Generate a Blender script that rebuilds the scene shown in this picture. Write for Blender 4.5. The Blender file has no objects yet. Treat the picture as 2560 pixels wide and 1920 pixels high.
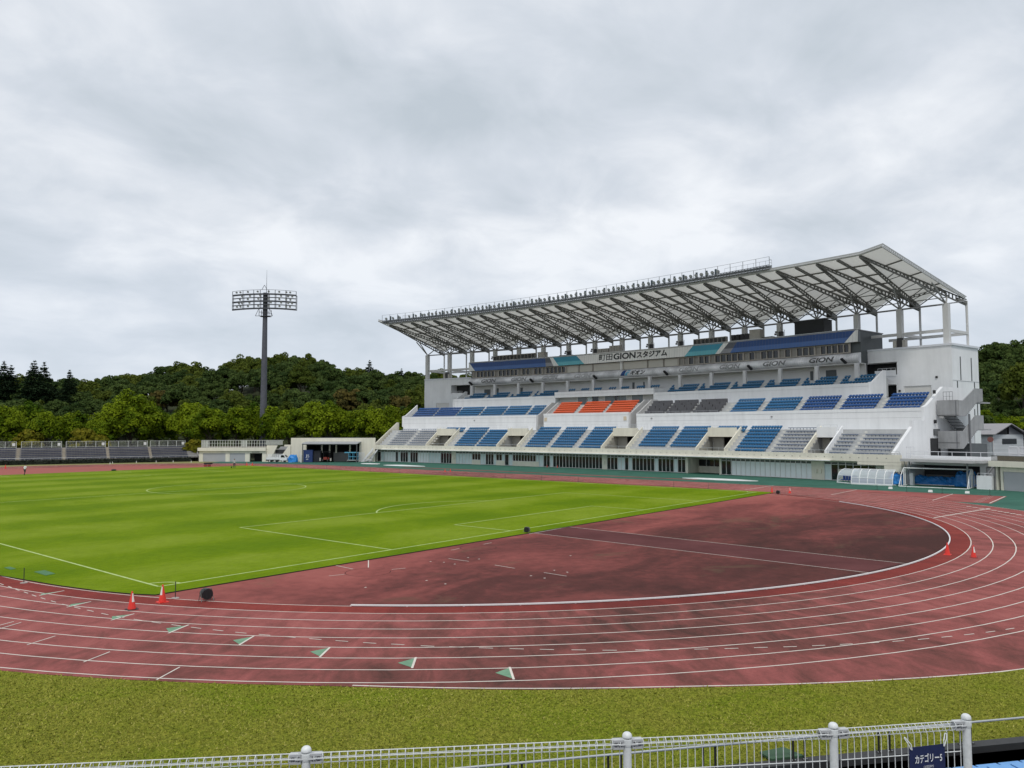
import bpy, bmesh, math, random
import numpy as np
from mathutils import Vector, Matrix

SC = bpy.context.scene
COL = SC.collection
R = math.radians
PI = math.pi

# ------------------------------------------------------------------ camera
CAMP = (-16.799, -34.7215, 7.0603); YAW, PITCH, ROLL, FPX = 0.8773, 0.0607, -0.0014, 1917.2
fw = Vector((math.sin(YAW)*math.cos(PITCH), math.cos(YAW)*math.cos(PITCH), math.sin(PITCH)))
rt = Vector((math.cos(YAW), -math.sin(YAW), 0)); up = rt.cross(fw)
r2 = rt*math.cos(ROLL)+up*math.sin(ROLL); u2 = -rt*math.sin(ROLL)+up*math.cos(ROLL)
cd = bpy.data.cameras.new('camera'); cam = bpy.data.objects.new('camera', cd); COL.objects.link(cam)
cam.matrix_world = Matrix(((r2.x, u2.x, -fw.x, CAMP[0]), (r2.y, u2.y, -fw.y, CAMP[1]), (r2.z, u2.z, -fw.z, CAMP[2]), (0, 0, 0, 1)))
cd.sensor_width = 36; cd.lens = FPX/2560*36; cd.clip_start = .1; cd.clip_end = 6000
SC.camera = cam

# ------------------------------------------------------------------ light
SUN_EL, SUN_AZ = R(58), R(235)          # azimuth from +Y clockwise (behind the camera, to its left)
sl = bpy.data.lights.new('sun', 'SUN'); sl.energy = 1.5; sl.angle = R(12); sl.color = (1, .965, .9)
so = bpy.data.objects.new('sun', sl); COL.objects.link(so)
sd = Vector((math.sin(SUN_AZ)*math.cos(SUN_EL), math.cos(SUN_AZ)*math.cos(SUN_EL), math.sin(SUN_EL)))
so.rotation_euler = (-sd).to_track_quat('-Z', 'Y').to_euler(); so.location = (0, 0, 200)
SC.view_settings.view_transform = 'Standard'; SC.view_settings.look = 'None'
SC.view_settings.exposure = 0.10; SC.view_settings.gamma = 1.0

world = bpy.data.worlds.new('World'); SC.world = world; world.use_nodes = True
def world_sky():
    nt = world.node_tree; nt.nodes.clear(); N = nt.nodes.new; L = nt.links.new
    out = N('ShaderNodeOutputWorld'); bg = N('ShaderNodeBackground'); bg.inputs['Strength'].default_value = .1
    sky = N('ShaderNodeTexSky'); sky.sky_type = 'NISHITA'; sky.sun_disc = False
    sky.sun_elevation = SUN_EL; sky.sun_rotation = SUN_AZ
    tc = N('ShaderNodeTexCoord'); sp = N('ShaderNodeSeparateXYZ'); L(tc.outputs['Generated'], sp.inputs[0])
    def M(op, a, b=None):
        m = N('ShaderNodeMath'); m.operation = op
        for i, v in enumerate((a, b)):
            if v is None: continue
            if isinstance(v, (int, float)): m.inputs[i].default_value = v
            else: L(v, m.inputs[i])
        return m.outputs[0]
    z = M('MAXIMUM', sp.outputs[2], 0.0); den = M('ADD', z, .30)
    cv = N('ShaderNodeCombineXYZ'); L(M('DIVIDE', sp.outputs[0], den), cv.inputs[0]); L(M('DIVIDE', sp.outputs[1], den), cv.inputs[1])
    def noise(scale, det, rough, dist, off):
        mp = N('ShaderNodeMapping'); L(cv.outputs[0], mp.inputs[0]); mp.inputs['Location'].default_value = off
        mp.inputs['Rotation'].default_value = (0, 0, R(38)); mp.inputs['Scale'].default_value = (1, 1.12, 1)
        n = N('ShaderNodeTexNoise'); n.inputs['Scale'].default_value = scale; n.inputs['Detail'].default_value = det
        n.inputs['Roughness'].default_value = rough; n.inputs['Distortion'].default_value = dist
        L(mp.outputs[0], n.inputs['Vector']); return n.outputs[0]
    a = noise(1.5, 5, .5, .25, (3.1, 1.7, 0)); b = noise(4.0, 6, .55, .4, (7.2, 4.4, 0))
    s = M('ADD', M('MULTIPLY', a, .63), M('MULTIPLY', b, .37))
    cr = N('ShaderNodeValToRGB'); L(s, cr.inputs[0]); e = cr.color_ramp
    k = 10.6
    e.elements[0].position = .36; e.elements[0].color = (.49*k, .545*k, .60*k, 1)
    e.elements[1].position = .615; e.elements[1].color = (.82*k, .845*k, .88*k, 1)
    x = e.elements.new(.475); x.color = (.605*k, .65*k, .71*k, 1)
    x = e.elements.new(.54); x.color = (.70*k, .735*k, .785*k, 1)
    # thinner, bluer cloud low over the horizon
    hz = N('ShaderNodeMapRange'); L(sp.outputs[2], hz.inputs[0]); hz.inputs[1].default_value = .03; hz.inputs[2].default_value = .26
    hz.inputs[3].default_value = .62; hz.inputs[4].default_value = 0.0
    mh = N('ShaderNodeMix'); mh.data_type = 'RGBA'; L(hz.outputs[0], mh.inputs[0]); L(cr.outputs[0], mh.inputs[6])
    mh.inputs[7].default_value = (.60*k, .665*k, .76*k, 1)
    mx = N('ShaderNodeMix'); mx.data_type = 'RGBA'; mx.inputs[0].default_value = .95
    L(sky.outputs[0], mx.inputs[6]); L(mh.outputs[2], mx.inputs[7]); L(mx.outputs[2], bg.inputs[0]); L(bg.outputs[0], out.inputs[0])
world_sky()

# ------------------------------------------------------------------ materials
MATS = {}
def mat(name, col, rough=.7, var=.0, vscale=3.0, metal=0.0, spec=.5, streak=0.0, bump=0.0, trans=0.0):
    if name in MATS: return MATS[name]
    m = bpy.data.materials.new(name); m.use_nodes = True; nt = m.node_tree; b = nt.nodes['Principled BSDF']
    b.inputs['Roughness'].default_value = rough; b.inputs['Metallic'].default_value = metal
    b.inputs['Specular IOR Level'].default_value = spec
    N = nt.nodes.new; L = nt.links.new
    c = (*col, 1)
    if var or streak:
        tc = N('ShaderNodeNewGeometry'); base = None
        n = N('ShaderNodeTexNoise'); n.inputs['Scale'].default_value = vscale; n.inputs['Detail'].default_value = 5; n.inputs['Roughness'].default_value = .62
        L(tc.outputs['Position'], n.inputs['Vector'])
        mr = N('ShaderNodeMapRange'); L(n.outputs[0], mr.inputs[0]); mr.inputs[1].default_value = .25; mr.inputs[2].default_value = .75
        mr.inputs[3].default_value = 1-var; mr.inputs[4].default_value = 1+var
        val = mr.outputs[0]
        if streak:
            mp = N('ShaderNodeMapping'); L(tc.outputs['Position'], mp.inputs[0]); mp.inputs['Scale'].default_value = (.95, .95, .10)
            n2 = N('ShaderNodeTexNoise'); n2.inputs['Scale'].default_value = 1.0; n2.inputs['Detail'].default_value = 6; n2.inputs['Roughness'].default_value = .7
            L(mp.outputs[0], n2.inputs['Vector'])
            m2 = N('ShaderNodeMapRange'); L(n2.outputs[0], m2.inputs[0]); m2.inputs[1].default_value = .42; m2.inputs[2].default_value = .72
            m2.inputs[3].default_value = 1.0; m2.inputs[4].default_value = 1-streak
            mm = N('ShaderNodeMath'); mm.operation = 'MULTIPLY'; L(val, mm.inputs[0]); L(m2.outputs[0], mm.inputs[1]); val = mm.outputs[0]
        mix = N('ShaderNodeVectorMath'); mix.operation = 'SCALE'; mix.inputs[0].default_value = col; L(val, mix.inputs['Scale'])
        L(mix.outputs[0], b.inputs['Base Color'])
    else:
        b.inputs['Base Color'].default_value = c
    if bump:
        tc = N('ShaderNodeNewGeometry'); n = N('ShaderNodeTexNoise'); n.inputs['Scale'].default_value = vscale*6; n.inputs['Detail'].default_value = 4
        L(tc.outputs['Position'], n.inputs['Vector']); bp = N('ShaderNodeBump'); bp.inputs['Strength'].default_value = bump; bp.inputs['Distance'].default_value = .03
        L(n.outputs[0], bp.inputs['Height']); L(bp.outputs[0], b.inputs['Normal'])
    if trans:
        o = nt.nodes['Material Output']; t = N('ShaderNodeBsdfTranslucent'); t.inputs[0].default_value = c
        ms = N('ShaderNodeMixShader'); ms.inputs[0].default_value = trans; L(b.outputs[0], ms.inputs[1]); L(t.outputs[0], ms.inputs[2]); L(ms.outputs[0], o.inputs[0])
    MATS[name] = m; return m

WHITE = mat('painted concrete', (.79, .80, .81), .75, .06, .35, streak=.10)
CREAM = mat('cream painted concrete', (.74, .71, .60), .75, .06, .35, streak=.15)
GREYC = mat('grey concrete', (.34, .345, .35), .85, .12, .5, streak=.18)
STEP = mat('step concrete', (.50, .51, .51), .85, .10, .7, streak=.10)
AISLE = mat('aisle concrete', (.60, .59, .55), .85, .10, 1.2)
DARKIN = mat('dark interior', (.03, .031, .033), .9)
DGREY = mat('dark grey cladding', (.075, .085, .09), .6, .15, .5)
GROOVE = mat('joint line', (.34, .35, .36), .9)
GLASSD = mat('dark window glass', (.012, .014, .016), .08, spec=.6)
GLASSP = mat('curtained glass', (.62, .72, .73), .25, .10, .9)
GLASSW = mat('white panel glass', (.80, .84, .85), .3, .06, .8)
BLIND = mat('beige blind', (.50, .48, .43), .8, .05, .4)
FRAME = mat('aluminium frame', (.72, .72, .70), .45)
WFRAME = mat('tan window frame', (.36, .33, .29), .6)
STEELD = mat('dark steel', (.15, .148, .138), .55, .15, 1.5)
STEELG = mat('grey steel', (.42, .43, .43), .5, .08, .8)
PIPE = mat('galvanised pipe', (.50, .52, .53), .4, .06, 4, metal=.5)
MEMB = mat('roof membrane', (.74, .73, .69), .8, .05, .25, trans=.35)
BLK = mat('black plastic', (.012, .012, .013), .5)
EQUIP = mat('beige equipment', (.42, .40, .36), .7, .1, .8)
EQUIPD = mat('dark louvre', (.05, .05, .05), .7, .2, 2)
LENS = mat('lamp glass', (.55, .58, .6), .12)
LAMPB = mat('lamp housing', (.05, .075, .09), .5)
S_BLUE = mat('blue seat plastic', (.018, .145, .32), .42, .10, 1.5)
S_DEEP = mat('deep blue seat plastic', (.022, .092, .28), .42, .10, 1.5)
S_TEAL_SHADE = mat('teal seat plastic in shade', (.012, .12, .25), .42, .10, 1.5)  # upper seats: teal blue with the shadow of the press box in the colour
S_ORNG = mat('orange seat plastic', (.72, .11, .022), .42, .06, 1.5)
S_GREY = mat('grey seat box', (.10, .10, .11), .6, .12, 1)
S_BENCH = mat('bench slate', (.075, .115, .20), .6, .25, 2)
S_NAVY = mat('navy seat plastic', (.030, .042, .090), .5, .30, 1.5)
F_DBLUE = mat('fascia dark blue', (.006, .050, .195), .45, .08, .5)
F_MBLUE = mat('fascia mid blue', (.048, .125, .34), .45, .10, .5)
F_DGREY = mat('fascia dark grey', (.085, .09, .105), .5, .08, .5)
F_MGREY = mat('fascia mid grey', (.25, .25, .27), .5, .08, .5)
F_CYAN = mat('fascia cyan', (.022, .25, .36), .45, .06, .5)
F_LCYAN = mat('fascia light cyan', (.11, .42, .49), .45, .08, .5)
F_WHITE = mat('fascia white', (.78, .78, .75), .5, .06, .5, streak=.10)
INKB = mat('sign black', (.012, .013, .015), .5)
def band_mat():
    m = bpy.data.materials.new('silver band'); m.use_nodes = True; nt = m.node_tree; b = nt.nodes['Principled BSDF']
    b.inputs['Roughness'].default_value = .5; b.inputs['Metallic'].default_value = .05
    g = nt.nodes.new('ShaderNodeNewGeometry'); n = nt.nodes.new('ShaderNodeTexNoise'); n.inputs['Scale'].default_value = .45; n.inputs['Detail'].default_value = 3
    nt.links.new(g.outputs['Position'], n.inputs['Vector'])
    c = nt.nodes.new('ShaderNodeValToRGB'); nt.links.new(n.outputs[0], c.inputs[0])
    c.color_ramp.elements[0].position = .35; c.color_ramp.elements[0].color = (.50, .50, .52, 1)
    c.color_ramp.elements[1].position = .65; c.color_ramp.elements[1].color = (.84, .84, .86, 1)
    nt.links.new(c.outputs[0], b.inputs['Base Color']); return m
BAND = band_mat()

# ------------------------------------------------------------------ mesh building
class MB:
    def __init__(s): s.v = []; s.f = []; s.m = []
    def add(s, vs, fs, mi=0):
        o = len(s.v); s.v += [tuple(v) for v in vs]; s.f += [tuple(i+o for i in f) for f in fs]; s.m += [mi]*len(fs)
    def poly(s, pts, mi=0): s.add(pts, [tuple(range(len(pts)))], mi)
    def hexa(s, p, mi=0):   # 8 points: bottom 4 ccw, top 4 ccw
        s.add(p, [(3, 2, 1, 0), (4, 5, 6, 7), (0, 1, 5, 4), (1, 2, 6, 5), (2, 3, 7, 6), (3, 0, 4, 7)], mi)
    def box(s, a, b, mi=0):
        (x0, y0, z0), (x1, y1, z1) = a, b
        s.hexa([(x0, y0, z0), (x1, y0, z0), (x1, y1, z0), (x0, y1, z0), (x0, y0, z1), (x1, y0, z1), (x1, y1, z1), (x0, y1, z1)], mi)
    def obox(s, c, ax, ay, az, mi=0):  # centre + half vectors
        c = Vector(c); ax = Vector(ax); ay = Vector(ay); az = Vector(az)
        s.hexa([c-ax-ay-az, c+ax-ay-az, c+ax+ay-az, c-ax+ay-az, c-ax-ay+az, c+ax-ay+az, c+ax+ay+az, c-ax+ay+az], mi)
    def beam(s, p, q, w, h=None, mi=0, upv=(0, 0, 1)):
        p = Vector(p); q = Vector(q); d = q-p
        if d.length < 1e-6: return
        h = h or w; x = d.normalized(); u = Vector(upv)
        if abs(x.dot(u)) > .98: u = Vector((1, 0, 0))
        y = u.cross(x).normalized(); z = x.cross(y)
        s.obox((p+q)/2, d/2, y*w/2, z*h/2, mi)
    def tube(s, p, q, ra, rb=None, n=8, mi=0, cap=True):
        p = Vector(p); q = Vector(q); d = (q-p)
        if d.length < 1e-6: return
        rb = ra if rb is None else rb; x = d.normalized(); u = Vector((0, 0, 1)) if abs(x.z) < .95 else Vector((1, 0, 0))
        y = u.cross(x).normalized(); z = x.cross(y); vs = []
        for c, r_ in ((p, ra), (q, rb)):
            for i in range(n):
                a = 2*PI*i/n; vs.append(c+y*math.cos(a)*r_+z*math.sin(a)*r_)
        fs = [(i, (i+1) % n, n+(i+1) % n, n+i) for i in range(n)]
        if cap: fs += [tuple(range(n-1, -1, -1)), tuple(range(n, 2*n))]
        s.add(vs, fs, mi)
    def path(s, pts, r, n=6, mi=0):
        for a, b in zip(pts, pts[1:]): s.tube(a, b, r, n=n, mi=mi)
    def lathe(s, c, prof, n=16, mi=0):  # prof [(radius,z)]
        vs = []; fs = []
        for rr_, z in prof:
            for i in range(n):
                a = 2*PI*i/n; vs.append((c[0]+rr_*math.cos(a), c[1]+rr_*math.sin(a), c[2]+z))
        for j in range(len(prof)-1):
            for i in range(n): fs.append((j*n+i, j*n+(i+1) % n, (j+1)*n+(i+1) % n, (j+1)*n+i))
        fs += [tuple(range(n-1, -1, -1)), tuple(range((len(prof)-1)*n, len(prof)*n))]
        s.add(vs, fs, mi)
    def prism(s, pts, ext, mi=0):   # planar polygon extruded by vector
        n = len(pts); e = Vector(ext); vs = [Vector(p) for p in pts]; vs += [v+e for v in vs]
        s.add(vs, [tuple(range(n-1, -1, -1)), tuple(range(n, 2*n))]+[(i, (i+1) % n, n+(i+1) % n, n+i) for i in range(n)], mi)
    # ---- along the stand's arc
    def sweep(s, prof, b0, b1, mi=0, step=.5):
        n = max(1, int(math.ceil(abs(b1-b0)/step-1e-6))); k = len(prof); vs = []
        for i in range(n+1):
            b = b0+(b1-b0)*i/n
            for (r_, z) in prof: vs.append(W(b, r_, z))
        fs = []
        for i in range(n):
            for j in range(k): fs.append((i*k+j, i*k+(j+1) % k, (i+1)*k+(j+1) % k, (i+1)*k+j))
        fs += [tuple(range(k)), tuple(n*k+j for j in range(k-1, -1, -1))]
        s.add(vs, fs, mi)
    def arcbox(s, b0, b1, r0, r1, z0, z1, mi=0, step=.5): s.sweep([(r0, z0), (r1, z0), (r1, z1), (r0, z1)], b0, b1, mi, step)
    def radial(s, prof, b, db, mi=0): s.sweep(prof, b, b+db, mi, 9)

def build(name, mb, mats, parent=None, smooth=False, recalc=True):
    me = bpy.data.meshes.new(name); off = Vector((0, 0, 0))
    if parent is not None:
        o = parent
        while o is not None: off += o.location; o = o.parent
    me.from_pydata([(v[0]-off.x, v[1]-off.y, v[2]-off.z) for v in mb.v], [], mb.f)
    if not isinstance(mats, (list, tuple)): mats = [mats]
    for m in mats: me.materials.append(m)
    me.polygons.foreach_set('material_index', mb.m)
    if recalc:
        bm = bmesh.new(); bm.from_mesh(me); bmesh.ops.recalc_face_normals(bm, faces=bm.faces); bm.to_mesh(me); bm.free()
    if smooth: me.polygons.foreach_set('use_smooth', [True]*len(me.polygons))
    me.update()
    ob = bpy.data.objects.new(name, me); COL.objects.link(ob)
    if parent is not None: ob.parent = parent
    return ob
def tag(o, label=None, cat=None, group=None, kind=None):
    if label: o['label'] = label
    if cat: o['category'] = cat
    if group: o['group'] = group
    if kind: o['kind'] = kind
    return o
def empty(name, loc, label, cat, group=None):
    o = bpy.data.objects.new(name, None); COL.objects.link(o); o.location = loc; o.empty_display_size = .3
    return tag(o, label, cat, group)
def copy_tree(o, parent=None):
    c = o.copy(); COL.objects.link(c)
    if parent is not None: c.parent = parent
    for ch in o.children: copy_tree(ch, c)
    return c
def struct(name, mb, mats, **k): return tag(build(name, mb, mats, **k), kind='structure')

# stand coordinates: b = bay number from the near end, r = radius of the stand's arc, z = height
CX, CY, PH0, DPH = -202.61557, 64.41878, -0.228467494, 0.0219781942
def W(b, r_, z):
    a = PH0+DPH*b; return (CX+r_*math.cos(a), CY+r_*math.sin(a), z)
def WV(b, r_, z): return Vector(W(b, r_, z))

_fonts = {}
def text_pts(txt, shear=0.0, offset=0.0, spacing=1.0):
    cu = bpy.data.curves.new('t', 'FONT'); cu.body = txt; cu.shear = shear; cu.offset = offset; cu.space_character = spacing
    cu.resolution_u = 4; cu.fill_mode = 'FRONT'
    ob = bpy.data.objects.new('t', cu); COL.objects.link(ob); dg = bpy.context.evaluated_depsgraph_get()
    me = bpy.data.meshes.new_from_object(ob.evaluated_get(dg)); bpy.data.objects.remove(ob); bpy.data.curves.remove(cu)
    v = np.array([q.co[:2] for q in me.vertices]); f = [tuple(p.vertices) for p in me.polygons]; bpy.data.meshes.remove(me)
    v -= v.min(0); v /= v.max(0); return v, f
def text_on(mb, txt, fn, mi=0, **k):     # fn maps (u, v) in 0..1 to a world point
    v, f = text_pts(txt, **k); tris(mb, [[tuple(v[i]) for i in p] for p in f], fn, mi)
def tris(mb, polys, fn, mi=0, lim=.13):
    st = []
    for p in polys:
        for i in range(1, len(p)-1): st.append((p[0], p[i], p[i+1]))
    out = []
    while st:
        t = st.pop(); e = [abs(t[i][1]-t[(i+1) % 3][1]) for i in range(3)]; i = e.index(max(e))
        if e[i] > lim:
            a, b, c = t[i], t[(i+1) % 3], t[(i+2) % 3]; m = ((a[0]+b[0])/2, (a[1]+b[1])/2); st += [(a, m, c), (m, b, c)]
        else: out.append(t)
    for t in out: mb.add([fn(*q) for q in t], [(0, 1, 2)], mi)

# ================================================================== GROUND
RL0, RLD = (-5.685, -24.235), (.7802, -.6255)      # ground line of the near railing
TC = (33.13, 11.78); TR = 36.85; FC = (33.13, 94.0)
def nodes_of(name, rough):
    m = bpy.data.materials.new(name); m.use_nodes = True; nt = m.node_tree; b = nt.nodes['Principled BSDF']; b.inputs['Roughness'].default_value = rough
    b.inputs['Specular IOR Level'].default_value = .04
    return m, nt, b
def ramp(nt, src, stops):
    r_ = nt.nodes.new('ShaderNodeValToRGB'); nt.links.new(src, r_.inputs[0]); e = r_.color_ramp
    while len(e.elements) < len(stops): e.elements.new(.5)
    for x, (p, c) in zip(e.elements, stops): x.position = p; x.color = (*c, 1) if len(c) == 3 else c
    return r_.outputs[0]
def noise(nt, vec, scale, det=5, rough=.6, dist=0):
    n = nt.nodes.new('ShaderNodeTexNoise'); n.inputs['Scale'].default_value = scale; n.inputs['Detail'].default_value = det
    n.inputs['Roughness'].default_value = rough; n.inputs['Distortion'].default_value = dist; nt.links.new(vec, n.inputs['Vector']); return n.outputs[0]
def math_(nt, op, a, b=None, c=None):
    m = nt.nodes.new('ShaderNodeMath'); m.operation = op
    for i, v in enumerate((a, b, c)):
        if v is None: continue
        if isinstance(v, (int, float)): m.inputs[i].default_value = v
        else: nt.links.new(v, m.inputs[i])
    return m.outputs[0]
def mixc(nt, f, a, b, mode='MIX'):
    m = nt.nodes.new('ShaderNodeMix'); m.data_type = 'RGBA'; m.blend_type = mode
    for i, v in ((0, f), (6, a), (7, b)):
        if isinstance(v, (int, float)): m.inputs[i].default_value = v
        elif isinstance(v, tuple): m.inputs[i].default_value = (*v, 1)
        else: nt.links.new(v, m.inputs[i])
    return m.outputs[2]
def pos(nt): return nt.nodes.new('ShaderNodeNewGeometry').outputs['Position']
def mapping(nt, vec, scale=(1, 1, 1), rot=0, loc=(0, 0, 0)):
    m = nt.nodes.new('ShaderNodeMapping'); m.inputs['Scale'].default_value = scale; m.inputs['Rotation'].default_value = (0, 0, rot); m.inputs['Location'].default_value = loc
    nt.links.new(vec, m.inputs[0]); return m.outputs[0]
def bump(nt, b, h, strength, dist):
    n = nt.nodes.new('ShaderNodeBump'); n.inputs['Strength'].default_value = strength; n.inputs['Distance'].default_value = dist
    nt.links.new(h, n.inputs['Height']); nt.links.new(n.outputs[0], b.inputs['Normal'])

def track_material(lane1=False):
    m, nt, b = nodes_of('polyurethane track' + (' lane one' if lane1 else ''), .8); P = pos(nt)
    sp = nt.nodes.new('ShaderNodeSeparateXYZ'); nt.links.new(P, sp.inputs[0])
    x = math_(nt, 'SUBTRACT', sp.outputs[0], TC[0]); y = math_(nt, 'SUBTRACT', sp.outputs[1], TC[1])
    ang = math_(nt, 'ARCTAN2', y, x); rad = math_(nt, 'SQRT', math_(nt, 'ADD', math_(nt, 'MULTIPLY', x, x), math_(nt, 'MULTIPLY', y, y)))
    cv = nt.nodes.new('ShaderNodeCombineXYZ'); nt.links.new(math_(nt, 'MULTIPLY', ang, 34), cv.inputs[0]); nt.links.new(math_(nt, 'MULTIPLY', rad, .42), cv.inputs[1])
    s1 = noise(nt, cv.outputs[0], 1.1, 6, .68, .6)           # rain stains run across the lanes
    s2 = noise(nt, P, .075, 4, .55, .5)
    s3 = noise(nt, P, 9, 4, .7)
    s4 = noise(nt, mapping(nt, P, (1, 1, 1), 0), 120, 2, .8)
    a = math_(nt, 'ADD', math_(nt, 'MULTIPLY', s1, .55), math_(nt, 'MULTIPLY', s2, .45))
    dirt = math_(nt, 'MULTIPLY', math_(nt, 'EXPONENT', math_(nt, 'MULTIPLY', math_(nt, 'POWER', math_(nt, 'DIVIDE', math_(nt, 'ADD', ang, 2.27), .26), 2.0), -1.0)), .075)
    a = math_(nt, 'SUBTRACT', a, dirt)
    if lane1: c = ramp(nt, a, [(.36, (.15, .035, .031)), (.52, (.22, .045, .038)), (.66, (.29, .062, .05))])
    else: c = ramp(nt, a, [(.31, (.085, .042, .036)), (.42, (.180, .066, .058)), (.51, (.275, .089, .082)), (.63, (.355, .122, .110))])
    c = mixc(nt, .30, c, ramp(nt, s3, [(.3, (.6, .6, .6)), (.7, (1.35, 1.3, 1.3))]), 'MULTIPLY')
    c = mixc(nt, .35, c, ramp(nt, s4, [(.3, (.62, .62, .62)), (.7, (1.35, 1.35, 1.35))]), 'MULTIPLY')
    nt.links.new(c, b.inputs['Base Color']); bump(nt, b, s4, .35, .01); return m
def infield_material():
    m, nt, b = nodes_of('worn infield surface', .82); P = pos(nt)
    s2 = noise(nt, mapping(nt, P, (1, 1.9, 1), R(-38)), .085, 6, .62, .8); s3 = noise(nt, P, 1.6, 5, .65, .3); s4 = noise(nt, P, 90, 2, .8)
    sp = nt.nodes.new('ShaderNodeSeparateXYZ'); nt.links.new(P, sp.inputs[0])
    # the outer part of the D lies wet and mossy, the part by the pitch is cleaner
    g = math_(nt, 'MULTIPLY', math_(nt, 'ADD', math_(nt, 'MULTIPLY', sp.outputs[1], .011), math_(nt, 'MULTIPLY', math_(nt, 'ABSOLUTE', math_(nt, 'SUBTRACT', sp.outputs[0], 30)), .0032)), 1.0)
    a = math_(nt, 'ADD', math_(nt, 'ADD', math_(nt, 'MULTIPLY', s2, .75), math_(nt, 'MULTIPLY', s3, .25)), g)
    c = ramp(nt, a, [(.24, (.066, .030, .027)), (.36, (.110, .041, .037)), (.46, (.180, .058, .052)), (.56, (.265, .082, .072)), (.70, (.33, .110, .095))])
    moss = ramp(nt, noise(nt, mapping(nt, P, (1, 1.6, 1), R(-40)), .16, 4, .6, 1.), [(.60, (0, 0, 0)), (.74, (.55, .55, .55))])
    c = mixc(nt, moss, c, (.13, .095, .06))
    c = mixc(nt, .30, c, ramp(nt, s4, [(.3, (.65, .65, .65)), (.7, (1.3, 1.3, 1.3))]), 'MULTIPLY')
    nt.links.new(c, b.inputs['Base Color']); bump(nt, b, s4, .3, .01); return m
def pitch_material():
    m, nt, b = nodes_of('mown pitch grass', .85); P = pos(nt)
    sp = nt.nodes.new('ShaderNodeSeparateXYZ'); nt.links.new(P, sp.inputs[0])
    wob = math_(nt, 'MULTIPLY', math_(nt, 'SUBTRACT', noise(nt, P, .35, 3), .5), 1.3)
    yy = math_(nt, 'ADD', sp.outputs[1], wob); xx = math_(nt, 'ADD', sp.outputs[0], wob)
    sy = math_(nt, 'SINE', math_(nt, 'MULTIPLY', yy, 2*PI/11.0)); sx = math_(nt, 'SINE', math_(nt, 'MULTIPLY', xx, 2*PI/17.0))
    st = math_(nt, 'ADD', math_(nt, 'MULTIPLY', math_(nt, 'MINIMUM', math_(nt, 'MAXIMUM', math_(nt, 'MULTIPLY', sy, 1.6), -1), 1), .20),
               math_(nt, 'MULTIPLY', math_(nt, 'MINIMUM', math_(nt, 'MAXIMUM', math_(nt, 'MULTIPLY', sx, 1.6), -1), 1), .09))
    lo = noise(nt, P, .16, 7, .68, .5); f = math_(nt, 'ADD', math_(nt, 'ADD', .5, st), math_(nt, 'MULTIPLY', math_(nt, 'SUBTRACT', lo, .5), 1.5))
    c = ramp(nt, f, [(.12, (.104, .178, .001)), (.5, (.144, .218, .003)), (.9, (.192, .262, .018))])
    mid_ = noise(nt, mapping(nt, P, (.5, 1.6, 1)), 3.0, 6, .7); c = mixc(nt, .45, c, ramp(nt, mid_, [(.36, (.70, .74, .7)), (.64, (1.25, 1.22, 1.25))]), 'MULTIPLY')
    fine = noise(nt, P, 26, 4, .75); c = mixc(nt, .5, c, ramp(nt, fine, [(.36, (.55, .60, .5)), (.64, (1.35, 1.32, 1.35))]), 'MULTIPLY')
    nt.links.new(c, b.inputs['Base Color']); bump(nt, b, fine, .5, .03); return m
def lawn_material():
    m, nt, b = nodes_of('rough lawn', .9); P = pos(nt)
    a = noise(nt, P, .22, 6, .62, .5); f1 = noise(nt, P, 9, 8, .86); f2 = noise(nt, P, 22, 6, .86); f3 = noise(nt, P, .9, 5, .7, .4)
    c = ramp(nt, a, [(.30, (.195, .225, .024)), (.46, (.240, .250, .036)), (.60, (.195, .245, .020)), (.75, (.275, .250, .058))])
    c = mixc(nt, .75, c, ramp(nt, f1, [(.40, (.30, .34, .30)), (.5, (1, 1, 1)), (.60, (1.5, 1.4, 1.35))]), 'MULTIPLY')
    c = mixc(nt, .65, c, ramp(nt, f2, [(.40, (.25, .30, .25)), (.5, (1, 1, 1)), (.60, (1.6, 1.5, 1.4))]), 'MULTIPLY')
    c = mixc(nt, ramp(nt, f3, [(.70, (0, 0, 0)), (.80, (.5, .5, .5))]), c, (.08, .14, .022))
    nt.links.new(c, b.inputs['Base Color']); bump(nt, b, math_(nt, 'ADD', f1, f2), .8, .06); return m
TRACK = track_material(); LANE1 = track_material(True); INF = infield_material(); PITCH = pitch_material(); LAWN = lawn_material()
APRON = mat('green apron', (.048, .130, .098), .8, .22, .35, spec=.05)
LINEM = mat('white line paint', (.64, .59, .53), .7, .14, 2.0, spec=.05)
PLINE = mat('pitch line paint', (.42, .52, .22), .85, .25, 1.4, spec=.04)
TRIM = mat('green marking', (.17, .30, .20), .75, .18, 3, spec=.05)
TURFGAP = mat('dark edging and shadow gap', (.014, .016, .012), .9)  # near-black slab side: dark edging with the shadow gap put into its colour

gm = MB(); gm.lathe((40, 60, 0), [(1800, -.06), (.01, -.06)], 64); 
struct('ground', gm, mat('scrub ground', (.06, .075, .03), .95, .3, .05))

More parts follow.
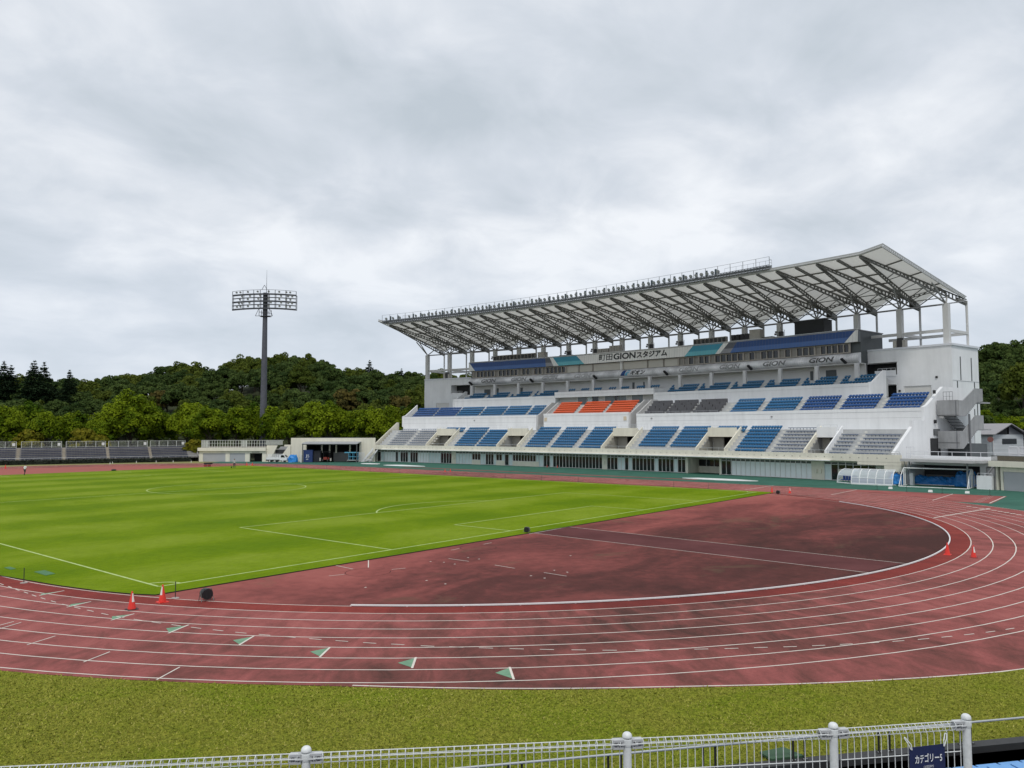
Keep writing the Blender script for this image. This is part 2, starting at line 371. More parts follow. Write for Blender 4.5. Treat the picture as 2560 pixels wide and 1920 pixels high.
def arc(c, r_, a0, a1, n): return [(c[0]+r_*math.cos(R(a0+(a1-a0)*i/n)), c[1]+r_*math.sin(R(a0+(a1-a0)*i/n))) for i in range(n+1)]
def oval(o, n=72):   # clockwise-free closed ring at offset o (function of bend angle)
    f = o if callable(o) else (lambda a: o)
    pts = []
    for i in range(n+1):
        a = -180+180*i/n; r_ = TR+f(a); pts.append((TC[0]+r_*math.cos(R(a)), TC[1]+r_*math.sin(R(a))))
    for i in range(n+1):
        a = 180*i/n; r_ = TR+(f(0) if a < 90 else f(-180)); pts.append((FC[0]+r_*math.cos(R(a)), FC[1]+r_*math.sin(R(a))))
    return pts
def ring(mb, o0, o1, z, mi=0, n=72):
    A = oval(o0, n); B = oval(o1, n); k = len(A)
    mb.add([(x, y, z) for x, y in A]+[(x, y, z) for x, y in B], [(i, (i+1) % k, k+(i+1) % k, k+i) for i in range(k)], mi)
def outer(a):
    pts = [(-180, 9.55), (-142, 9.55), (-130, 10.5), (-117.6, 12.1), (-60, 12.1), (-51, 11.65), (-38, 10.9), (-20, 10.5), (0, 10.5)]
    for (a0, v0), (a1, v1) in zip(pts, pts[1:]):
        if a0 <= a <= a1: return v0+(v1-v0)*(a-a0)/(a1-a0)
    return 9.5
LW = 1.165
ap = MB(); ap.poly([(62, -70, .002), (150, -70, .002), (150, 100, .002), (102, 100, .002), (73.5, 137, .002), (60, 128, .002), (62, 90, .002)])
struct('green_apron', ap, APRON, recalc=False)
lw = MB()   # lawn outside the bend, rising a little to the near railing
A = [(-60, 120), (-12, 120), (-12, 20)]+[(TC[0]+(TR+outer(a)+.0)*math.cos(R(a)), TC[1]+(TR+outer(a))*math.sin(R(a))) for a in range(-176, -58, 3)]
Bp = [(-60, 120), (-60, 120), (-60, 15)]; nb = len(A)-3
for i in range(nb): t = i/(nb-1); Bp.append((-42+t*108, 11-t*90.0))
RAILP = lambda x: RL0[1]+(x-RL0[0])*RLD[1]/RLD[0]     # ground line of the near railing
def lz(x, y):
    d = math.hypot(x-TC[0], y-TC[1])-TR-9.5
    return .004+max(0, min(d, 11))*.007
vs = []; fs = []; ns = 14
for (ax_, ay_), (bx, by) in zip(A, Bp):
    for j in range(ns+1):
        t = j/ns; x = ax_+(bx-ax_)*t; y = ay_+(by-ay_)*t; vs.append((x, y, lz(x, y)))
for i in range(len(A)-1):
    for j in range(ns): fs.append((i*(ns+1)+j, i*(ns+1)+j+1, (i+1)*(ns+1)+j+1, (i+1)*(ns+1)+j))
# the lawn stops at the near railing: keep faces on the track side of it
keep = [f for f in fs if min(vs[i][1]-RAILP(vs[i][0]) for i in f) > -.55]
lw.add(vs, keep); 
# strip that finishes the edge along the railing
cut = []
for k in range(41):
    x = -22+k*1.15; cut.append((x, RAILP(x)))
for (xa, ya), (xb, yb) in zip(cut, cut[1:]):
    n_ = (.6255, .7802); L_ = 4.2
    lw.add([(xa, ya, lz(xa, ya)+.004), (xb, yb, lz(xb, yb)+.004), (xb+n_[0]*L_, yb+n_[1]*L_, lz(xb+n_[0]*L_, yb+n_[1]*L_)+.004), (xa+n_[0]*L_, ya+n_[1]*L_, lz(xa+n_[0]*L_, ya+n_[1]*L_)+.004)], [(0, 1, 2, 3)])
struct('lawn', lw, LAWN, recalc=False)
def grass_blades():
    rg = np.random.default_rng(4); n = 300000; a = np.radians(rg.uniform(-176, -88, n)); od = rg.uniform(0, 1, n)**.9*12.0
    ou = np.interp(np.degrees(a), [-180, -142, -130, -117.6, -60], [9.55, 9.55, 10.5, 12.1, 12.1]); r_ = TR+ou+od-.03+rg.normal(size=n)*.03
    x = TC[0]+r_*np.cos(a); y = TC[1]+r_*np.sin(a)
    side = (x-RL0[0])*.6255+(y-RL0[1])*.7802; al = (x-RL0[0])*.7802-(y-RL0[1])*.6255
    k = (side > .18) & (al > -16) & (al < 17); x = x[k]; y = y[k]; od = od[k]; n = len(x); z = .004+np.clip(r_[k]-TR-9.5, 0, 11)*.007
    h = .022+.03*rg.random(n); w = .010+.012*rg.random(n); t = rg.uniform(0, 2*PI, n); lx = rg.normal(size=n)*.03; ly = rg.normal(size=n)*.03
    V_ = np.stack([np.stack([x-np.cos(t)*w, y-np.sin(t)*w, z], 1), np.stack([x+np.cos(t)*w, y+np.sin(t)*w, z], 1), np.stack([x+lx, y+ly, z+h], 1)], 1).reshape(-1, 3)
    me = bpy.data.meshes.new('grass'); me.vertices.add(3*n); me.vertices.foreach_set('co', V_.ravel().astype(np.float32)); me.loops.add(3*n); me.loops.foreach_set('vertex_index', np.arange(3*n, dtype=np.int32)); me.polygons.add(n); me.polygons.foreach_set('loop_start', np.arange(0, 3*n, 3, dtype=np.int32)); me.update(calc_edges=True)
    q = me.attributes.new('tint', 'FLOAT', 'POINT'); q.data.foreach_set('value', np.repeat(rg.random(n), 3).astype(np.float32))
    m, nt, b = nodes_of('grass blade', .8); at = nt.nodes.new('ShaderNodeAttribute'); at.attribute_name = 'tint'
    nz = noise(nt, pos(nt), .5, 5, .65, .4); f = math_(nt, 'ADD', math_(nt, 'MULTIPLY', at.outputs['Fac'], .55), math_(nt, 'MULTIPLY', nz, .5))
    nt.links.new(ramp(nt, f, [(.15, (.165, .205, .026)), (.45, (.245, .270, .038)), (.70, (.33, .315, .062)), (.95, (.46, .41, .16))]), b.inputs['Base Color']); me.materials.append(m)
    o = bpy.data.objects.new('grass', me); COL.objects.link(o); tag(o, 'short rough yellow green grass of the lawn outside the near bend', 'grass', None, 'stuff')
grass_blades()
fl_ = MB()   # worn grass strip behind the far bend
fl_.add([(x, y, .004) for x, y in arc(FC, TR+9.0, 40, 160, 40)]+[(x, y, .004) for x, y in arc(FC, 60, 40, 160, 40)], [(i, i+1, 42+i, 41+i) for i in range(40)])
struct('grass_strip', fl_, mat('dry grass', (.20, .19, .06), .9, .25, .6), recalc=False)
tr = MB(); ring(tr, -.05, LW, .010, 1); ring(tr, LW, outer, .010, 0)
tr.poly([(69.6, -22.7, .0075), (79.9, -22.7, .0075), (80.2, 14, .0075), (69.6, 14, .0075)], 0)
for y0 in (15.5,): tr.poly([(84.4, y0, .007), (85.7, y0, .007), (85.9, 78, .007), (84.6, 78, .007)], 0)
struct('running_track', tr, [TRACK, LANE1], recalc=False)
inf = MB(); inf.poly([(x, y, .006) for x, y in oval(-.05)])
struct('infield', inf, INF, recalc=False)

lm = MB(); LZ = .0145
for k in range(1, 9): ring(lm, k*LW-.028, k*LW+.028, LZ)
def seg(mb, a, b, w=.055, z=LZ, mi=0):
    a = Vector((*a, 0)); b = Vector((*b, 0)); d = (b-a).normalized(); n = Vector((-d.y, d.x, 0))*w/2
    mb.poly([(p.x, p.y, z) for p in (a-n, b-n, b+n, a+n)], mi)
# painted inner edge where the raised kerb is missing
def part_ring(mb, o0, o1, a0, a1, z, n=40, c=TC, mi=0):
    A = arc(c, TR+o0, a0, a1, n); B = arc(c, TR+o1, a0, a1, n)
    mb.add([(x, y, z) for x, y in A]+[(x, y, z) for x, y in B], [(i, i+1, n+2+i, n+1+i) for i in range(n)], mi)
part_ring(lm, -.025, .03, -180, -144.4, LZ); part_ring(lm, -.025, .03, -38, 0, LZ); part_ring(lm, -.025, .03, 0, 180, LZ, 60, FC)
ep = [(TC[0]+(TR+outer(a)-.10)*math.cos(R(a)), TC[1]+(TR+outer(a)-.10)*math.sin(R(a))) for a in np.arange(-141, 0, 1.5)]
for p_, q_ in zip(ep, ep[1:]): seg(lm, p_, q_, .065)
seg(lm, (TC[0]-TR, TC[1]), (FC[0]-TR, FC[1])); seg(lm, (TC[0]+TR, TC[1]), (FC[0]+TR, FC[1]))
dash = [(-4.26, 6.36), (-4.24, 5.35), (-4.25, 4.35), (-4.22, 3.4), (-4.22, 2.45), (-4.19, 1.52), (-4.14, .53), (-4.07, -.49), (-3.97, -1.45), (-3.85, -2.39), (-3.72, -3.4), (-3.55, -4.35), (-3.33, -5.32), (-3.08, -6.25), (-2.81, -7.2), (-2.53, -8.11), (-2.21, -9.04), (-1.87, -9.96), (-1.5, -10.85), (-1.11, -11.76), (-.71, -12.66), (-.29, -13.55), (.15, -14.46), (.63, -15.31), (1.12, -16.21), (1.64, -17.02), (2.17, -17.84), (2.73, -18.67), (3.29, -19.47), (3.9, -20.29), (4.5, -21.08), (5.2, -21.87), (5.83, -22.58), (6.49, -23.29), (7.18, -24.01), (7.89, -24.7), (8.58, -25.4), (9.31, -26.07), (10.06, -26.72), (10.8, -27.35), (11.55, -27.95), (12.36, -28.54), (13.18, -29.09), (14.02, -29.62), (14.88, -30.13), (15.78, -30.6), (16.7, -31.05), (17.62, -31.5), (18.55, -31.9)]
for i, a in enumerate(dash):
    p = dash[max(0, i-1)]; q = dash[min(len(dash)-1, i+1)]; d = (Vector(q)-Vector(p)).normalized()*.23
    seg(lm, (a[0]-d.x, a[1]-d.y), (a[0]+d.x, a[1]+d.y), .048, LZ+.003)
TRI = [[(-2.99, 2.55), (-4.08, 2.29), (-3.89, 2.62)], [(-3.15, -.68), (-4.2, -1.01), (-3.87, -.55)], [(-2.97, -4.22), (-3.99, -4.59), (-3.71, -4.0)], [(-2.48, -7.49), (-3.52, -8.06), (-3.24, -7.33)], [(-1.82, -10.7), (-2.75, -11.32), (-2.56, -10.62)], [(-.98, -13.84), (-1.88, -14.5), (-1.71, -13.77)], [(.02, -16.83), (-.81, -17.55), (-.73, -16.83)], [(1.12, -19.72), (.31, -20.55), (.43, -19.75)]]
for a, b, c in TRI:
    seg(lm, a, b, .07, LZ+.003)
    off = (Vector(b)-Vector(a)); t0 = Vector(a)+off*.05; t1 = Vector(a)+off*.95; lm.poly([(t0.x, t0.y, LZ+.0015), (c[0], c[1], LZ+.0015), (t1.x, t1.y, LZ+.0015)], 1)
for a, b in (((-6.24, -2.35), (-7.05, -2.79)), ((-6.37, -2.0), (-6.98, -2.25)), ((-6.17, -5.4), (-7.2, -5.88)), ((-5.8, -8.83), (-6.79, -9.35)), ((-5.15, -12.1), (-6.16, -12.74))): seg(lm, a, b, .05, LZ+.003)
for a, b, w in (((70.29, -7.6), (79.9, -7.6), .1), ((69.8, -17.6), (79.8, -17.65), .1), ((69.8, -22.5), (79.6, -22.55), .12), ((52.7, -21.02), (64.3, -23.31), .16), ((71, 2.5), (80.2, 2.55), .1)): seg(lm, a, b, w, LZ+.003)
for k in range(8): seg(lm, (70+k*LW+.45, -21.7), (70+k*LW+.65, -21.0), .10, LZ+.003)       # lane numbers of the sprint start, seen end-on
for k in range(6):      # worn lettering across the lanes of the bend
    a = R(-49+k*.0); 
for j in range(9):
    a = -46-j*1.1; part_ring(lm, 9.1, 9.5, a, a-.35, LZ+.003, 2)
seg(lm, (25.21, -1.72), (24.06, -23.76), .06); seg(lm, (29.54, -1.56), (28.09, -24.59), .06); seg(lm, (24.6, -1.80), (30.6, -1.58), .07, LZ+.003)
for a, b in (((8.61, -1.55), (8.51, -3.13)), ((6.58, -3.68), (7.32, -3.93)), ((10.77, -1.6), (9.3, -3.36)), ((9.69, -4.72), (10.38, -4.99)), ((16.15, -2.63), (16.92, -2.59)), ((19.11, -2.56), (19.95, -2.49)), ((13.98, -7.95), (13.91, -9.37)), ((13.92, -11.23), (13.87, -12.65)), ((13.91, -4.62), (13.96, -6.11))): seg(lm, a, b, .05)
for x, y in ((14.83, -5.24), (12.89, -5.28), (12.86, -6.11), (14.86, -6.04), (8.8, -8.19), (8.79, -9.44), (14.75, -11.26), (14.73, -12.08), (12.84, -11.27), (12.8, -12.13), (5.95, -7.2), (12.62, -4.54), (18.98, -9.26)): seg(lm, (x-.05, y), (x+.05, y), .10)
struct('track_markings', lm, [LINEM, TRIM], recalc=False)
rc = MB()   # throwing circles and runway let into the infield
for c, r_ in (((8.45, -4.35), 1.12), ((17.9, -3.2), 1.1)):
    ps = [(c[0]+r_*math.cos(R(i*15)), c[1]+r_*math.sin(R(i*15))) for i in range(25)]
    for a, b in zip(ps[3:22], ps[4:23]): seg(rc, a, b, .035, .0095)
rc.poly([(25.24, -1.75, .009), (24.1, -23.5, .009), (28.05, -24.3, .009), (29.5, -1.6, .009)], 1)
struct('throwing_runway', rc, [mat('circle rim', (.055, .025, .025), .8, spec=.04), mat('dark runway', (.110, .042, .042), .85, .28, .3, spec=.04)], recalc=False)
kb = MB()
ka = arc(TC, TR+.0, -144.4, -38, 90)
for (x0, y0), (x1, y1) in zip(ka, ka[1:]): kb.beam((x0, y0, .058), (x1, y1, .058), .075, .055)
for i in range(0, 91, 3): kb.box((ka[i][0]-.03, ka[i][1]-.03, .008), (ka[i][0]+.03, ka[i][1]+.03, .04))
tag(build('track_kerb', kb, mat('kerb white', (.72, .72, .72), .5, .06, 3)), 'white raised kerb rail curving along the inside of the near bend', 'kerb')

# pitch: a turf slab a few centimetres proud of the infield
pz = .055
edge = [(-.9, -1.55), (69.4, -1.78), (69.5, 92), (69.4, 107.5), (-3.4, 107.0), (-3.55, 92), (-3.55, 30), (-3.62, 8.7), (-3.28, 6.87), (-2.75, 3.9), (-2.1, 1.28), (-1.45, -.55)]
pt = MB(); pt.poly([(x, y, pz) for x, y in edge], 0)
k = len(edge); pt.add([(x, y, pz) for x, y in edge]+[(x, y, .0) for x, y in edge], [(i, (i+1) % k, k+(i+1) % k, k+i) for i in range(k)], 1)
struct('grass_pitch', pt, [PITCH, TURFGAP])
pl = MB(); PZ = pz+.004; GW, GL = 68.4, 105.6; PW = .12
for a, b in (((0, 0), (GW, 0)), ((0, GL), (GW, GL)), ((0, 0), (0, GL)), ((GW, 0), (GW, GL)), ((0, 52.86), (GW, 52.86))): seg(pl, a, b, PW, PZ)
for y0, s in ((0, 1), (GL, -1)):
    for w, d in ((20.16, 16.5), (9.16, 5.5)):
        for a, b in (((34-w, y0), (34-w, y0+s*d)), ((34+w, y0), (34+w, y0+s*d)), ((34-w, y0+s*d), (34+w, y0+s*d))): seg(pl, a, b, PW, PZ+.002)
    a0 = math.asin(5.5/9.15)
    pa = [(34+9.15*math.cos(t), y0+s*(11+9.15*math.sin(t))) for t in np.linspace(a0, PI-a0, 30)]
    for a, b in zip(pa, pa[1:]): seg(pl, a, b, PW, PZ+.002)
pa = [(34+9.15*math.cos(t), 52.86+9.15*math.sin(t)) for t in np.linspace(0, 2*PI, 73)]
for a, b in zip(pa, pa[1:]): seg(pl, a, b, PW, PZ+.002)
for c, a0 in (((0, 0), 0), ((GW, 0), 90)):
    pa = [(c[0]+1*math.cos(R(a0+t)), c[1]+1*math.sin(R(a0+t))) for t in np.linspace(0, 90, 10)]
    for a, b in zip(pa, pa[1:]): seg(pl, a, b, PW, PZ+.002)
struct('pitch_markings', pl, PLINE, recalc=False)

# ================================================================== GRANDSTAND
GS = empty('grandstand', W(8.5, 303, 0), 'long white roofed grandstand with blue and orange seats beside the track', 'grandstand')
def P(name, mb, mats, parent=None, **k): return build(name, mb, mats, parent or GS, **k)

# ---- ground floor
RW = 305.1
gf = MB()
gf.arcbox(-.78, 16.42, RW+.02, RW+.35, 2.58, 2.86)       # lintel over all the openings
VOM = [(14.01, 13.22), (11.05, 10.27), (7.17, 6.37), (4.21, 3.43), (1.38, .92)]
segs = [(-.78, -.72, 'wall'), (-.72, -.46, 'open'), (-.46, -.22, 'wall'), (-.22, .59, 'upper'), (.59, .90, 'dark2'), (.90, 1.19, 'wall'), (1.19, 3.20, 'whites'), (3.20, 3.47, 'dark2'), (3.47, 3.52, 'wall'), (3.52, 4.41, 'recess'), (4.41, 4.48, 'wall'), (4.48, 6.95, 'dark'), (6.95, 7.11, 'wall'), (7.11, 9.20, 'dark'), (9.20, 9.38, 'pale'), (9.38, 10.38, 'strip'), (10.38, 10.69, 'dark2'), (10.69, 11.03, 'strip'), (11.03, 11.67, 'dark'), (11.67, 12.01, 'strip'), (12.01, 12.69, 'pale'), (12.69, 12.86, 'wall'), (12.86, 13.33, 'dark'), (13.33, 13.85, 'pale'), (13.85, 14.33, 'whites'), (14.33, 15.32, 'dark'), (15.32, 15.83, 'whites'), (15.83, 16.15, 'dark2'), (16.15, 16.42, 'wall')]
rnd = random.Random(5)
def glazed(b0, b1, z0, glass, pitch=.115):
    """a glazed bay: panes behind a frame of posts, a transom and lights over it"""
    g = MB(); fr = MB(); n = max(1, round((b1-b0)/pitch))
    for i in range(n):
        p0 = b0+(b1-b0)*i/n; p1 = b0+(b1-b0)*(i+1)/n
        mi = 0
        if glass == 'dark': mi = 1 if rnd.random() < .14 else 0
        elif glass == 'pale': mi = 1
        elif glass == 'white': mi = 2
        g.arcbox(p0, p1, RW+.12, RW+.16, z0, 2.22, mi)
        g.arcbox(p0, p1, RW+.12, RW+.16, 2.26, 2.58, 3)
        w = .006 if i else .010
        fr.arcbox(p0-w, p0+w, RW+.03, RW+.115, z0, 2.58)
    fr.arcbox(b1-.007, b1+.007, RW+.03, RW+.115, z0, 2.58)
    fr.arcbox(b0+.008, b1-.008, RW+.05, RW+.115, 2.21, 2.27); fr.arcbox(b0+.008, b1-.008, RW+.05, RW+.115, z0, z0+.07)
    o = P('glass_front', g, [GLASSD, GLASSP, GLASSW, mat('transom glass', (.10, .115, .12), .2)]); build('window_frame', fr, FRAME, o)
for b0, b1, t in segs:
    if t == 'wall': gf.arcbox(b0, b1, RW, RW+.36, 0, 2.58)
    elif t == 'open':
        gf.arcbox(b0, b1, RW+1.6, RW+1.8, 0, 2.58, 1)
    elif t == 'upper':
        gf.arcbox(b0, b1, RW, RW+.36, 0, 1.55); glazed(b0, b1, 1.56, 'dark', .16)
    elif t == 'dark': glazed(b0, b1, .03, 'dark')
    elif t == 'dark2': glazed(b0, b1, .03, 'dark', .15)
    elif t == 'pale': glazed(b0, b1, .03, 'pale', .13)
    elif t == 'whites': glazed(b0, b1, .03, 'white', .125)
    elif t == 'strip':
        gf.arcbox(b0, b1, RW, RW+.36, 0, .93); glazed(b0, b1, .94, 'dark', .11)
    elif t == 'recess':
        gf.arcbox(b0, b1, RW+3.2, RW+3.4, 0, 1.1); gf.arcbox(b0, b1, RW+3.2, RW+3.4, 2.2, 2.58); gf.arcbox(b0-.03, b0, RW+.36, RW+3.4, 0, 2.58); gf.arcbox(b1, b1+.03, RW+.36, RW+3.4, 0, 2.58)
        g = MB(); fr = MB()
        for i in range(4):
            p0 = b0+(b1-b0)*i/4; p1 = b0+(b1-b0)*(i+1)/4; g.arcbox(p0, p1, RW+3.25, RW+3.3, 1.1, 2.2); fr.arcbox(p0-.005, p0+.005, RW+3.1, RW+3.24, 1.1, 2.2)
        o = P('glass_front', g, GLASSD); build('window_frame', fr, FRAME, o)
P('ground_floor_wall', gf, [CREAM, DARKIN])
core = MB(); core.arcbox(-.44, 16.1, RW+5.5, RW+6, 0, 2.86); P('inner_wall', core, DARKIN)
for b in (7.03, 12.77, .98, 1.08): ws = MB(); ws.obox(W(b, RW-.08, 1.25), (WV(b+.02, RW, 0)-WV(b-.02, RW, 0))*.5, (WV(b, RW+.1, 0)-WV(b, RW, 0)), (0, 0, .28)); P('meter_box', ws, CREAM)

# ---- terrace parapet and walkway
pp = MB()
pp.sweep([(303.6, 2.86), (303.6, 3.83), (303.82, 3.83), (303.82, 3.12), (305.6, 3.12), (305.6, 2.86)], -.84, 16.53, 0)
for k in range(92):
    b = -.55+k*.187
    c = WV(b, 303.595, 3.36); rad = (WV(b, 304, 0)-WV(b, 303, 0))
    pp.tube(c, c-rad*.03, .07, n=8, mi=1)
P('terrace_parapet', pp, [CREAM, mat('drain spout', (.30, .29, .27), .8)])
cl = MB(); cl.arcbox(.62, 15.75, 303.25, 303.58, 2.80, 2.90); P('canopy_edge', cl, WHITE)
dp = MB(); dp.arcbox(-.84, .05, 303.62, 305.0, 2.42, 2.855); dp.arcbox(-.84, -.5, 303.64, 305.0, 1.65, 2.415); P('canopy_beam', dp, CREAM)
def railing(mb, pts, h, post=1, r=.025, mids=0):
    for a, b in zip(pts, pts[1:]):
        a = Vector(a); b = Vector(b); mb.tube(a+Vector((0, 0, h)), b+Vector((0, 0, h)), r, n=6)
        for m in range(mids): z = h*(m+1)/(mids+1); mb.tube(a+Vector((0, 0, z)), b+Vector((0, 0, z)), r*.6, n=5)
    for a in pts[::post]: a = Vector(a); mb.tube(a, a+Vector((0, 0, h)), r*.8, n=6)
rl = MB(); railing(rl, [W(-.8+i*.3, 303.72, 3.83) for i in range(58)], .45, 1, .028); P('terrace_railing', rl, PIPE)

# ---- lower terrace
LR0, LDR, LZ0, LDZ, LN = 305.75, .70, 3.62, .507, 8
def steps_profile(r0, dr, z0, dz, n, zb, rb):
    pr = [(r0, zb)]
    for k in range(n): pr += [(r0+dr*k, z0+dz*k), (r0+dr*(k+1), z0+dz*k)]
    return pr+[(rb, z0+dz*(n-1)+.02), (rb, zb)]
lt = MB(); bs = [16.22]
for a, b in VOM: bs += [a, b]
bs += [-.48]
prof = steps_profile(LR0, LDR, LZ0, LDZ, LN, 3.0, 314.0)
for i in range(0, len(bs), 2): lt.sweep(prof, bs[i], bs[i+1], 0)
for a, b in VOM:   # the treads go on above each passage
    lt.sweep([(309.42, 6.9), (309.42, 7.16), (314, 7.19), (314, 6.9)], a, b, 0)
P('lower_terrace', lt, STEP)
for a, b in VOM:
    v = MB(); wl = [(305.5, 3.0), (305.5, 4.15), (310.5, 7.72), (310.5, 3.0)]
    big = (a, b) == VOM[-1]
    v.radial(wl, a, .03, 0); v.radial(wl, b-.03, .03, 2 if big else 0)
    v.arcbox(b, a, 309.0, 309.4, 6.0, 7.52, 2 if big else 0)
    v.arcbox(b, a, 313.5, 313.7, 3.0, 6.0, 1); v.arcbox(b, a, 309.4, 313.5, 5.9, 6.0, 1)
    v.arcbox(b-.001, b+.005, 309.5, 313.5, 3.0, 5.9, 1)
    mid = b+(a-b)*.62
    v.arcbox(mid, a-.001, 310.6, 310.9, 3.0, 5.9, 3)
    v.arcbox(b, a, 305.6, 313.5, 2.95, 3.05, 3)
    P('vomitory', v, [CREAM, DARKIN, WHITE, mat('passage concrete', (.33, .32, .29), .9, .12, .6)])
    vr = MB(); railing(vr, [W(b+(a-b)*i/6, 309.2, 7.52) for i in range(7)], .32, 2, .02); P('vomitory_railing', vr, PIPE)

# ---- seats
def seat(mb, b, r_, z, w=.225, high=.27):
    c = WV(b, r_, z); t = (WV(b+.01, r_, z)-c).normalized(); o = (WV(b, r_+1, z)-c).normalized(); k = Vector((0, 0, 1))
    f = c+o*.22; 
    # pan: shallow dish, lip turned down at the front
    mb.add([f-t*w+k*.40-o*.02, f+t*w+k*.40-o*.02, f+t*w+k*.43, f-t*w+k*.43, f+t*w*.9+o*.34+k*.385, f-t*w*.9+o*.34+k*.385, f-t*w+k*.33-o*.01, f+t*w+k*.33-o*.01],
           [(0, 1, 2, 3), (3, 2, 4, 5), (6, 7, 1, 0)])
    q = f+o*.36
    mb.add([q-t*w*.9+k*.37, q+t*w*.9+k*.37, q+t*w+k*(.37+high*.75)+o*.06, q+t*w*.72+k*(.37+high)+o*.08, q-t*w*.72+k*(.37+high)+o*.08, q-t*w+k*(.37+high*.75)+o*.06],
           [(0, 1, 2, 3, 4, 5)])
    q2 = q+o*.045
    mb.add([q2-t*w*.9+k*.37, q2+t*w*.9+k*.37, q2+t*w+k*(.37+high*.75)+o*.06, q2+t*w*.72+k*(.37+high)+o*.08, q2-t*w*.72+k*(.37+high)+o*.08, q2-t*w+k*(.37+high*.75)+o*.06, q-t*w*.72+k*(.37+high)+o*.08, q+t*w*.72+k*(.37+high)+o*.08],
           [(5, 4, 3, 2, 1, 0), (4, 6, 7, 3)])
    mb.add([f-t*w*.85+k*.36+o*.05, f+t*w*.85+k*.36+o*.05, f+t*w*.6+k*.14+o*.20, f-t*w*.6+k*.14+o*.20, f+t*w*.85+k*.36+o*.33, f-t*w*.85+k*.36+o*.33], [(0, 1, 2, 3), (3, 2, 4, 5)])
    mb.beam(f+k*.0+o*.2, f+k*.2+o*.2, .06, .06)
def seat_rows(block, b0, b1, rows, r0, dr, z0, dz, m, kind='seat', gap=None):
    for k in rows:
        mb = MB(); L_ = abs(b1-b0)*DPH*(r0+dr*k); lo, hi = min(b0, b1)+.012, max(b0, b1)-.012
        if kind == 'seat':
            n = max(2, int(L_/.50))
            for i in range(n):
                b = lo+(hi-lo)*(i+.5)/n
                if gap and k in gap and gap[k][0] < b < gap[k][1]: continue
                seat(mb, b, r0+dr*k+.05, z0+dz*k)
        elif kind == 'bench':
            n = max(2, int(L_/.52)); r_ = r0+dr*k
            for i in range(n):
                p = lo+(hi-lo)*(i+.04)/n; q = lo+(hi-lo)*(i+.96)/n
                mb.arcbox(p, q, r_+.16, r_+.52, z0+dz*k+.25, z0+dz*k+.31, 0, 9); mb.arcbox((p+q)/2-.004, (p+q)/2+.004, r_+.3, r_+.36, z0+dz*k, z0+dz*k+.25, 0, 9)
                mb.arcbox(p, q, r_+.14, r_+.16, z0+dz*k+.20, z0+dz*k+.31, 0, 9)
        else:   # desk-fronted press places in a staggered pattern
            n = max(2, int(L_/1.7)); r_ = r0+dr*k; sh = (k % 2)*.5
            for i in range(-1, n):
                p = lo+(hi-lo)*(i+sh+.03)/(n-.5); q = lo+(hi-lo)*(i+sh+.95)/(n-.5)
                p = max(p, lo); q = min(q, hi)
                if q-p < .03: continue
                mb.arcbox(p, q, r_+.1, r_+.14, z0+dz*k+.05, z0+dz*k+.78, 0, 9); mb.arcbox(p, q, r_+.14, r_+.5, z0+dz*k+.70, z0+dz*k+.76, 0, 9)
                mb.arcbox(p, p+.004, r_+.14, r_+.5, z0+dz*k, z0+dz*k+.70, 0, 9)
        if mb.v: build('seat_row', mb, m, block, recalc=(kind != 'seat'))
def block(b0, b1, nm='seat_block', lab=None):
    o = bpy.data.objects.new(nm, None); COL.objects.link(o); o.parent = GS
    o.location = WV((b0+b1)/2, 306, 0)-GS.location
    if lab: o['label'] = lab
    return o
LOWER = [(15.81, 15.06, 'bench', range(8)), (14.92, 14.10, 'bench', range(8)), (13.86, 13.04, 'top', range(6, 8)), (12.90, 12.05, 'seat', range(0, 8)), (11.98, 11.14, 'seat', range(0, 7)), (10.05, 9.24, 'seat', range(8)), (9.07, 8.27, 'seat', range(8)), (8.06, 7.29, 'seat', range(8)), (6.12, 5.26, 'seat', range(1, 8)), (5.13, 4.32, 'seat', range(1, 8)), (4.13, 3.30, 'top', range(6, 8)), (3.21, 2.39, 'seat', range(8)), (2.23, 1.48, 'bench', range(8)), (.86, .47, 'bench', range(6)), (.33, -.42, 'bench', range(6))]
for b0, b1, t, rows in LOWER:
    if t == 'bench':
        seat_rows(block(b0, b1, 'bench_block', 'block of slate backless bench rows'), b0, b1, rows, LR0, LDR, LZ0, LDZ, S_BENCH, 'bench')
    else:
        seat_rows(block(b0, b1), b0, b1, rows, LR0, LDR, LZ0, LDZ, S_BLUE)
def aisle(b0, b1, r0, dr, z0, dz, n):
    a = MB()
    for k in range(n): a.arcbox(b0, b1, r0+dr*k-.01, r0+dr*k+dr*.5, z0+dz*(k-1), z0+dz*(k-.5), 0, 9); a.arcbox(b0, b1, r0+dr*k+dr*.5, r0+dr*(k+1), z0+dz*k, z0+dz*k+.012, 0, 9)
    return a
for b in (15.0, 13.96, 12.98, 12.02, 10.15, 9.15, 8.17, 7.24, 6.2, 5.2, 4.26, 3.27, 2.31, 1.43, .40, 15.98, 13.1, 11.09, -.45): P('aisle_steps', aisle(b-.03, b+.03, LR0, LDR, LZ0, LDZ, 8), AISLE)

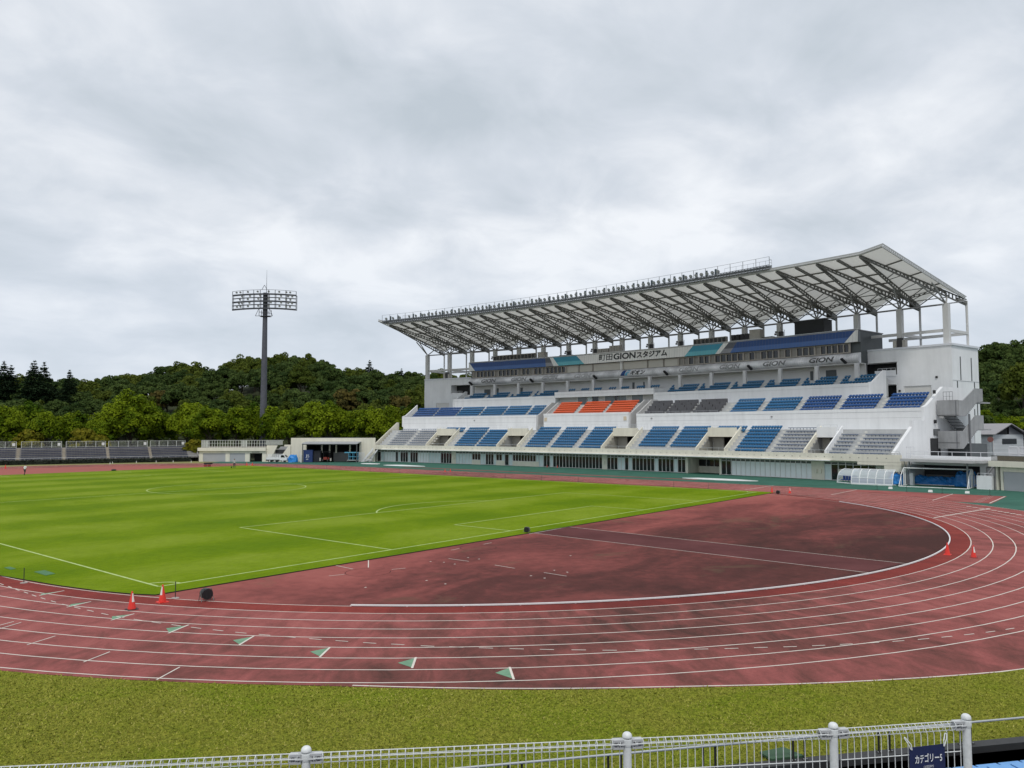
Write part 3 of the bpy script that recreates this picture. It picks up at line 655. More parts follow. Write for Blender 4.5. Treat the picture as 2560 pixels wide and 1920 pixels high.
# lower wing walls
lw_ = MB(); wl = [(305.5, 3.0), (305.5, 4.1), (310.6, 7.75), (311.3, 9.3), (314.0, 9.3), (314.0, 3.0)]
lw_.radial([(305.5, 0), (305.5, 4.0), (313.4, 9.05), (314.0, 9.05), (314.0, 0)], 16.32, .03); P('wing_wall', lw_, CREAM)
ew = MB(); ew.radial([(305.4, 3.0), (305.4, 4.05), (310.4, 7.5), (310.4, 8.35), (313.95, 8.4), (313.95, 10.3), (315.0, 10.6), (319.8, 13.3), (329.4, 13.3), (329.4, 0), (306, 0)], -.57, .06)
P('wing_wall', ew, WHITE)
ew = MB(); ew.radial([(313.9, 10.5), (315.0, 10.75), (319.4, 13.4), (319.4, 8), (313.9, 8)], 16.13, .04); P('wing_wall', ew, WHITE)
ewd = MB()
def rpanel(mb, b, rA, rB, zA, zB, mi=0): mb.arcbox(b-.012, b, rA, rB, zA, zB, mi, 9)
rpanel(ewd, -.575, 315.4, 318.2, 3.2, 5.9, 0); rpanel(ewd, -.575, 316.4, 318.2, 6.3, 7.2, 1)
for z in (6.4, 6.55, 6.7, 6.85, 7.0): rpanel(ewd, -.588, 316.5, 318.1, z, z+.05, 2)
P('service_door', ewd, [DARKIN, DGREY, GREYC])

# ---- middle tier
mw = MB()
def wall_b(b0, b1, zt, co=True):
    mw.arcbox(b0, b1, 314.0, 314.35, 7.0, zt-.52, 0)
    mw.arcbox(b0, b1, 313.965, 314.37, zt-.5, zt, 0)
    mw.arcbox(b0, b1, 314.05, 314.30, zt-.525, zt-.495, 1)
    mw.arcbox(b0+.002, b1-.002, 313.996, 314.05, 8.82, 8.845, 1)
wall_b(-.52, 6.9, 10.22); wall_b(7.17, 10.22, 10.60); wall_b(10.51, 16.13, 10.36)
P('middle_tier_wall', mw, [WHITE, GROOVE])
MR0, MDR, MZ0, MDZ, MN = 315.5, .72, 9.98, .50, 5
mt = MB(); mp = steps_profile(MR0, MDR, MZ0, MDZ, MN, 8.5, 321.4); mp = [(314.36, 8.5), (314.36, 9.7), (MR0, 9.7)]+mp[1:]
mt.sweep(mp, -.5, 6.9); mt.sweep(mp, 10.51, 16.1)
cz = MZ0+.12
mpc = steps_profile(315.3, .66, cz, .47, 6, 8.5, 321.6); mpc = [(314.36, 8.5), (314.36, 9.8), (315.3, 9.8)]+mpc[1:]
mt.sweep(mpc, 7.17, 10.22); P('middle_terrace', mt, STEP)
for b0, b1 in ((10.22, 10.51), (6.9, 7.17)):
    nt_ = MB(); pr = [(314.0, 7.19), (321.4, 7.19), (321.4, 12)]+[(314.3+i*.55, 7.19+4.8*(1-0)*(i/13)) for i in range(13, -1, -1)]
    st = [(314.2, 6.9)]
    for i in range(12): st += [(314.6+i*.5, 7.2+i*.4), (315.1+i*.5, 7.2+i*.4)]
    st += [(321.4, 11.98), (321.4, 6.9)]
    nt_.sweep(st, b0+.035, b1-.035, 1)
    for b in (b0+.002, b1-.037): nt_.radial([(314.36, 7.0), (314.36, 10.3), (315.2, 10.7), (319.3, 13.1), (321.3, 13.1), (321.3, 7.0)], b, .035, 0)
    P('stair_opening', nt_, [mat('stair side concrete', (.50, .50, .50), .8, .08, .5), GREYC])
    gr = MB(); railing(gr, [W(b0+.02, 313.9, 7.2), W((b0+b1)/2, 313.9, 7.2), W(b1-.02, 313.9, 7.2)], .95, 1, .03, 3); P('stair_gate', gr, PIPE)
MID = [(16.03, 15.1, S_DEEP), (15.07, 14.12, S_DEEP), (14.09, 13.13, S_BLUE), (13.08, 12.16, S_BLUE), (12.12, 11.21, S_BLUE), (11.13, 10.64, S_BLUE), (4.22, 3.47, S_BLUE), (3.32, 2.49, S_BLUE), (2.36, 1.54, S_DEEP), (1.40, .60, S_DEEP), (.43, -.36, S_DEEP)]
for b0, b1, m in MID: seat_rows(block(b0, b1, 'seat_block', 'block of deep blue seats' if m is S_DEEP else 'block of sky blue seats'), b0, b1, range(5), MR0, MDR, MZ0, MDZ, m)
for b0, b1 in ((10.12, 9.32), (9.17, 8.28), (8.19, 7.31)): seat_rows(block(b0, b1, 'seat_block', 'block of bright orange seats'), b0, b1, range(6), 315.3, .66, cz, .47, S_ORNG)
for b0, b1 in ((6.8, 6.16), (6.1, 5.36), (5.28, 4.50)): seat_rows(block(b0, b1, 'desk_block', 'block of dark grey desk fronted places'), b0, b1, range(5), MR0, MDR, MZ0, MDZ, S_GREY, 'desk')
for b in (15.09, 14.1, 13.1, 12.14, 11.17, 4.36, 3.4, 2.43, 1.47, .515, 6.13, 5.32): P('aisle_steps', aisle(b-.035, b+.035, MR0, MDR, MZ0, MDZ, 5), AISLE)
for b in (9.245, 8.235): P('aisle_steps', aisle(b-.035, b+.035, 315.3, .66, cz, .47, 6), AISLE)
fr_ = MB()
for b0, b1 in ((.45, -.45), (1.42, .58), (2.38, 1.52), (3.34, 2.45), (4.25, 3.43), (16.0, 10.6), (6.8, 4.5)):
    n = max(2, int(abs(b1-b0)/.2)); railing(fr_, [W(b0+(b1-b0)*i/n, 315.2, 9.7) for i in range(n+1)], .85, 1, .02)
P('middle_railing', fr_, PIPE)
br = MB()      # slender railing on the walkway under the wall
for b0, b1 in ((13.0, 10.6), (10.2, 9.4), (9.25, 8.35), (8.2, 7.3), (6.9, 6.3), (6.2, 5.3), (5.2, 4.4)):
    n = 6; railing(br, [W(b0+(b1-b0)*i/n, 311.6, 7.19) for i in range(n+1)], 1.05, 1, .013, 1)
P('walkway_railing', br, PIPE)
for b, z in ((10.14, 9.0), (7.28, 9.0)): nt2 = MB(); nt2.arcbox(b-.05, b+.05, 313.93, 313.96, z, z+.75, 0, 9); P('notice_board', nt2, mat('notice paper', (.62, .52, .38), .7, .12, 4))
for b, z in ((2.9, 9.2), (13.0, 9.3), (6.4, 9.25)): wall_l = MB(); wall_l.arcbox(b-.02, b+.02, 313.85, 313.98, z, z+.18, 0, 9); P('wall_lamp', wall_l, mat('lamp grey', (.25, .25, .25), .6))

# ---- upper tier
uw = MB()
def upwall(b0, b1, z0, zt, r_=321.5):
    uw.arcbox(b0, b1, r_, r_+.35, z0, zt-.55, 0); uw.arcbox(b0, b1, r_-.035, r_+.37, zt-.53, zt, 0); uw.arcbox(b0, b1, r_+.04, r_+.3, zt-.555, zt-.525, 1)
upwall(1.12, 7.02, 11.6, 14.55); upwall(10.62, 14.75, 11.6, 14.7); upwall(7.05, 10.6, 14.25, 15.45)
uw.arcbox(7.05, 10.6, 321.9, 328, 14.25, 14.45)
uw.arcbox(6.98, 7.06, 321.5, 326, 11.6, 14.4); uw.arcbox(10.58, 10.66, 321.5, 326, 11.6, 14.4)
P('upper_tier_wall', uw, [WHITE, GROOVE])
UR0, UDR, UZ0, UDZ = 322.6, .78, 13.98, .52
ut = MB(); up_ = steps_profile(UR0, UDR, UZ0, UDZ, 4, 12.5, 328.6); up_ = [(321.86, 12.5), (321.86, 13.7), (UR0, 13.7)]+up_[1:]
ut.sweep(up_, 1.15, 7.0); ut.sweep(up_, 10.62, 14.75); ut.sweep([(324.9, 14.46), (324.9, 15.54), (328.6, 15.54), (328.6, 14.46)], 7.0, 10.62)
P('upper_terrace', ut, STEP)
UCOL = [14.48, 13.51, 12.52, 11.54, 10.57, 9.60, 8.60, 7.61, 6.61, 5.62, 4.63, 3.64, 2.68, 1.70]
UP = [(14.57, 13.77), (13.64, 12.79), (12.67, 11.88), (11.72, 10.86), (6.82, 5.93), (5.85, 4.98), (4.87, 4.02), (3.90, 3.04), (2.92, 2.10), (1.96, 1.20)]
for b0, b1 in UP:
    g = {}
    for c in UCOL:
        if b1 < c < b0: g = {3: (c-.13, c+.13), 2: (c-.07, c+.07)}
    seat_rows(block(b0, b1, 'seat_block', 'block of teal blue seats under the press box'), b0, b1, range(4), UR0, UDR, UZ0, UDZ, S_TEAL_SHADE, gap=g)
for b0, b1 in ((10.46, 10.2), (10.0, 9.68), (9.52, 9.22), (8.98, 8.7), (8.54, 8.24), (8.0, 7.7), (7.52, 7.2)): seat_rows(block(b0, b1), b0, b1, [3], UR0, UDR, UZ0+.18, UDZ, S_TEAL_SHADE)
for b in (13.7, 12.73, 11.8, 5.89, 4.925, 3.96, 2.98, 2.03): P('aisle_steps', aisle(b-.035, b+.035, UR0, UDR, UZ0, UDZ, 4), AISLE)
for b in (1.08, 14.76):
    us = MB(); us.radial([(321.4, 11.5), (321.4, 14.62), (322.4, 14.75), (326.3, 16.75), (326.9, 16.75), (326.9, 11.5)], b, .035); P('wing_wall', us, WHITE)
# lounge glazing behind the orange seats
lg = MB(); lf = MB()
lay = [(7.06, 7.55, 'w'), (7.55, 7.95, 'g'), (7.95, 8.12, 'w'), (8.12, 8.42, 'g'), (8.42, 8.55, 'd'), (8.55, 8.9, 'g'), (8.9, 9.1, 'w'), (9.1, 9.35, 'd'), (9.35, 9.55, 'p'), (9.55, 9.9, 'g'), (9.9, 10.58, 'w')]
for b0, b1, t in lay:
    lg.arcbox(b0, b1, 323.2, 323.3, 12.3, 14.25, {'w': 0, 'g': 1, 'd': 2, 'p': 3}[t])
    if t != 'w':
        for b in (b0, b1): lf.arcbox(b-.012, b+.012, 323.12, 323.2, 12.3, 14.25)
o = P('lounge_front', lg, [mat('lounge panel', (.60, .60, .58), .6), mat('lounge glass', (.16, .19, .20), .12), GLASSD, GLASSP]); build('window_frame', lf, mat('white frame', (.72, .72, .70), .5), o)
# back wall, columns
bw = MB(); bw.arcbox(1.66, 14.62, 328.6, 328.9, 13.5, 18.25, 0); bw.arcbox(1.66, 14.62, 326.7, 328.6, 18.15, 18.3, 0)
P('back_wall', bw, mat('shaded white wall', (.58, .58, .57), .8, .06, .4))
for b0, b1, z0, z1 in ((2.36, 2.62, 15.6, 17.5), (2.95, 3.02, 15.9, 17.5), (13.95, 14.2, 15.9, 17.2), (13.6, 13.68, 15.6, 17.4), (12.6, 12.7, 15.6, 17.3), (8.35, 8.42, 15.7, 17.3), (8.0, 8.04, 15.7, 17.3)): bd = MB(); bd.arcbox(b0, b1, 328.5, 328.6, z0, z1, 0, 9); P('back_door', bd, DGREY)
for b in UCOL:
    c = MB(); c.arcbox(b-.042, b+.042, 325.95, 326.5, 14.9, 18.2, 0, 9); P('column', c, mat('column white', (.62, .62, .62), .75, .05, .5))

# ---- press box
PB0, PB1 = 1.66, 14.62
pb = MB(); pb.arcbox(PB0, PB1, 327.2, 335, 18.3, 23.7, 0); pb.arcbox(PB0-.015, PB1+.015, 326.4, 335.2, 23.72, 23.86, 1)
P('press_box_body', pb, [DGREY, GREYC])
bn = MB(); bp_ = [(327.2, 18.22)]+[(327.0-.95*math.sin(PI*(i/10)**.9)**.7, 18.24+1.78*i/10) for i in range(11)]+[(327.2, 20.02)]
bn.sweep(bp_, PB0, PB1, 0, .25)
for k in range(int((PB1-PB0)/.0619)):
    b = PB0+.03+k*.0619
    bn.sweep([(r_-.006, z) for r_, z in bp_[1:-1]]+[(r_+.02, z) for r_, z in bp_[1:-1][::-1]], b, b+.0022, 1, 9)
P('silver_band', bn, [BAND, mat('band joint', (.30, .30, .31), .6)])
def band_r(z):
    t = min(1, max(0, (z-18.24)/1.78)); return 327.0-.95*math.sin(PI*t**.9)**.7
def band_fn(b0, b1, z0, z1, lean=0): return lambda u, v: W(b0+(b1-b0)*u, band_r(z0+(z1-z0)*v)-.025, z0+(z1-z0)*v)
gk = [(14.07, 13.45, .085), (12.81, 12.19, .20), (11.55, 10.95, .30), (10.30, 9.68, .38), (6.63, 6.00, .38), (5.36, 4.75, .28), (4.10, 3.48, .16), (2.86, 2.24, .07)]
for b0, b1, g in gk:
    t = MB(); text_on(t, 'GION', band_fn(b0, b1, 18.72, 19.58), shear=.22, offset=.035)
    P('band_lettering', t, mat('band ink %d' % int(g*100), (g, g, g*1.03), .5), recalc=False)
t = MB(); text_on(t, 'ギオン', band_fn(8.26, 7.76, 18.72, 19.75), shear=.18, offset=.045); P('band_lettering', t, INKB, recalc=False)
t = MB(); fn = band_fn(8.62, 8.28, 18.66, 19.80)
tris(t, [[(0, 0), (.42, 0), (.62, 1), (.30, 1), (.22, .86)]], fn, 0); tris(t, [[(.46, 0), (.70, 0), (.78, .42), (.64, .62), (.58, .55)], [(.78, .42), (1., .56), (.94, .70), (.64, .62)]], fn, 1); tris(t, [[(.66, .78), (.98, .84), (1.0, 1), (.70, 1)]], fn, 1); tris(t, [[(.70, .66), (.92, .72), (.90, .775), (.72, .74)]], fn, 2)
P('band_emblem', t, [F_DBLUE, mat('emblem light blue', (.10, .36, .55), .5), mat('emblem white', (.7, .7, .7), .5)], recalc=False)
# window ribbon
def ribbon(b0, b1, kind):
    g = MB(); f = MB(); z0, z1 = 20.08, 21.68
    if kind == 'win':
        n = 6
        for i in range(n):
            p = b0+(b1-b0)*i/n; q = b0+(b1-b0)*(i+1)/n
            g.arcbox(p, q, 326.95, 327.0, z0, z1, (1 if (i == n-1 or rnd.random() < .12) else 0), 9)
            w = .022 if i == 0 else .012
            f.arcbox(p-w, p+w, 326.72, 326.94, z0, z1, 0, 9)
        f.arcbox(b1-.02, b1+.02, 326.7, 326.93, z0, z1, 0, 9)
        f.arcbox(b0, b1, 326.75, 326.93, z0-.05, z0+.12, 0); f.arcbox(b0, b1, 326.75, 326.93, z1-.14, z1+.05, 0)
        o = P('press_window', g, [GLASSD, mat('window blind grey', (.26, .245, .225), .6)]); build('window_frame', f, WFRAME, o)
    else:
        g.arcbox(b0+.012, b1-.012, 326.9, 326.98, z0, z1, 0, 9); f.arcbox(b0-.016, b0+.016, 326.8, 326.98, z0-.05, z1+.05, 0, 9); f.arcbox(b1-.016, b1+.016, 326.8, 326.98, z0-.05, z1+.05, 0, 9)
        o = P('press_window', g, BLIND, ); build('window_frame', f, WFRAME, o)
e = [1.9, 2.76, 3.71, 4.71, 5.72, 6.70]
for a, b in zip(e, e[1:]): ribbon(a, b, 'win')
e = [10.70, 11.62, 12.6, 13.57, 14.50]
for a, b in zip(e, e[1:]): ribbon(a, b, 'win')
for a, b in ((6.72, 7.19), (7.19, 7.73), (7.73, 8.58), (8.70, 9.68), (9.68, 10.20), (10.20, 10.67)): ribbon(a, b, 'blind')
for b in (8.62, 8.67): pil = MB(); pil.arcbox(b-.018, b+.018, 326.7, 326.95, 20.02, 21.74, 0, 9); P('press_mullion', pil, F_WHITE)
# fascia of coloured panels
fa = MB(); zs = [21.76, 22.62, 23.92]; rs = [326.2, 326.28, 326.42]
def fline(bb, bt): return [bb+(bt-bb)*(z-zs[0])/(zs[2]-zs[0]) for z in zs]
seq = [(14.62, 14.62), (14.36, 14.64), (11.42, 11.47), (11.12, 11.30), (10.92, 11.18), (9.94, 10.28), (6.46, 6.18), (5.50, 5.24), (5.36, 5.08), (5.05, 4.84), (1.98, 1.70), (1.66, 1.66)]
seq[0] = (14.62, 14.66)
lo = [6, 1, 3, 6, 5, 6, 5, 6, 3, 1, 6]; hi_ = [6, 0, 2, 6, 4, 6, 4, 6, 2, 0, 6]
for i in range(len(seq)-1):
    A_ = fline(*seq[i]); B_ = fline(*seq[i+1])
    for j, tb in ((0, lo), (1, hi_)):
        n = max(1, int(abs(A_[j]-B_[j])/.0833+.5))
        for k in range(n):
            f0 = k/n; f1 = (k+1)/n
            q = [W(A_[j]+(B_[j]-A_[j])*f0, rs[j], zs[j]), W(A_[j]+(B_[j]-A_[j])*f1, rs[j], zs[j]), W(A_[j+1]+(B_[j+1]-A_[j+1])*f1, rs[j+1], zs[j+1]), W(A_[j+1]+(B_[j+1]-A_[j+1])*f0, rs[j+1], zs[j+1])]
            fa.poly(q, tb[i])
fa.arcbox(PB0, PB1, 326.5, 327.2, 21.78, 23.7, 7)
for k in range(156):
    b = PB0+.04+k*.0833
    fa.sweep([(326.19, 21.77), (326.41, 23.9), (326.44, 23.9), (326.22, 21.77)], b, b+.0022, 7, 9)
P('press_box_fascia', fa, [F_DBLUE, F_MBLUE, F_DGREY, F_MGREY, F_CYAN, F_LCYAN, F_WHITE, mat('panel joint', (.16, .17, .18), .7)], recalc=False)
fcap = MB(); fcap.arcbox(PB0, PB1, 326.36, 326.6, 23.93, 24.0); P('fascia_capping', fcap, FRAME)
t = MB()
for txt, ua, ub, of in (('町田', 0, .205, .014), ('GION', .222, .55, .032), ('スタジアム', .563, 1, .040)):
    text_on(t, txt, lambda u, v: W(9.40+(7.02-9.40)*(ua+(ub-ua)*u), 326.16+.11*(22.3+1.36*v-21.76)/1.1, 22.22+1.36*v), offset=of, spacing=.98)
P('stadium_name_sign', t, INKB, recalc=False)
for i, b in enumerate((14.5, 11.95, 9.5, 7.03, 6.95, 4.45, 1.98)[:7]):
    if i == 4: continue
    s = MB(); c = WV(b, 325.75, 18.55); o_ = (WV(b, 327, 0)-WV(b, 326, 0)); t_ = (WV(b+.1, 326, 0)-WV(b, 326, 0)).normalized()
    s.obox(c+Vector((0, 0, .12)), t_*.17, (-o_+Vector((0, 0, 1.2))).normalized()*.5+t_*.22, (o_+Vector((0, 0, .8))).normalized()*.2, 0); s.tube(c, c+o_*.9, .06)
    P('loudspeaker', s, BLK)

# ---- end towers
def wall_holes(mb, r_, b0, b1, z0, z1, holes, depth=.4, mi=0, back=1):
    """front face at radius r_ with recessed openings; holes: (b0,b1,z0,z1,depth,back material)"""
    bsx = sorted({b0, b1, *[h[0] for h in holes], *[h[1] for h in holes]}); zsx = sorted({z0, z1, *[h[2] for h in holes], *[h[3] for h in holes]})
    for a, b in zip(bsx, bsx[1:]):
        for c, d in zip(zsx, zsx[1:]):
            if any(h[0]-1e-6 <= a and b <= h[1]+1e-6 and h[2]-1e-6 <= c and d <= h[3]+1e-6 for h in holes): continue
            n = max(1, int((b-a)/.5+.99))
            for i in range(n):
                p = a+(b-a)*i/n; q = a+(b-a)*(i+1)/n
                mb.poly([W(p, r_, c), W(q, r_, c), W(q, r_, d), W(p, r_, d)], mi)
    for a, b, c, d, dep, m in holes:
        r1 = r_+dep
        mb.poly([W(a, r1, c), W(b, r1, c), W(b, r1, d), W(a, r1, d)], m)
        mb.poly([W(a, r_, c), W(b, r_, c), W(b, r1, c), W(a, r1, c)], mi); mb.poly([W(a, r_, d), W(b, r_, d), W(b, r1, d), W(a, r1, d)], mi)
        mb.poly([W(a, r_, c), W(a, r1, c), W(a, r1, d), W(a, r_, d)], mi); mb.poly([W(b, r_, c), W(b, r1, c), W(b, r1, d), W(b, r_, d)], mi)
TWR = 329.5; TZ = 20.25
tw = MB()
holes = [(1.0, 1.84, 16.15, 18.25, 2.5, 1), (1.02, 1.42, 12.4, 14.5, 2.0, 1), (.27, .86, 12.3, 14.15, .12, 2)]
wall_holes(tw, TWR, -.17, 1.9, 2.8, TZ, holes)
def tower_rest(mb, b0, b1):
    n = 4
    for i in range(n):
        p = b0+(b1-b0)*i/n; q = b0+(b1-b0)*(i+1)/n
        mb.poly([W(p, 339, 0), W(q, 339, 0), W(q, 339, TZ), W(p, 339, TZ)]); mb.poly([W(p, TWR, TZ), W(q, TWR, TZ), W(q, 339, TZ), W(p, 339, TZ)])
    for b in (b0, b1): mb.poly([W(b, TWR, 0), W(b, 339, 0), W(b, 339, TZ), W(b, TWR, TZ)])
    mb.arcbox(b0-.03, b1, TWR-.14, 339.15, TZ+.0, TZ+.32, 3)
tower_rest(tw, -.17, 1.9)
o = P('end_tower', tw, [WHITE, DARKIN, mat('roller shutter white', (.66, .65, .62), .6, .04, .4), mat('coping white', (.66, .68, .72), .7)])
sl_ = MB()
for rA, zA, zB in ((332.3, 14.9, 18.6), (336.2, 14.9, 18.6), (331.0, 11.9, 14.7), (337.1, 12.0, 14.7), (336.8, 7.4, 10.4), (337.9, 7.4, 12.2), (336.3, 2.9, 6.6)): sl_.arcbox(-.182, -.169, rA, rA+.16, zA, zB, 0, 9)
sl_.arcbox(-.176, -.169, TWR+.02, 338.9, 14.76, 14.8, 1, 9)
build('drain_pipe', sl_, [DGREY, GROOVE], o)
lo_ = MB(); lo_.arcbox(1.02, 1.5, TWR-.10, TWR-.02, 15.9, 16.9, 0, 9); lo_.arcbox(1.05, 1.42, TWR-.08, TWR, 14.55, 14.62, 0, 9)
railing(lo_, [W(1.03+.1*i, TWR-.06, 16.9) for i in range(5)], .35, 1, .03); build('balcony_front', lo_, WHITE, o)
for b, z in ((.15, 15.25), (.19, 12.85), (1.5, 13.3), (.95, 13.3)): lm_ = MB(); lm_.arcbox(b-.022, b+.022, TWR-.12, TWR-.01, z, z+.3, 0, 9); build('wall_lamp', lm_, BLK, o)
ht = MB()
for bA, z in ((1.72, 12.85), (.99, 12.85)):
    for i in range(4): ht.arcbox(bA-.035*i-.02, bA-.035*i, TWR-.03 if bA < 1.5 else TWR-.03, TWR-.01, z, z+.22, 0, 9)
build('door_sign', ht, DGREY, o)
tw = MB()
wall_holes(tw, TWR, 14.9, 16.96, 2.8, TZ, [(14.92, 15.76, 16.1, 18.7, 2.5, 1), (15.5, 15.66, 12.3, 14.6, 1.2, 4), (15.85, 16.42, 12.3, 14.2, .12, 2)])
tower_rest(tw, 14.9, 16.96)
o = P('end_tower', tw, [WHITE, DARKIN, MATS['roller shutter white'], MATS['coping white'], mat('door grey', (.28, .28, .28), .6)])
lo_ = MB(); lo_.arcbox(15.25, 15.74, TWR-.10, TWR-.02, 15.4, 16.7, 0, 9); railing(lo_, [W(15.26+.1*i, TWR-.06, 16.7) for i in range(6)], .4, 1, .03); build('balcony_front', lo_, WHITE, o)

# ---- outside stair at the near end
STC = mat('stair concrete', (.30, .305, .31), .85, .14, .7, streak=.22)
st = MB()
SB0, SB1 = -.60, -1.0
def panel(mb, b0, b1, r0, r1, z0, z1): mb.arcbox(min(b0, b1), max(b0, b1), r0, r1, z0, z1, 0, 9)
panel(st, SB0, SB1, 317.3, 317.5, 9.0, 11.25); panel(st, SB0, SB1, 317.3, 319.6, 9.0, 9.2)
panel(st, SB0, SB1, 317.3, 317.5, 4.45, 6.93); panel(st, SB0, SB1, 317.3, 319.6, 5.2, 5.35)
def slope_panel(mb, b, pts): mb.radial(pts, b, .02)
slope_panel(st, SB1-.01, [(317.5, 9.0), (317.5, 11.2), (318.9, 11.2), (322.6, 13.0), (325.0, 13.0), (325.0, 11.2), (323.0, 11.0), (319.4, 9.0)])
slope_panel(st, SB1-.01, [(317.5, 4.45), (317.5, 6.93), (318.7, 6.93), (322.6, 9.15), (325.0, 9.15), (325.0, 7.1), (322.9, 7.1), (318.5, 4.45)])
for i in range(9): st.arcbox(SB1, SB0, 319.6+i*.38, 320.05+i*.38, 9.1+i*.21, 9.3+i*.21, 0, 9); st.arcbox(SB1, SB0, 319.6+i*.38, 320.05+i*.38, 5.2+i*.21, 5.45+i*.21, 0, 9)
st.arcbox(SB1, SB0, 323, 327.5, 10.9, 11.1, 0, 9); st.arcbox(SB1, SB0, 323, 327.5, 7.0, 7.2, 0, 9)
for i in range(9): st.arcbox(SB1+.2, SB0+.02, 319.6+i*.38, 320.05+i*.38, 8.9-i*.21, 9.05-i*.21, 1, 9)
st.arcbox(SB1, SB0, 320.5, 326, 2.8, 5.1, 1, 9)
o = P('outside_stair', st, [STC, DGREY])
sr = MB(); railing(sr, [W(-.62-.06*i, 319.0, 11.2) for i in range(4)], 1.3, 1, .03, 1); sr.tube(W(-1.03, 320.2, 2.9), W(-1.03, 320.2, 9.3), .13); sr.tube(W(-.97, 317.2, 4.5), W(-.97, 317.2, 6.9), .04); sr.tube(W(-.97, 317.2, 9), W(-.97, 317.2, 11.2), .04)
build('stair_post', sr, mat('stair steel', (.13, .135, .145), .6), o)
for z in (12.2, 8.0): slm = MB(); slm.arcbox(-.615, -.575, 316.6, 316.9, z, z+.5, 0, 9); build('wall_lamp', slm, BLK, o)

# ---- roof
RC, RV, RF = 331.13, 338.54, 311.55
ZC, ZV, ZF, ZR = 27.05, 28.45, 32.73, 30.7
CM = mat('column paint', (.58, .58, .57), .65, .06, .4, streak=.06)
def base_of(b): return TZ+.3 if (b < 1.5 or b > 15.2) else 23.7
for k in range(18):
    c = MB(); w = .058
    c.arcbox(k-w, k+w, RC-.42, RC+.42, base_of(k), ZC, 0, 9); P('roof_column', c, CM)
    c = MB(); c.tube(W(k, RV, base_of(k)), W(k, RV, ZV-.2), .19, n=8); P('roof_post', c, CM)
Fp = lambda k: WV(k+.5, RF, ZF); Vp = lambda k: WV(k, RV, ZV); Rp = lambda k: WV(k+.5, RV, ZR)
CR = WV(0, RF, 33.3); CL = WV(17, RF, 33.75)
mm_ = MB(); dz = Vector((0, 0, .22))
for k in range(18):
    if 0 < k < 17: mm_.poly([Fp(k-1)+dz, Fp(k)+dz, Vp(k)+dz], 0)
    if k < 17:
        mm_.poly([Fp(k)+dz, Rp(k)+dz, Vp(k)+dz], 0); mm_.poly([Fp(k)+dz, Vp(k+1)+dz, Rp(k)+dz], 0)
mm_.poly([CR+dz, Fp(0)+dz, Vp(0)+dz], 0); mm_.poly([Fp(16)+dz, CL+dz, Vp(17)+dz], 0)
P('roof_membrane', mm_, MEMB, recalc=False)
def ladder(mb, a, b, d0, d1, n, w=.17, mi=0):
    """two chords with rungs: upper chord a-b, lower chord dropping d0..d1 below it"""
    a = Vector(a); b = Vector(b); k = Vector((0, 0, 1)); mb.beam(a, b, w, w, mi); mb.beam(a-k*d0, b-k*d1, w*1.1, w*1.2, mi)
    for i in range(1, n):
        t = i/n; p = a.lerp(b, t); mb.beam(p, p-k*(d0+(d1-d0)*t), .11, .22, mi, upv=(b-a).normalized())
for k in range(17):
    for kk in (k, k+1):
        t = MB(); ladder(t, Fp(k), Vp(kk), .25, .95, 28)
        p = Fp(k).lerp(Vp(kk), .90); q = Vp(kk); t.beam(p-Vector((0, 0, .55)), q-Vector((0, 0, .55)), .34, .5)
        P('roof_truss', t, STEELD)
for k in range(18):
    t = MB()
    if 0 < k < 17:
        m0 = (Fp(k-1)+Fp(k))/2; t.beam(m0-Vector((0, 0, .1)), Vp(k)-Vector((0, 0, .1)), .30, .36)
        for f in (.16, .33, .5, .66): t.beam(Fp(k-1).lerp(Vp(k), f), Fp(k).lerp(Vp(k), f), .14, .22)
    elif k == 0:
        for f in (.22, .44, .66): t.beam(CR.lerp(Vp(0), f), Fp(0).lerp(Vp(0), f), .14, .2)
    else:
        for f in (.22, .44, .66): t.beam(CL.lerp(Vp(17), f), Fp(16).lerp(Vp(17), f), .14, .2)
    if k < 17:
        A_ = lambda f: Fp(k).lerp(Vp(k), f); B_ = lambda f: Fp(k).lerp(Vp(k+1), f); C_ = lambda f: Fp(k).lerp(Rp(k), f)
        t.beam(Fp(k), Rp(k), .16, .2)
        for f in (.42, .62, .82):
            t.beam(A_(f), C_(f), .12); t.beam(B_(f), C_(f), .12); t.beam(A_(f)-Vector((0, 0, f*.8)), C_(f+.10), .12); t.beam(B_(f)-Vector((0, 0, f*.8)), C_(f+.10), .12)
            if f > .5: t.beam(A_(f)-Vector((0, 0, f*.9)), B_(f)-Vector((0, 0, f*.9)), .12)
        ladder(t, A_(.80), C_(.97), .3, .3, 6, .12); ladder(t, B_(.80), C_(.97), .3, .3, 6, .12)
        t.beam(Vp(k), Rp(k), .14); t.beam(Vp(k+1), Rp(k), .14)
    P('roof_beams', t, STEELD)
    s = MB(); top = WV(k, RC, ZC); s.lathe(W(k, RC, ZC-.3), [(.38, 0), (.38, .35), (.2, .42)], 10)
    tg = []
    if k < 17: tg += [Fp(k).lerp(Vp(k), .52), Fp(k).lerp(Vp(k), .80)]
    if k > 0: tg += [Fp(k-1).lerp(Vp(k), .52), Fp(k-1).lerp(Vp(k), .80)]
    if k == 0: tg += [CR.lerp(Vp(0), .55)]
    if k == 17: tg += [CL.lerp(Vp(17), .55)]
    for q in tg: s.tube(top, q-Vector((0, 0, .7)), .13, n=8)
    P('branch_strut', s, mat('strut grey', (.30, .30, .29), .55, .06, 1))
tb = MB()
for k in range(17):
    tb.tube(W(k, RC, ZC-.05), W(k+1, RC, ZC-.05), .14, n=8); tb.tube(W(k, RV, ZV-.25), W(k+1, RV, ZV-.25), .10, n=6)
    tb.tube(W(k, RC, ZC), W(k, RV, ZV-.25), .09, n=6)
P('tie_beam', tb, mat('tie grey', (.24, .24, .25), .55))
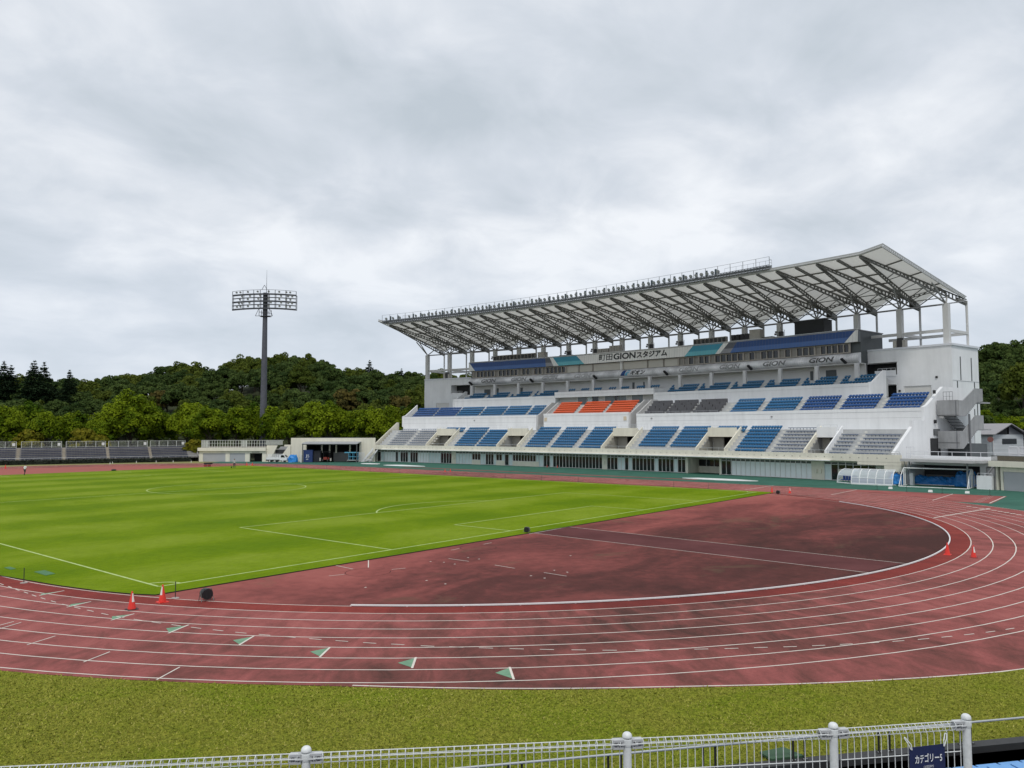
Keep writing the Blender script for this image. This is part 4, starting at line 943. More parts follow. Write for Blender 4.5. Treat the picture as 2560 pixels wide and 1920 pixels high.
fe = MB(); pts = [CR]+[Fp(k) for k in range(17)]+[CL]
for a, b in zip(pts, pts[1:]):
    fe.tube(a+Vector((0, 0, .12)), b+Vector((0, 0, .12)), .20, n=8); fe.beam(a+Vector((0, 0, .42)), b+Vector((0, 0, .42)), .10, .20)
    n = 10
    for i in range(n): p = a.lerp(b, i/n); fe.beam(p+Vector((0, 0, .12)), p+Vector((0, 0, .5)), .06)
ladder(fe, CR+Vector((0, 0, .5)), Vp(0)+Vector((0, 0, .5)), .5, .5, 50, .12); ladder(fe, CL+Vector((0, 0, .5)), Vp(17)+Vector((0, 0, .5)), .5, .5, 50, .12)
P('roof_edge', fe, STEELG)
tf = MB()
for b0, b1 in ((0, 1.72), (14.62, 17)):
    for r_ in (RC, RV): tf.arcbox(b0, b1, r_-.2, r_+.2, 22.62, 23.08, 0)
for b in (0, 1, 15, 16, 17): tf.arcbox(b-.03, b+.03, RC+.43, RV-.2, 22.64, 23.06, 0, 9)
P('tower_frame', tf, CM)
pd = MB(); pd.tube(W(-.02, RV-.6, TZ+.3), W(-.02, RV-.6, 24.2), .07); pd.tube(W(-.02, RV-.6, 24.2), W(-.02, RV-.25, 24.4), .07); P('drain_pipe', pd, CM)

# ---- lighting gantry along the roof's front edge
GB0, GB1, GR = 2.62, 16.76, 311.35
ga = MB(); ga.arcbox(GB0, GB1, GR-.35, GR+.35, 33.35, 33.45, 0)
n = 170
for r_ in (GR-.36, GR+.36):
    ga.arcbox(GB0, GB1, r_-.03, r_+.03, 33.66, 33.76, 0); ga.arcbox(GB0, GB1, r_-.03, r_+.03, 33.02, 33.12, 0)
    for i in range(n+1):
        b = GB0+(GB1-GB0)*i/n; ga.beam(W(b, r_, 33.1), W(b, r_, 33.7), .05); 
        if i < n: ga.beam(W(b, r_, 33.08), W(b+(GB1-GB0)/n, r_, 33.7), .05)
ga.arcbox(GB0, GB1, GR-.33, GR+.33, 33.5, 33.55, 0)
go = P('lighting_gantry', ga, mat('gantry steel', (.10, .11, .12), .6, .1, 1))
gr_ = MB(); np_ = 40
for i in range(np_+1):
    b = GB0+(GB1-GB0)*i/np_; gr_.beam(W(b, GR-.36, 33.4), W(b, GR-.36, 35.05), .07)
gr_.sweep([(GR-.38, 35.02), (GR-.34, 35.02), (GR-.34, 35.06), (GR-.38, 35.06)], GB0, GB1)
for b0, b1 in ((2.62, 3.9), (15.4, 15.9)):
    for k in range(9):
        b = b0+(b1-b0)*k/8; gr_.beam(W(b, GR+.36, 33.5), W(b, GR+.36, 34.6), .03)
    gr_.sweep([(GR+.35, 34.58), (GR+.38, 34.58), (GR+.38, 34.61), (GR+.35, 34.61)], b0, b1)
for z in (34.1, 34.6): gr_.beam(W(GB0, GR-.36, z), W(GB0, GR+.36, z), .04)
build('gantry_railing', gr_, mat('gantry rail grey', (.20, .21, .22), .55), go)
def floodlamp(b):
    l = MB(); c = WV(b, GR-.15, 34.12); o_ = (WV(b, 312, 0)-WV(b, 311, 0)); t_ = (WV(b+.1, 311, 0)-WV(b, 311, 0)).normalized(); d = (-o_*.85+Vector((0, 0, -.5))+t_*rnd.uniform(-.25, .25)).normalized()
    l.tube(c-d*.30, c-d*.05, .12, .30, n=10, mi=0); l.tube(c-d*.05, c, .34, n=12, mi=0); l.tube(c, c+d*.012, .30, n=12, mi=1); l.beam(c-Vector((0, 0, .55)), c, .06, .06)
    return build('floodlamp', l, [LAMPB, LENS], go)
groups = [(15.98, 16.6), (14.95, 15.55), (14.0, 14.85), (13.0, 13.85), (12.0, 12.85), (11.0, 11.85), (10.0, 10.85), (9.0, 9.85), (8.0, 8.85), (7.0, 7.85), (6.0, 6.85), (5.0, 5.85), (4.05, 4.85)]
for g0, g1 in groups:
    nn = 6 if g1-g0 > .7 else 3
    for i in range(nn): floodlamp(g0+(g1-g0)*i/(nn-1))
    for f in ((.12, .45, .82) if nn == 6 else (.2, .75)):
        b = g0+(g1-g0)*f; q = MB(); q.arcbox(b-.022, b+.022, GR+.12, GR+.34, 33.7, 34.75, 0, 9); build('ballast_box', q, LAMPB, go)

# ---- plant standing on the press box and tower roofs
def arc_thing(name, b0, b1, r0, r1, z0, z1, label, cat, group, mats, extra=None):
    o = empty(name, W((b0+b1)/2, (r0+r1)/2, z0), label, cat, group)
    m = MB(); m.arcbox(b0, b1, r0, r1, z0, z1, 0, 9); build('casing', m, mats[0], o)
    f = MB(); f.arcbox(b0+.008, b1-.008, r0-.03, r0-.006, z0+.15, z1-.15, 0, 9); build('grille', f, mats[1], o)
    return o
PZ0 = 23.87
for k in range(11):
    b = 13.62-k*.148; arc_thing('air_conditioner', b-.062, b+.062, 328.4, 329.2, PZ0, PZ0+1.55, 'one of a row of dark air conditioning units on the press box roof, far half', 'air conditioner', 'air conditioners on the far half of the press box roof', (EQUIP, EQUIPD))
for k in range(8):
    b = 6.30-k*.128; arc_thing('air_conditioner', b-.054, b+.054, 328.4, 329.2, PZ0, PZ0+1.45, 'one of a row of dark air conditioning units above the near cyan panel', 'air conditioner', 'air conditioners above the near cyan panel', (EQUIP, EQUIPD))
for k in range(4):
    b = 5.22-k*.135; arc_thing('air_conditioner', b-.05, b+.05, 329.4, 330.2, PZ0, PZ0+1.7, 'one of four taller dark units beside the beige tank on the press box roof', 'air conditioner', 'taller units beside the beige tank', (EQUIPD, BLK))
for k in range(5):
    b = 9.63-k*.085; arc_thing('air_conditioner', b-.036, b+.036, 328.4, 329.2, PZ0, PZ0+1.25, 'one of five slim grey units left of the roof name sign', 'air conditioner', 'slim grey units above the name sign', (EQUIP, EQUIP))
for k in range(4):
    b = 9.18-k*.095; arc_thing('air_conditioner', b-.042, b+.042, 328.4, 329.4, PZ0, PZ0+1.7, 'one of four taller grey units above the roof name sign', 'air conditioner', 'taller grey units above the name sign', (EQUIP, EQUIP))
def roof_box(name, b0, b1, h, label, m, r0=328.5, r1=330, z0=PZ0, trim=BLK):
    o = empty(name, W((b0+b1)/2, (r0+r1)/2, z0), label, 'roof plant'); q = MB(); q.arcbox(b0, b1, r0, r1, z0, z0+h, 0, 9); build('casing', q, m, o)
    q = MB(); q.arcbox(b0-.01, b1+.01, r0-.05, r1+.05, z0+h+.004, z0+h+.09, 0, 9); build('lid', q, trim, o); return o
roof_box('equipment_cabinet', 11.72, 11.98, 1.55, 'beige cabinet at the end of the far row of roof units', EQUIP, trim=EQUIP)
roof_box('equipment_cabinet', 10.65, 11.12, .42, 'low dark flat cabinet above the far cyan panel', EQUIPD)
roof_box('water_tank', 4.36, 4.66, 2.1, 'beige water tank with a lid on the press box roof', EQUIP, trim=EQUIP)
roof_box('equipment_cabinet', 4.02, 4.30, .5, 'low dark cabinet between the beige tank and the black plant room', EQUIPD)
roof_box('plant_room', 2.78, 3.55, 3.0, 'big black plant room box on the near end of the press box roof', mat('plant room black', (.02, .022, .025), .7), 330.5, 333.5)
def speaker_set(b, z, label):
    o = empty('speaker_cluster', W(b, RC-.9, z), label, 'loudspeaker'); q = MB(); t_ = (WV(b+.1, 330, 0)-WV(b, 330, 0)).normalized(); o_ = (WV(b, 331, 0)-WV(b, 330, 0))
    c = WV(b-.11, RC-.95, z+1.0); q.obox(c, t_*.36, o_*.3, Vector((0, 0, .5)), 0); build('cabinet', q, BLK, o)
    f = MB(); f.beam(WV(b-.11, RC-.95, z), WV(b-.11, RC-.95, z+1.9), .06); f.beam(WV(b-.2, RC-.95, z), WV(b-.2, RC-.95, z+1.75), .06); f.beam(WV(b-.11, RC-.95, z+1.75), WV(b-.2, RC-.95, z+1.75), .05)
    for dx, h in ((.04, 1.5), (.06, 1.1)): f.obox(WV(b+dx, RC-.85, z+h), t_*.15, o_*.15, Vector((0, 0, .17)))
    build('bracket', f, STEELD, o); return o
for b, n_ in ((14, 'first'), (11, 'second'), (10, 'third'), (8, 'fourth'), (7, 'fifth'), (4, 'sixth')):
    place = {14: 'at the far end of the press box roof', 11: 'above the far cyan panel', 10: 'left of the name sign', 8: 'above the middle of the name sign', 7: 'above the near end of the name sign', 4: 'beside the black plant room'}[b]
    speaker_set(b, PZ0, 'black loudspeaker by a roof column '+place)
for b, lab in ((.95, 'grey equipment pair at the foot of a column on the near tower roof'), (16.0, 'grey equipment pair at the foot of a column on the far tower roof')):
    o = empty('equipment_cabinet', W(b, RC-1, TZ+.32), lab, 'roof plant'); q = MB(); q.arcbox(b-.14, b-.07, RC-1.4, RC-.6, TZ+.32, TZ+1.5, 0, 9); build('casing', q, EQUIP, o); q = MB(); q.arcbox(b+.06, b+.14, RC-1.4, RC-.6, TZ+.32, TZ+1.5, 0, 9); build('casing', q, EQUIP, o)
    q = MB(); q.arcbox(b-.06, b+.05, RC-1.3, RC-.7, TZ+.32, TZ+1.9, 0, 9); build('winch', q, EQUIPD, o)

# ================================================================== NEAR END: PODIUM, CANOPY, GARAGE, HOUSE
pod = empty('podium', W(-1.7, 306, 0), 'white podium with a flat grey canopy over the tarpaulin store beside the stand', 'building')
m = MB(); m.arcbox(-3.4, -.86, 306.0, 306.3, 2.6, 3.78, 0); m.arcbox(-3.4, -.80, 306.3, 332, 2.85, 3.05, 1); m.arcbox(-3.4, -2.44, 306.02, 306.3, 0, 2.6, 0); m.arcbox(-.84, -.80, 305.2, 310, 0, 2.85, 0); m.arcbox(-2.2, -2.1, 305.9, 309.5, 0, 2.6, 0)
m.arcbox(-2.46, -2.16, 306.05, 306.2, .0, 2.5, 1); build('podium_wall', m, [WHITE, mat('podium grey', (.50, .50, .51), .8, .08, .5, streak=.1)], pod)
m = MB(); m.arcbox(-2.22, -.90, 302.5, 305.9, 3.08, 3.42, 0); m.arcbox(-2.32, -2.22, 303.1, 305.9, 3.1, 3.40, 0); build('canopy_slab', m, mat('canopy concrete', (.46, .46, .46), .8, .08, .4, streak=.12), pod)
m = MB(); m.arcbox(-2.12, -.84, 309.6, 309.8, 0, 2.9, 0); m.arcbox(-2.15, -.84, 306.2, 309.6, 2.6, 2.84, 0); m.arcbox(-2.1, -.88, 309.4, 309.55, .0, 1.2, 1); build('store_back', m, [mat('store wall dark', (.06, .062, .07), .9), mat('store low wall', (.22, .22, .22), .9, .1, .6)], pod)
m = MB()
for b in (-.95, -2.0): m.tube(W(b, 304.2, 0), W(b, 304.2, 3.08), .11)
m.tube(W(-.925, 303.2, 3.1), W(-.925, 303.4, 2.6), .05); m.tube(W(-.925, 303.4, 2.6), W(-.925, 303.4, 0), .05); build('canopy_column', m, mat('column grey', (.30, .31, .32), .6), pod)
m = MB(); railing(m, [W(-.86-.25*i, 306.1, 3.78) for i in range(10)], .52, 1, .035); railing(m, [W(-.92-.12*i, 305.7, 3.42) for i in range(12)], .28, 1, .02)
build('podium_railing', m, mat('rail white', (.66, .67, .70), .5), pod)
m = MB(); railing(m, [W(-.70, 306.9, 3.1), W(-.775, 306.9, 3.1), W(-.85, 306.9, 3.1)], 1.75, 1, .05, 1); build('podium_gate', m, MATS['rail white'], pod)
m = MB(); railing(m, [W(-.50-.06*i, 304.0, 3.1) for i in range(6)], .95, 1, .03, 0)
for i in range(26): m.tube(W(-.50-.0115*i, 304.0, 3.15), W(-.50-.0115*i, 304.0, 4.0), .012, n=4)
build('walkway_fence', m, PIPE, pod)
m = MB(); m.arcbox(-2.42, -2.17, 303.9, 304.3, 0, 1.62, 0); m.arcbox(-2.42, -2.40, 304.3, 306, 0, 1.62, 0); m.arcbox(-1.02, -.96, 304.0, 304.5, 0, 1.55, 0); build('stair_wall', m, WHITE, pod)
m = MB(); railing(m, [W(-2.18, 304.1, 1.62), W(-2.30, 304.1, 1.62), W(-2.42, 304.1, 1.62)], .28, 1, .03); m.tube(W(-2.22, 305.9, 1.7), W(-2.34, 305.9, 2.9), .05); build('stair_rail', m, MATS['rail white'], pod)

TARP = mat('blue tarpaulin', (.018, .21, .58), .42, .22, 1.6, bump=.9)
def lumpy(c0, c1, rad, h, label, cat, seed, name='tarpaulin_roll', m=TARP, group=None):
    rn = random.Random(seed); a = Vector(c0); b = Vector(c1); d = (b-a); n = max(6, int(d.length/.35)); x = d.normalized(); y = Vector((-x.y, x.x, 0)); q = MB(); k = 14; vs = []
    ph = [rn.uniform(0, 6.28) for _ in range(6)]
    for i in range(n+1):
        t = i/n; endf = min(1, min(t, 1-t)*n/1.5+.55)
        for j in range(k):
            an = PI*1.12*j/(k-1)-.06*PI
            rr_ = 1+.10*math.sin(t*17+ph[0]+an*3)+.08*math.sin(t*41+ph[1]+an*7)+rn.uniform(-.05, .05)
            vs.append(a+d*t+y*(math.cos(an)*rad*rr_*endf)+Vector((0, 0, max(0.0, math.sin(an))*h*rr_*endf)))
    fs = [(i*k+j, i*k+j+1, (i+1)*k+j+1, (i+1)*k+j) for i in range(n) for j in range(k-1)]+[tuple(range(k)), tuple(n*k+j for j in range(k-1, -1, -1))]
    q.add(vs, fs); o = build(name, q, m, smooth=False); tag(o, label, cat, group); return o
lumpy((94.9, -10.5, 0), (94.7, -16.3, 0), .75, 1.05, 'long bright blue rolled tarpaulin lying under the flat canopy', 'tarpaulin', 1)
lumpy((93.9, -15.4, 0), (93.7, -18.1, 0), .75, 1.75, 'taller stacked blue tarpaulin heap at the near end of the canopy', 'tarpaulin', 2, 'tarpaulin_heap')
lumpy((92.3, -8.2, 0), (92.2, -10.0, 0), .55, 1.35, 'blue tarpaulin heap between the clear shelter and the goal', 'tarpaulin', 3, 'tarpaulin_heap')

# storage garage at the right edge
GX, GE, GN = Vector((89.85, -20.44, 0)), Vector((-.4877, -.873, 0)), Vector((.873, -.4877, 0))
def GP(t, dn, z): return GX+GE*t+GN*dn+Vector((0, 0, z))
def gbox(mb, t0, t1, d0, d1, z0, z1, mi=0):
    mb.hexa([GP(t0, d0, z0), GP(t1, d0, z0), GP(t1, d1, z0), GP(t0, d1, z0), GP(t0, d0, z1), GP(t1, d0, z1), GP(t1, d1, z1), GP(t0, d1, z1)], mi)
gar = empty('garage', GX, 'cream storage garage with a grey shutter at the right edge of the track', 'garage')
m = MB(); gbox(m, -.5, 16, -.55, 0, 2.75, 3.42, 0); gbox(m, -.45, 16, 0, 9, 2.75, 3.0, 0); gbox(m, 0, .28, -.1, .2, 0, 2.74, 0); gbox(m, .58, .86, -.02, .3, 0, 2.74, 0); gbox(m, .86, 5.2, 0, .3, 2.2, 2.74, 0); gbox(m, 5.2, 5.8, 0, .3, 0, 2.74, 0); gbox(m, 5.8, 16, 0, .3, 0, 2.74, 0); gbox(m, .05, .25, .3, 9, 0, 2.74, 0); gbox(m, .28, .58, .5, .6, 0, 2.74, 1)
build('garage_wall', m, [CREAM, DARKIN], gar)
m = MB(); gbox(m, .87, 5.19, .10, .16, 0, 2.19, 0)
for i in range(27): gbox(m, .87, 5.19, .085, .10, i*.08+.02, i*.08+.062, 0)
build('shutter', m, mat('shutter grey', (.42, .43, .45), .5, .05, .6), gar)
m = MB()
for i in range(100): m.beam(GP(-.2+.12*i, -.35, 3.42), GP(-.2+.12*i, -.35, 4.02), .042)
m.beam(GP(-.25, -.35, 4.03), GP(14, -.35, 4.03), .06); m.beam(GP(-.25, -.35, 3.5), GP(14, -.35, 3.5), .04); build('deck_railing', m, mat('rail dark', (.10, .10, .09), .6), gar)
m = MB(); gbox(m, .02, .08, -.25, -.12, 0, 2.74, 0); build('drain_pipe', m, mat('pipe grey', (.22, .22, .22), .5), gar)
m = MB(); gbox(m, -.2, 14, .6, 2.0, 3.01, 3.95, 0); build('planter', m, mat('dry soil', (.16, .13, .08), .9, .3, 2), gar)
for i in range(5):
    f = empty('portable_fence', GP(-.15+i*1.3, 2.6, 3.01), ['white portable fence panel nearest the round sign on the garage deck', 'second white portable fence panel from the round sign on the garage deck', 'third white portable fence panel from the round sign on the garage deck', 'fourth white portable fence panel on the garage deck', 'white portable fence panel on the garage deck cut by the right edge'][i], 'fence')
    m = MB(); a = GP(-.15+i*1.3, 2.6, 3.01); b = GP(.95+i*1.3, 2.6, 3.01); k = Vector((0, 0, 1))
    m.path([a, a+k*2.0, b+k*2.0, b], .07); m.tube(a+k*.35, b+k*.35, .05); m.tube(a+k*1.2, b+k*1.2, .05); build('frame', m, MATS['rail white'], f)
    m = MB()
    for j in range(1, 9): p = a.lerp(b, j/9); m.tube(p+k*.35, p+k*2.0, .034, n=5)
    build('bars', m, MATS['rail white'], f)
hf = empty('hurdle_rack', GP(2.0, 3.6, 3.01), 'white rack with a blue bundle on the garage deck behind the fence panels', 'rack')
m = MB(); railing(m, [GP(1.2, 3.6, 3.01), GP(2.0, 3.6, 3.01), GP(2.8, 3.6, 3.01)], 2.45, 1, .05, 1); build('frame', m, MATS['rail white'], hf)
m = MB(); m.lathe(GP(2.9, 3.7, 4.9), [(.1, 0), (.55, .1), (.6, .35), (.3, .55)], 12); build('bundle', m, mat('bundle blue', (.06, .12, .28), .6, .2, 3), hf)

hs = empty('clubhouse', (170.6, -9.35, 2.5), 'low pale house with a grey gabled roof beyond the near end of the stand', 'house')
HK = Vector((170.6, -9.35, 0)); HG = Vector((.864, -.506, 0)); HF = Vector((.506, .864, 0))
def HP(g, f, z): return HK+HG*g+HF*f+Vector((0, 0, z))
m = MB(); GWD = 8.9; GH = 13
m.hexa([HP(0, 0, 0), HP(GWD, 0, 0), HP(GWD, GH, 0), HP(0, GH, 0), HP(0, 0, 6.1), HP(GWD, 0, 6.1), HP(GWD, GH, 6.1), HP(0, GH, 6.1)])
for z in (2.9, 3.7, 4.5, 5.3): m.hexa([HP(-.02, -.02, z), HP(GWD+.02, -.02, z), HP(GWD+.02, GH, z), HP(-.02, GH, z), HP(-.02, -.02, z+.05), HP(GWD+.02, -.02, z+.05), HP(GWD+.02, GH, z+.05), HP(-.02, GH, z+.05)], 1)
build('wall', m, [mat('house wall', (.52, .55, .57), .8, .06, .6), mat('house joint', (.38, .40, .41), .8)], hs)
m = MB(); a = .55
for s0, s1 in ((-a, GWD/2), (GWD+a, GWD/2)):
    z0 = 6.0; z1 = 8.25; f0 = -.9
    m.hexa([HP(s0, f0, z0), HP(s1, f0, z1), HP(s1, GH+.5, z1), HP(s0, GH+.5, z0), HP(s0, f0, z0+.18), HP(s1, f0, z1+.18), HP(s1, GH+.5, z1+.18), HP(s0, GH+.5, z0+.18)])
build('roof', m, mat('grey metal roof', (.30, .29, .30), .55, .08, .5), hs)
m = MB(); m.prism([HP(.3, -.02, 6.1), HP(GWD*.47, -.02, 6.1), HP(GWD*.47, -.02, 8.05)], HF*.05, 0); m.prism([HP(GWD*.53, -.02, 6.1), HP(GWD-.2, -.02, 6.1), HP(GWD*.53, -.02, 8.0)], HF*.05, 1); build('gable', m, [DARKIN, mat('gable grey', (.16, .165, .18), .7)], hs)
m = MB(); m.hexa([HP(2.6, -.06, 4.1), HP(6.8, -.06, 4.1), HP(6.8, .02, 4.1), HP(2.6, .02, 4.1), HP(2.6, -.06, 5.2), HP(6.8, -.06, 5.2), HP(6.8, .02, 5.2), HP(2.6, .02, 5.2)]); build('window', m, mat('house glass', (.03, .035, .04), .15), hs)
m = MB(); m.hexa([HP(-.06, 2.6, 4.3), HP(.02, 2.6, 4.3), HP(.02, 4.4, 4.3), HP(-.06, 4.4, 4.3), HP(-.06, 2.6, 5.1), HP(.02, 2.6, 5.1), HP(.02, 4.4, 5.1), HP(-.06, 4.4, 5.1)]); build('window', m, mat('frosted window', (.25, .28, .30), .3), hs)
m = MB(); m.tube(HP(-.1, -.1, 2.5), HP(-.1, -.1, 6.2), .07); m.tube(HP(GWD+.2, -.5, 2.5), HP(GWD+.2, -.5, 6.2), .09); build('drain_pipe', m, FRAME, hs)
sg = empty('round_sign', (135.3, -13.75, 2.5), 'round reddish sign plate on a thin grey post before the pale house', 'sign')
m = MB(); m.tube((135.3, -13.75, 2.5), (135.3, -13.75, 5.7), .06); build('post', m, PIPE, sg)
m = MB(); d_ = Vector((-.98, -.18, 0)); m.tube(Vector((135.3, -13.75, 5.45))+d_*.08, Vector((135.3, -13.75, 5.45))+d_*.11, .46, n=20); build('plate', m, mat('faded red', (.20, .075, .065), .6, .1, 2), sg)

# clear shelter stored on the apron, goals, boxes
sh = empty('team_shelter', (89.3, -5.8, 0), 'white framed clear arched team shelter standing on the green apron', 'shelter')
S0, S1 = Vector((89.25, -4.3, 0)), Vector((88.95, -9.35, 0)); sd_ = (S1-S0).normalized(); sn_ = Vector((-sd_.y, sd_.x, 0)); sn_ = sn_ if sn_.x > 0 else -sn_
prof_s = [(0, .12), (.02, .45), (.10, .85), (.28, 1.25), (.58, 1.62), (.95, 1.86), (1.35, 1.95)]
def SP(t, i): d_, z = prof_s[i]; return S0+(S1-S0)*t+sn_*d_+Vector((0, 0, z))
WF = mat('shelter white frame', (.74, .75, .75), .4)
clear = bpy.data.materials.new('clear sheet'); clear.use_nodes = True; _b = clear.node_tree.nodes['Principled BSDF']; _b.inputs['Base Color'].default_value = (.80, .86, .92, 1); _b.inputs['Roughness'].default_value = .12
_t = clear.node_tree.nodes.new('ShaderNodeBsdfTransparent'); _t.inputs[0].default_value = (.85, .9, .95, 1); _m = clear.node_tree.nodes.new('ShaderNodeMixShader'); _m.inputs[0].default_value = .58
clear.node_tree.links.new(_b.outputs[0], _m.inputs[1]); clear.node_tree.links.new(_t.outputs[0], _m.inputs[2]); clear.node_tree.links.new(_m.outputs[0], clear.node_tree.nodes['Material Output'].inputs[0])
for i in range(6):
    m = MB(); m.path([SP(i/5, j) for j in range(7)], .06); build('arch', m, WF, sh)
m = MB(); m.tube(SP(0, 0), SP(1, 0), .07); m.tube(SP(0, 2), SP(1, 2), .035); m.tube(SP(0, 6), SP(1, 6), .05); m.beam(S0+Vector((0, 0, .05)), S1+Vector((0, 0, .05)), .1, .1); m.beam(S0+sn_*1.35+Vector((0, 0, .05)), S1+sn_*1.35+Vector((0, 0, .05)), .1, .1); build('rail', m, WF, sh)
m = MB()
for i in range(5):
    for j in range(6): m.poly([SP(i/5+.01, j), SP((i+1)/5-.01, j), SP((i+1)/5-.01, j+1), SP(i/5+.01, j+1)], 0 if j < 2 else 1)
build('panel', m, [mat('grey lower panel', (.40, .43, .49), .4), clear], sh, recalc=False)
sh2 = empty('team_shelter', (90.3, -3.2, 0), 'open end shelter with dark blue seats left of the clear arched one', 'shelter')
T0, T1 = Vector((91.0, -2.0, 0)), Vector((89.7, -4.2, 0)); td = (T1-T0).normalized(); tn = Vector((-td.y, td.x, 0)); tn = tn if tn.x > 0 else -tn
m = MB(); m.beam(T0+Vector((0, 0, .08)), T1+Vector((0, 0, .08)), .18, .12); arcp = [(0, .1), (.03, .5), (.15, 1.0), (.4, 1.4), (.8, 1.72), (1.3, 1.85)]
m.path([T0+tn*d_+Vector((0, 0, z)) for d_, z in arcp], .04); m.tube(T0+tn*1.3+Vector((0, 0, 1.85)), T1+tn*1.3+Vector((0, 0, 1.85)), .04); build('frame', m, WF, sh2)
m = MB()
for (d0, z0), (d1, z1) in zip(arcp, arcp[1:]): m.poly([T0+tn*d0+Vector((0, 0, z0)), T0+tn*d0+td*.01+Vector((0, 0, z0)), T0+tn*1.3+Vector((0, 0, z1)), T0+tn*d1+Vector((0, 0, z1))])
for (d0, z0), (d1, z1) in zip(arcp[2:], arcp[3:]): m.poly([T0+tn*d0+Vector((0, 0, z0)), T1+tn*d0+Vector((0, 0, z0)), T1+tn*d1+Vector((0, 0, z1)), T0+tn*d1+Vector((0, 0, z1))])
build('panel', m, clear, sh2, recalc=False)
for i in range(5):
    c = T0+(T1-T0)*((i+.5)/5)+tn*.75; m = MB(); m.obox(c+Vector((0, 0, .42)), td*.2, tn*.22, (0, 0, .04)); m.obox(c+tn*.22+Vector((0, 0, .75)), td*.2, tn*.03, (0, 0, .32)); m.tube(c, c+Vector((0, 0, .4)), .04); build('seat', m, mat('shelter seat blue', (.018, .055, .22), .45, .1, 3), sh2)
GOALM = mat('goal white', (.74, .75, .74), .45, .04, 2)
def goal(x, y0, y1, dirx, label):
    o = empty('football_goal', (x, (y0+y1)/2, 0), label, 'goal'); h = 2.25
    m = MB(); m.path([(x, y0, 0), (x, y0, h), (x, y1, h), (x, y1, 0)], .075, 8); build('goal_frame', m, GOALM, o)
    m = MB(); d1 = dirx*.9; d2 = dirx*2.5
    for y in (y0, y1):
        m.path([(x, y, h), (x+d1*1.6, y, h*.62), (x+d1*1.62, y, .05)], .05); m.tube((x+d1*1.6, y, h*.55), (x+d2*1.05, y, .07), .045)
    m.path([(x, y0, .06), (x+d2, y0, .06), (x+d2, y1, .06), (x, y1, .06)], .055); build('net_support', m, GOALM, o)
    return o
goal(90.6, -10.3, -17.75, -1, 'white football goal with its support frame reaching toward the track')
goal(90.95, -10.4, -17.85, 1, 'white football goal with its support frame reaching toward the blue tarpaulin')
for (x, y), lab in zip(((83.68, -10.38), (81.3, -15.15), (81.86, -18.72)), ('small white marker box before the clear shelter', 'small white marker box before the middle of the goals', 'small white marker box nearest the sprint start lines')):
    m = MB(); m.hexa([(x-.14, y-.22, 0.004), (x+.14, y-.22, 0.004), (x+.14, y+.22, 0.004), (x-.14, y+.22, 0.004), (x-.06, y-.20, .25), (x+.06, y-.20, .25), (x+.06, y+.20, .25), (x-.06, y+.20, .25)])
    tag(build('marker_box', m, mat('box white', (.72, .72, .70), .6)), lab, 'marker box')
def sheet(pts, z, seed, label):
    rn = random.Random(seed); m = MB(); top = [(x+rn.uniform(-.15, .15), y+rn.uniform(-.3, .3), z+rn.uniform(0, .05)) for x, y in pts]; n = len(top); cx_ = sum(p[0] for p in top)/n; cy_ = sum(p[1] for p in top)/n
    m.add([(cx_, cy_, z+.12)]+top+[(x, y, .012) for x, y, _ in top], [(0, 1+i, 1+(i+1) % n) for i in range(n)]+[(1+i, 1+n+i, 1+n+(i+1) % n, 1+(i+1) % n) for i in range(n)])
    tag(build('sand_pit_cover', m, mat('white sheet', (.72, .74, .73), .6, .06, .8)), label, 'sheet')
def ell(cx_, cy_, ax_, ay_, rot, n=18): return [(cx_+ax_*math.cos(t)*math.cos(rot)-ay_*math.sin(t)*math.sin(rot), cy_+ax_*math.cos(t)*math.sin(rot)+ay_*math.sin(t)*math.cos(rot)) for t in np.linspace(0, 2*PI, n, endpoint=False)]
sheet(ell(87.0, 13.0, 1.5, 5.6, .02), .06, 4, 'white sheet laid over the long jump pit nearer the goals')
sheet(ell(88.6, 81.2, 1.6, 5.5, .05), .06, 5, 'white sheet laid over the long jump pit farther down the stand')
sheet(ell(90.2, 93.6, 1.2, 2.8, .05), .05, 6, 'small white sheet on the apron near the far stair')

# ================================================================== FAR LEFT: STORES BUILDING, SHED, SMALL STAND
LA, LE, LN_ = Vector((73.93, 134.16, 0)), Vector((.61216, -.79073, 0)), Vector((-.79073, -.61216, 0))
def LP(t, dn, z): return LA+LE*t+LN_*dn+Vector((0, 0, z))
def lbox(mb, t0, t1, d0, d1, z0, z1, mi=0):
    mb.hexa([LP(t0, d0, z0), LP(t1, d0, z0), LP(t1, d1, z0), LP(t0, d1, z0), LP(t0, d0, z1), LP(t1, d0, z1), LP(t1, d1, z1), LP(t0, d1, z1)], mi)
sb = empty('stores_building', LP(7.5, 0, 0), 'low cream stores building with two grey shutters and a fenced roof deck', 'building')
m = MB()
for t0, t1 in ((-.4, .5), (5.78, 6.78), (10.38, 11.44), (14.34, 15.2)): lbox(m, t0, t1, -.4, 0, 0, 2.46, 0)
for t0, t1 in ((.5, 5.78), (6.78, 10.38), (11.44, 14.34)): lbox(m, t0, t1, -.4, -.02, 1.95, 2.46, 0)
lbox(m, -.62, 15.3, -.6, .45, 2.46, 3.2, 0); lbox(m, -.5, 15.3, -9, -.6, 2.46, 2.7, 0); lbox(m, -.4, -.2, -9, -.4, 0, 2.46, 0); lbox(m, 11.45, 14.3, -3.2, -3.0, 0, 2.46, 1)
build('wall', m, [CREAM, DARKIN], sb)
for t0, t1 in ((.52, 5.76), (6.8, 10.36)):
    m = MB(); lbox(m, t0, t1, -.16, -.1, 0, 1.95)
    for i in range(20): lbox(m, t0, t1, -.1, -.085, .02+i*.096, .075+i*.096)
    build('shutter', m, MATS['shutter grey'], sb)
m = MB()
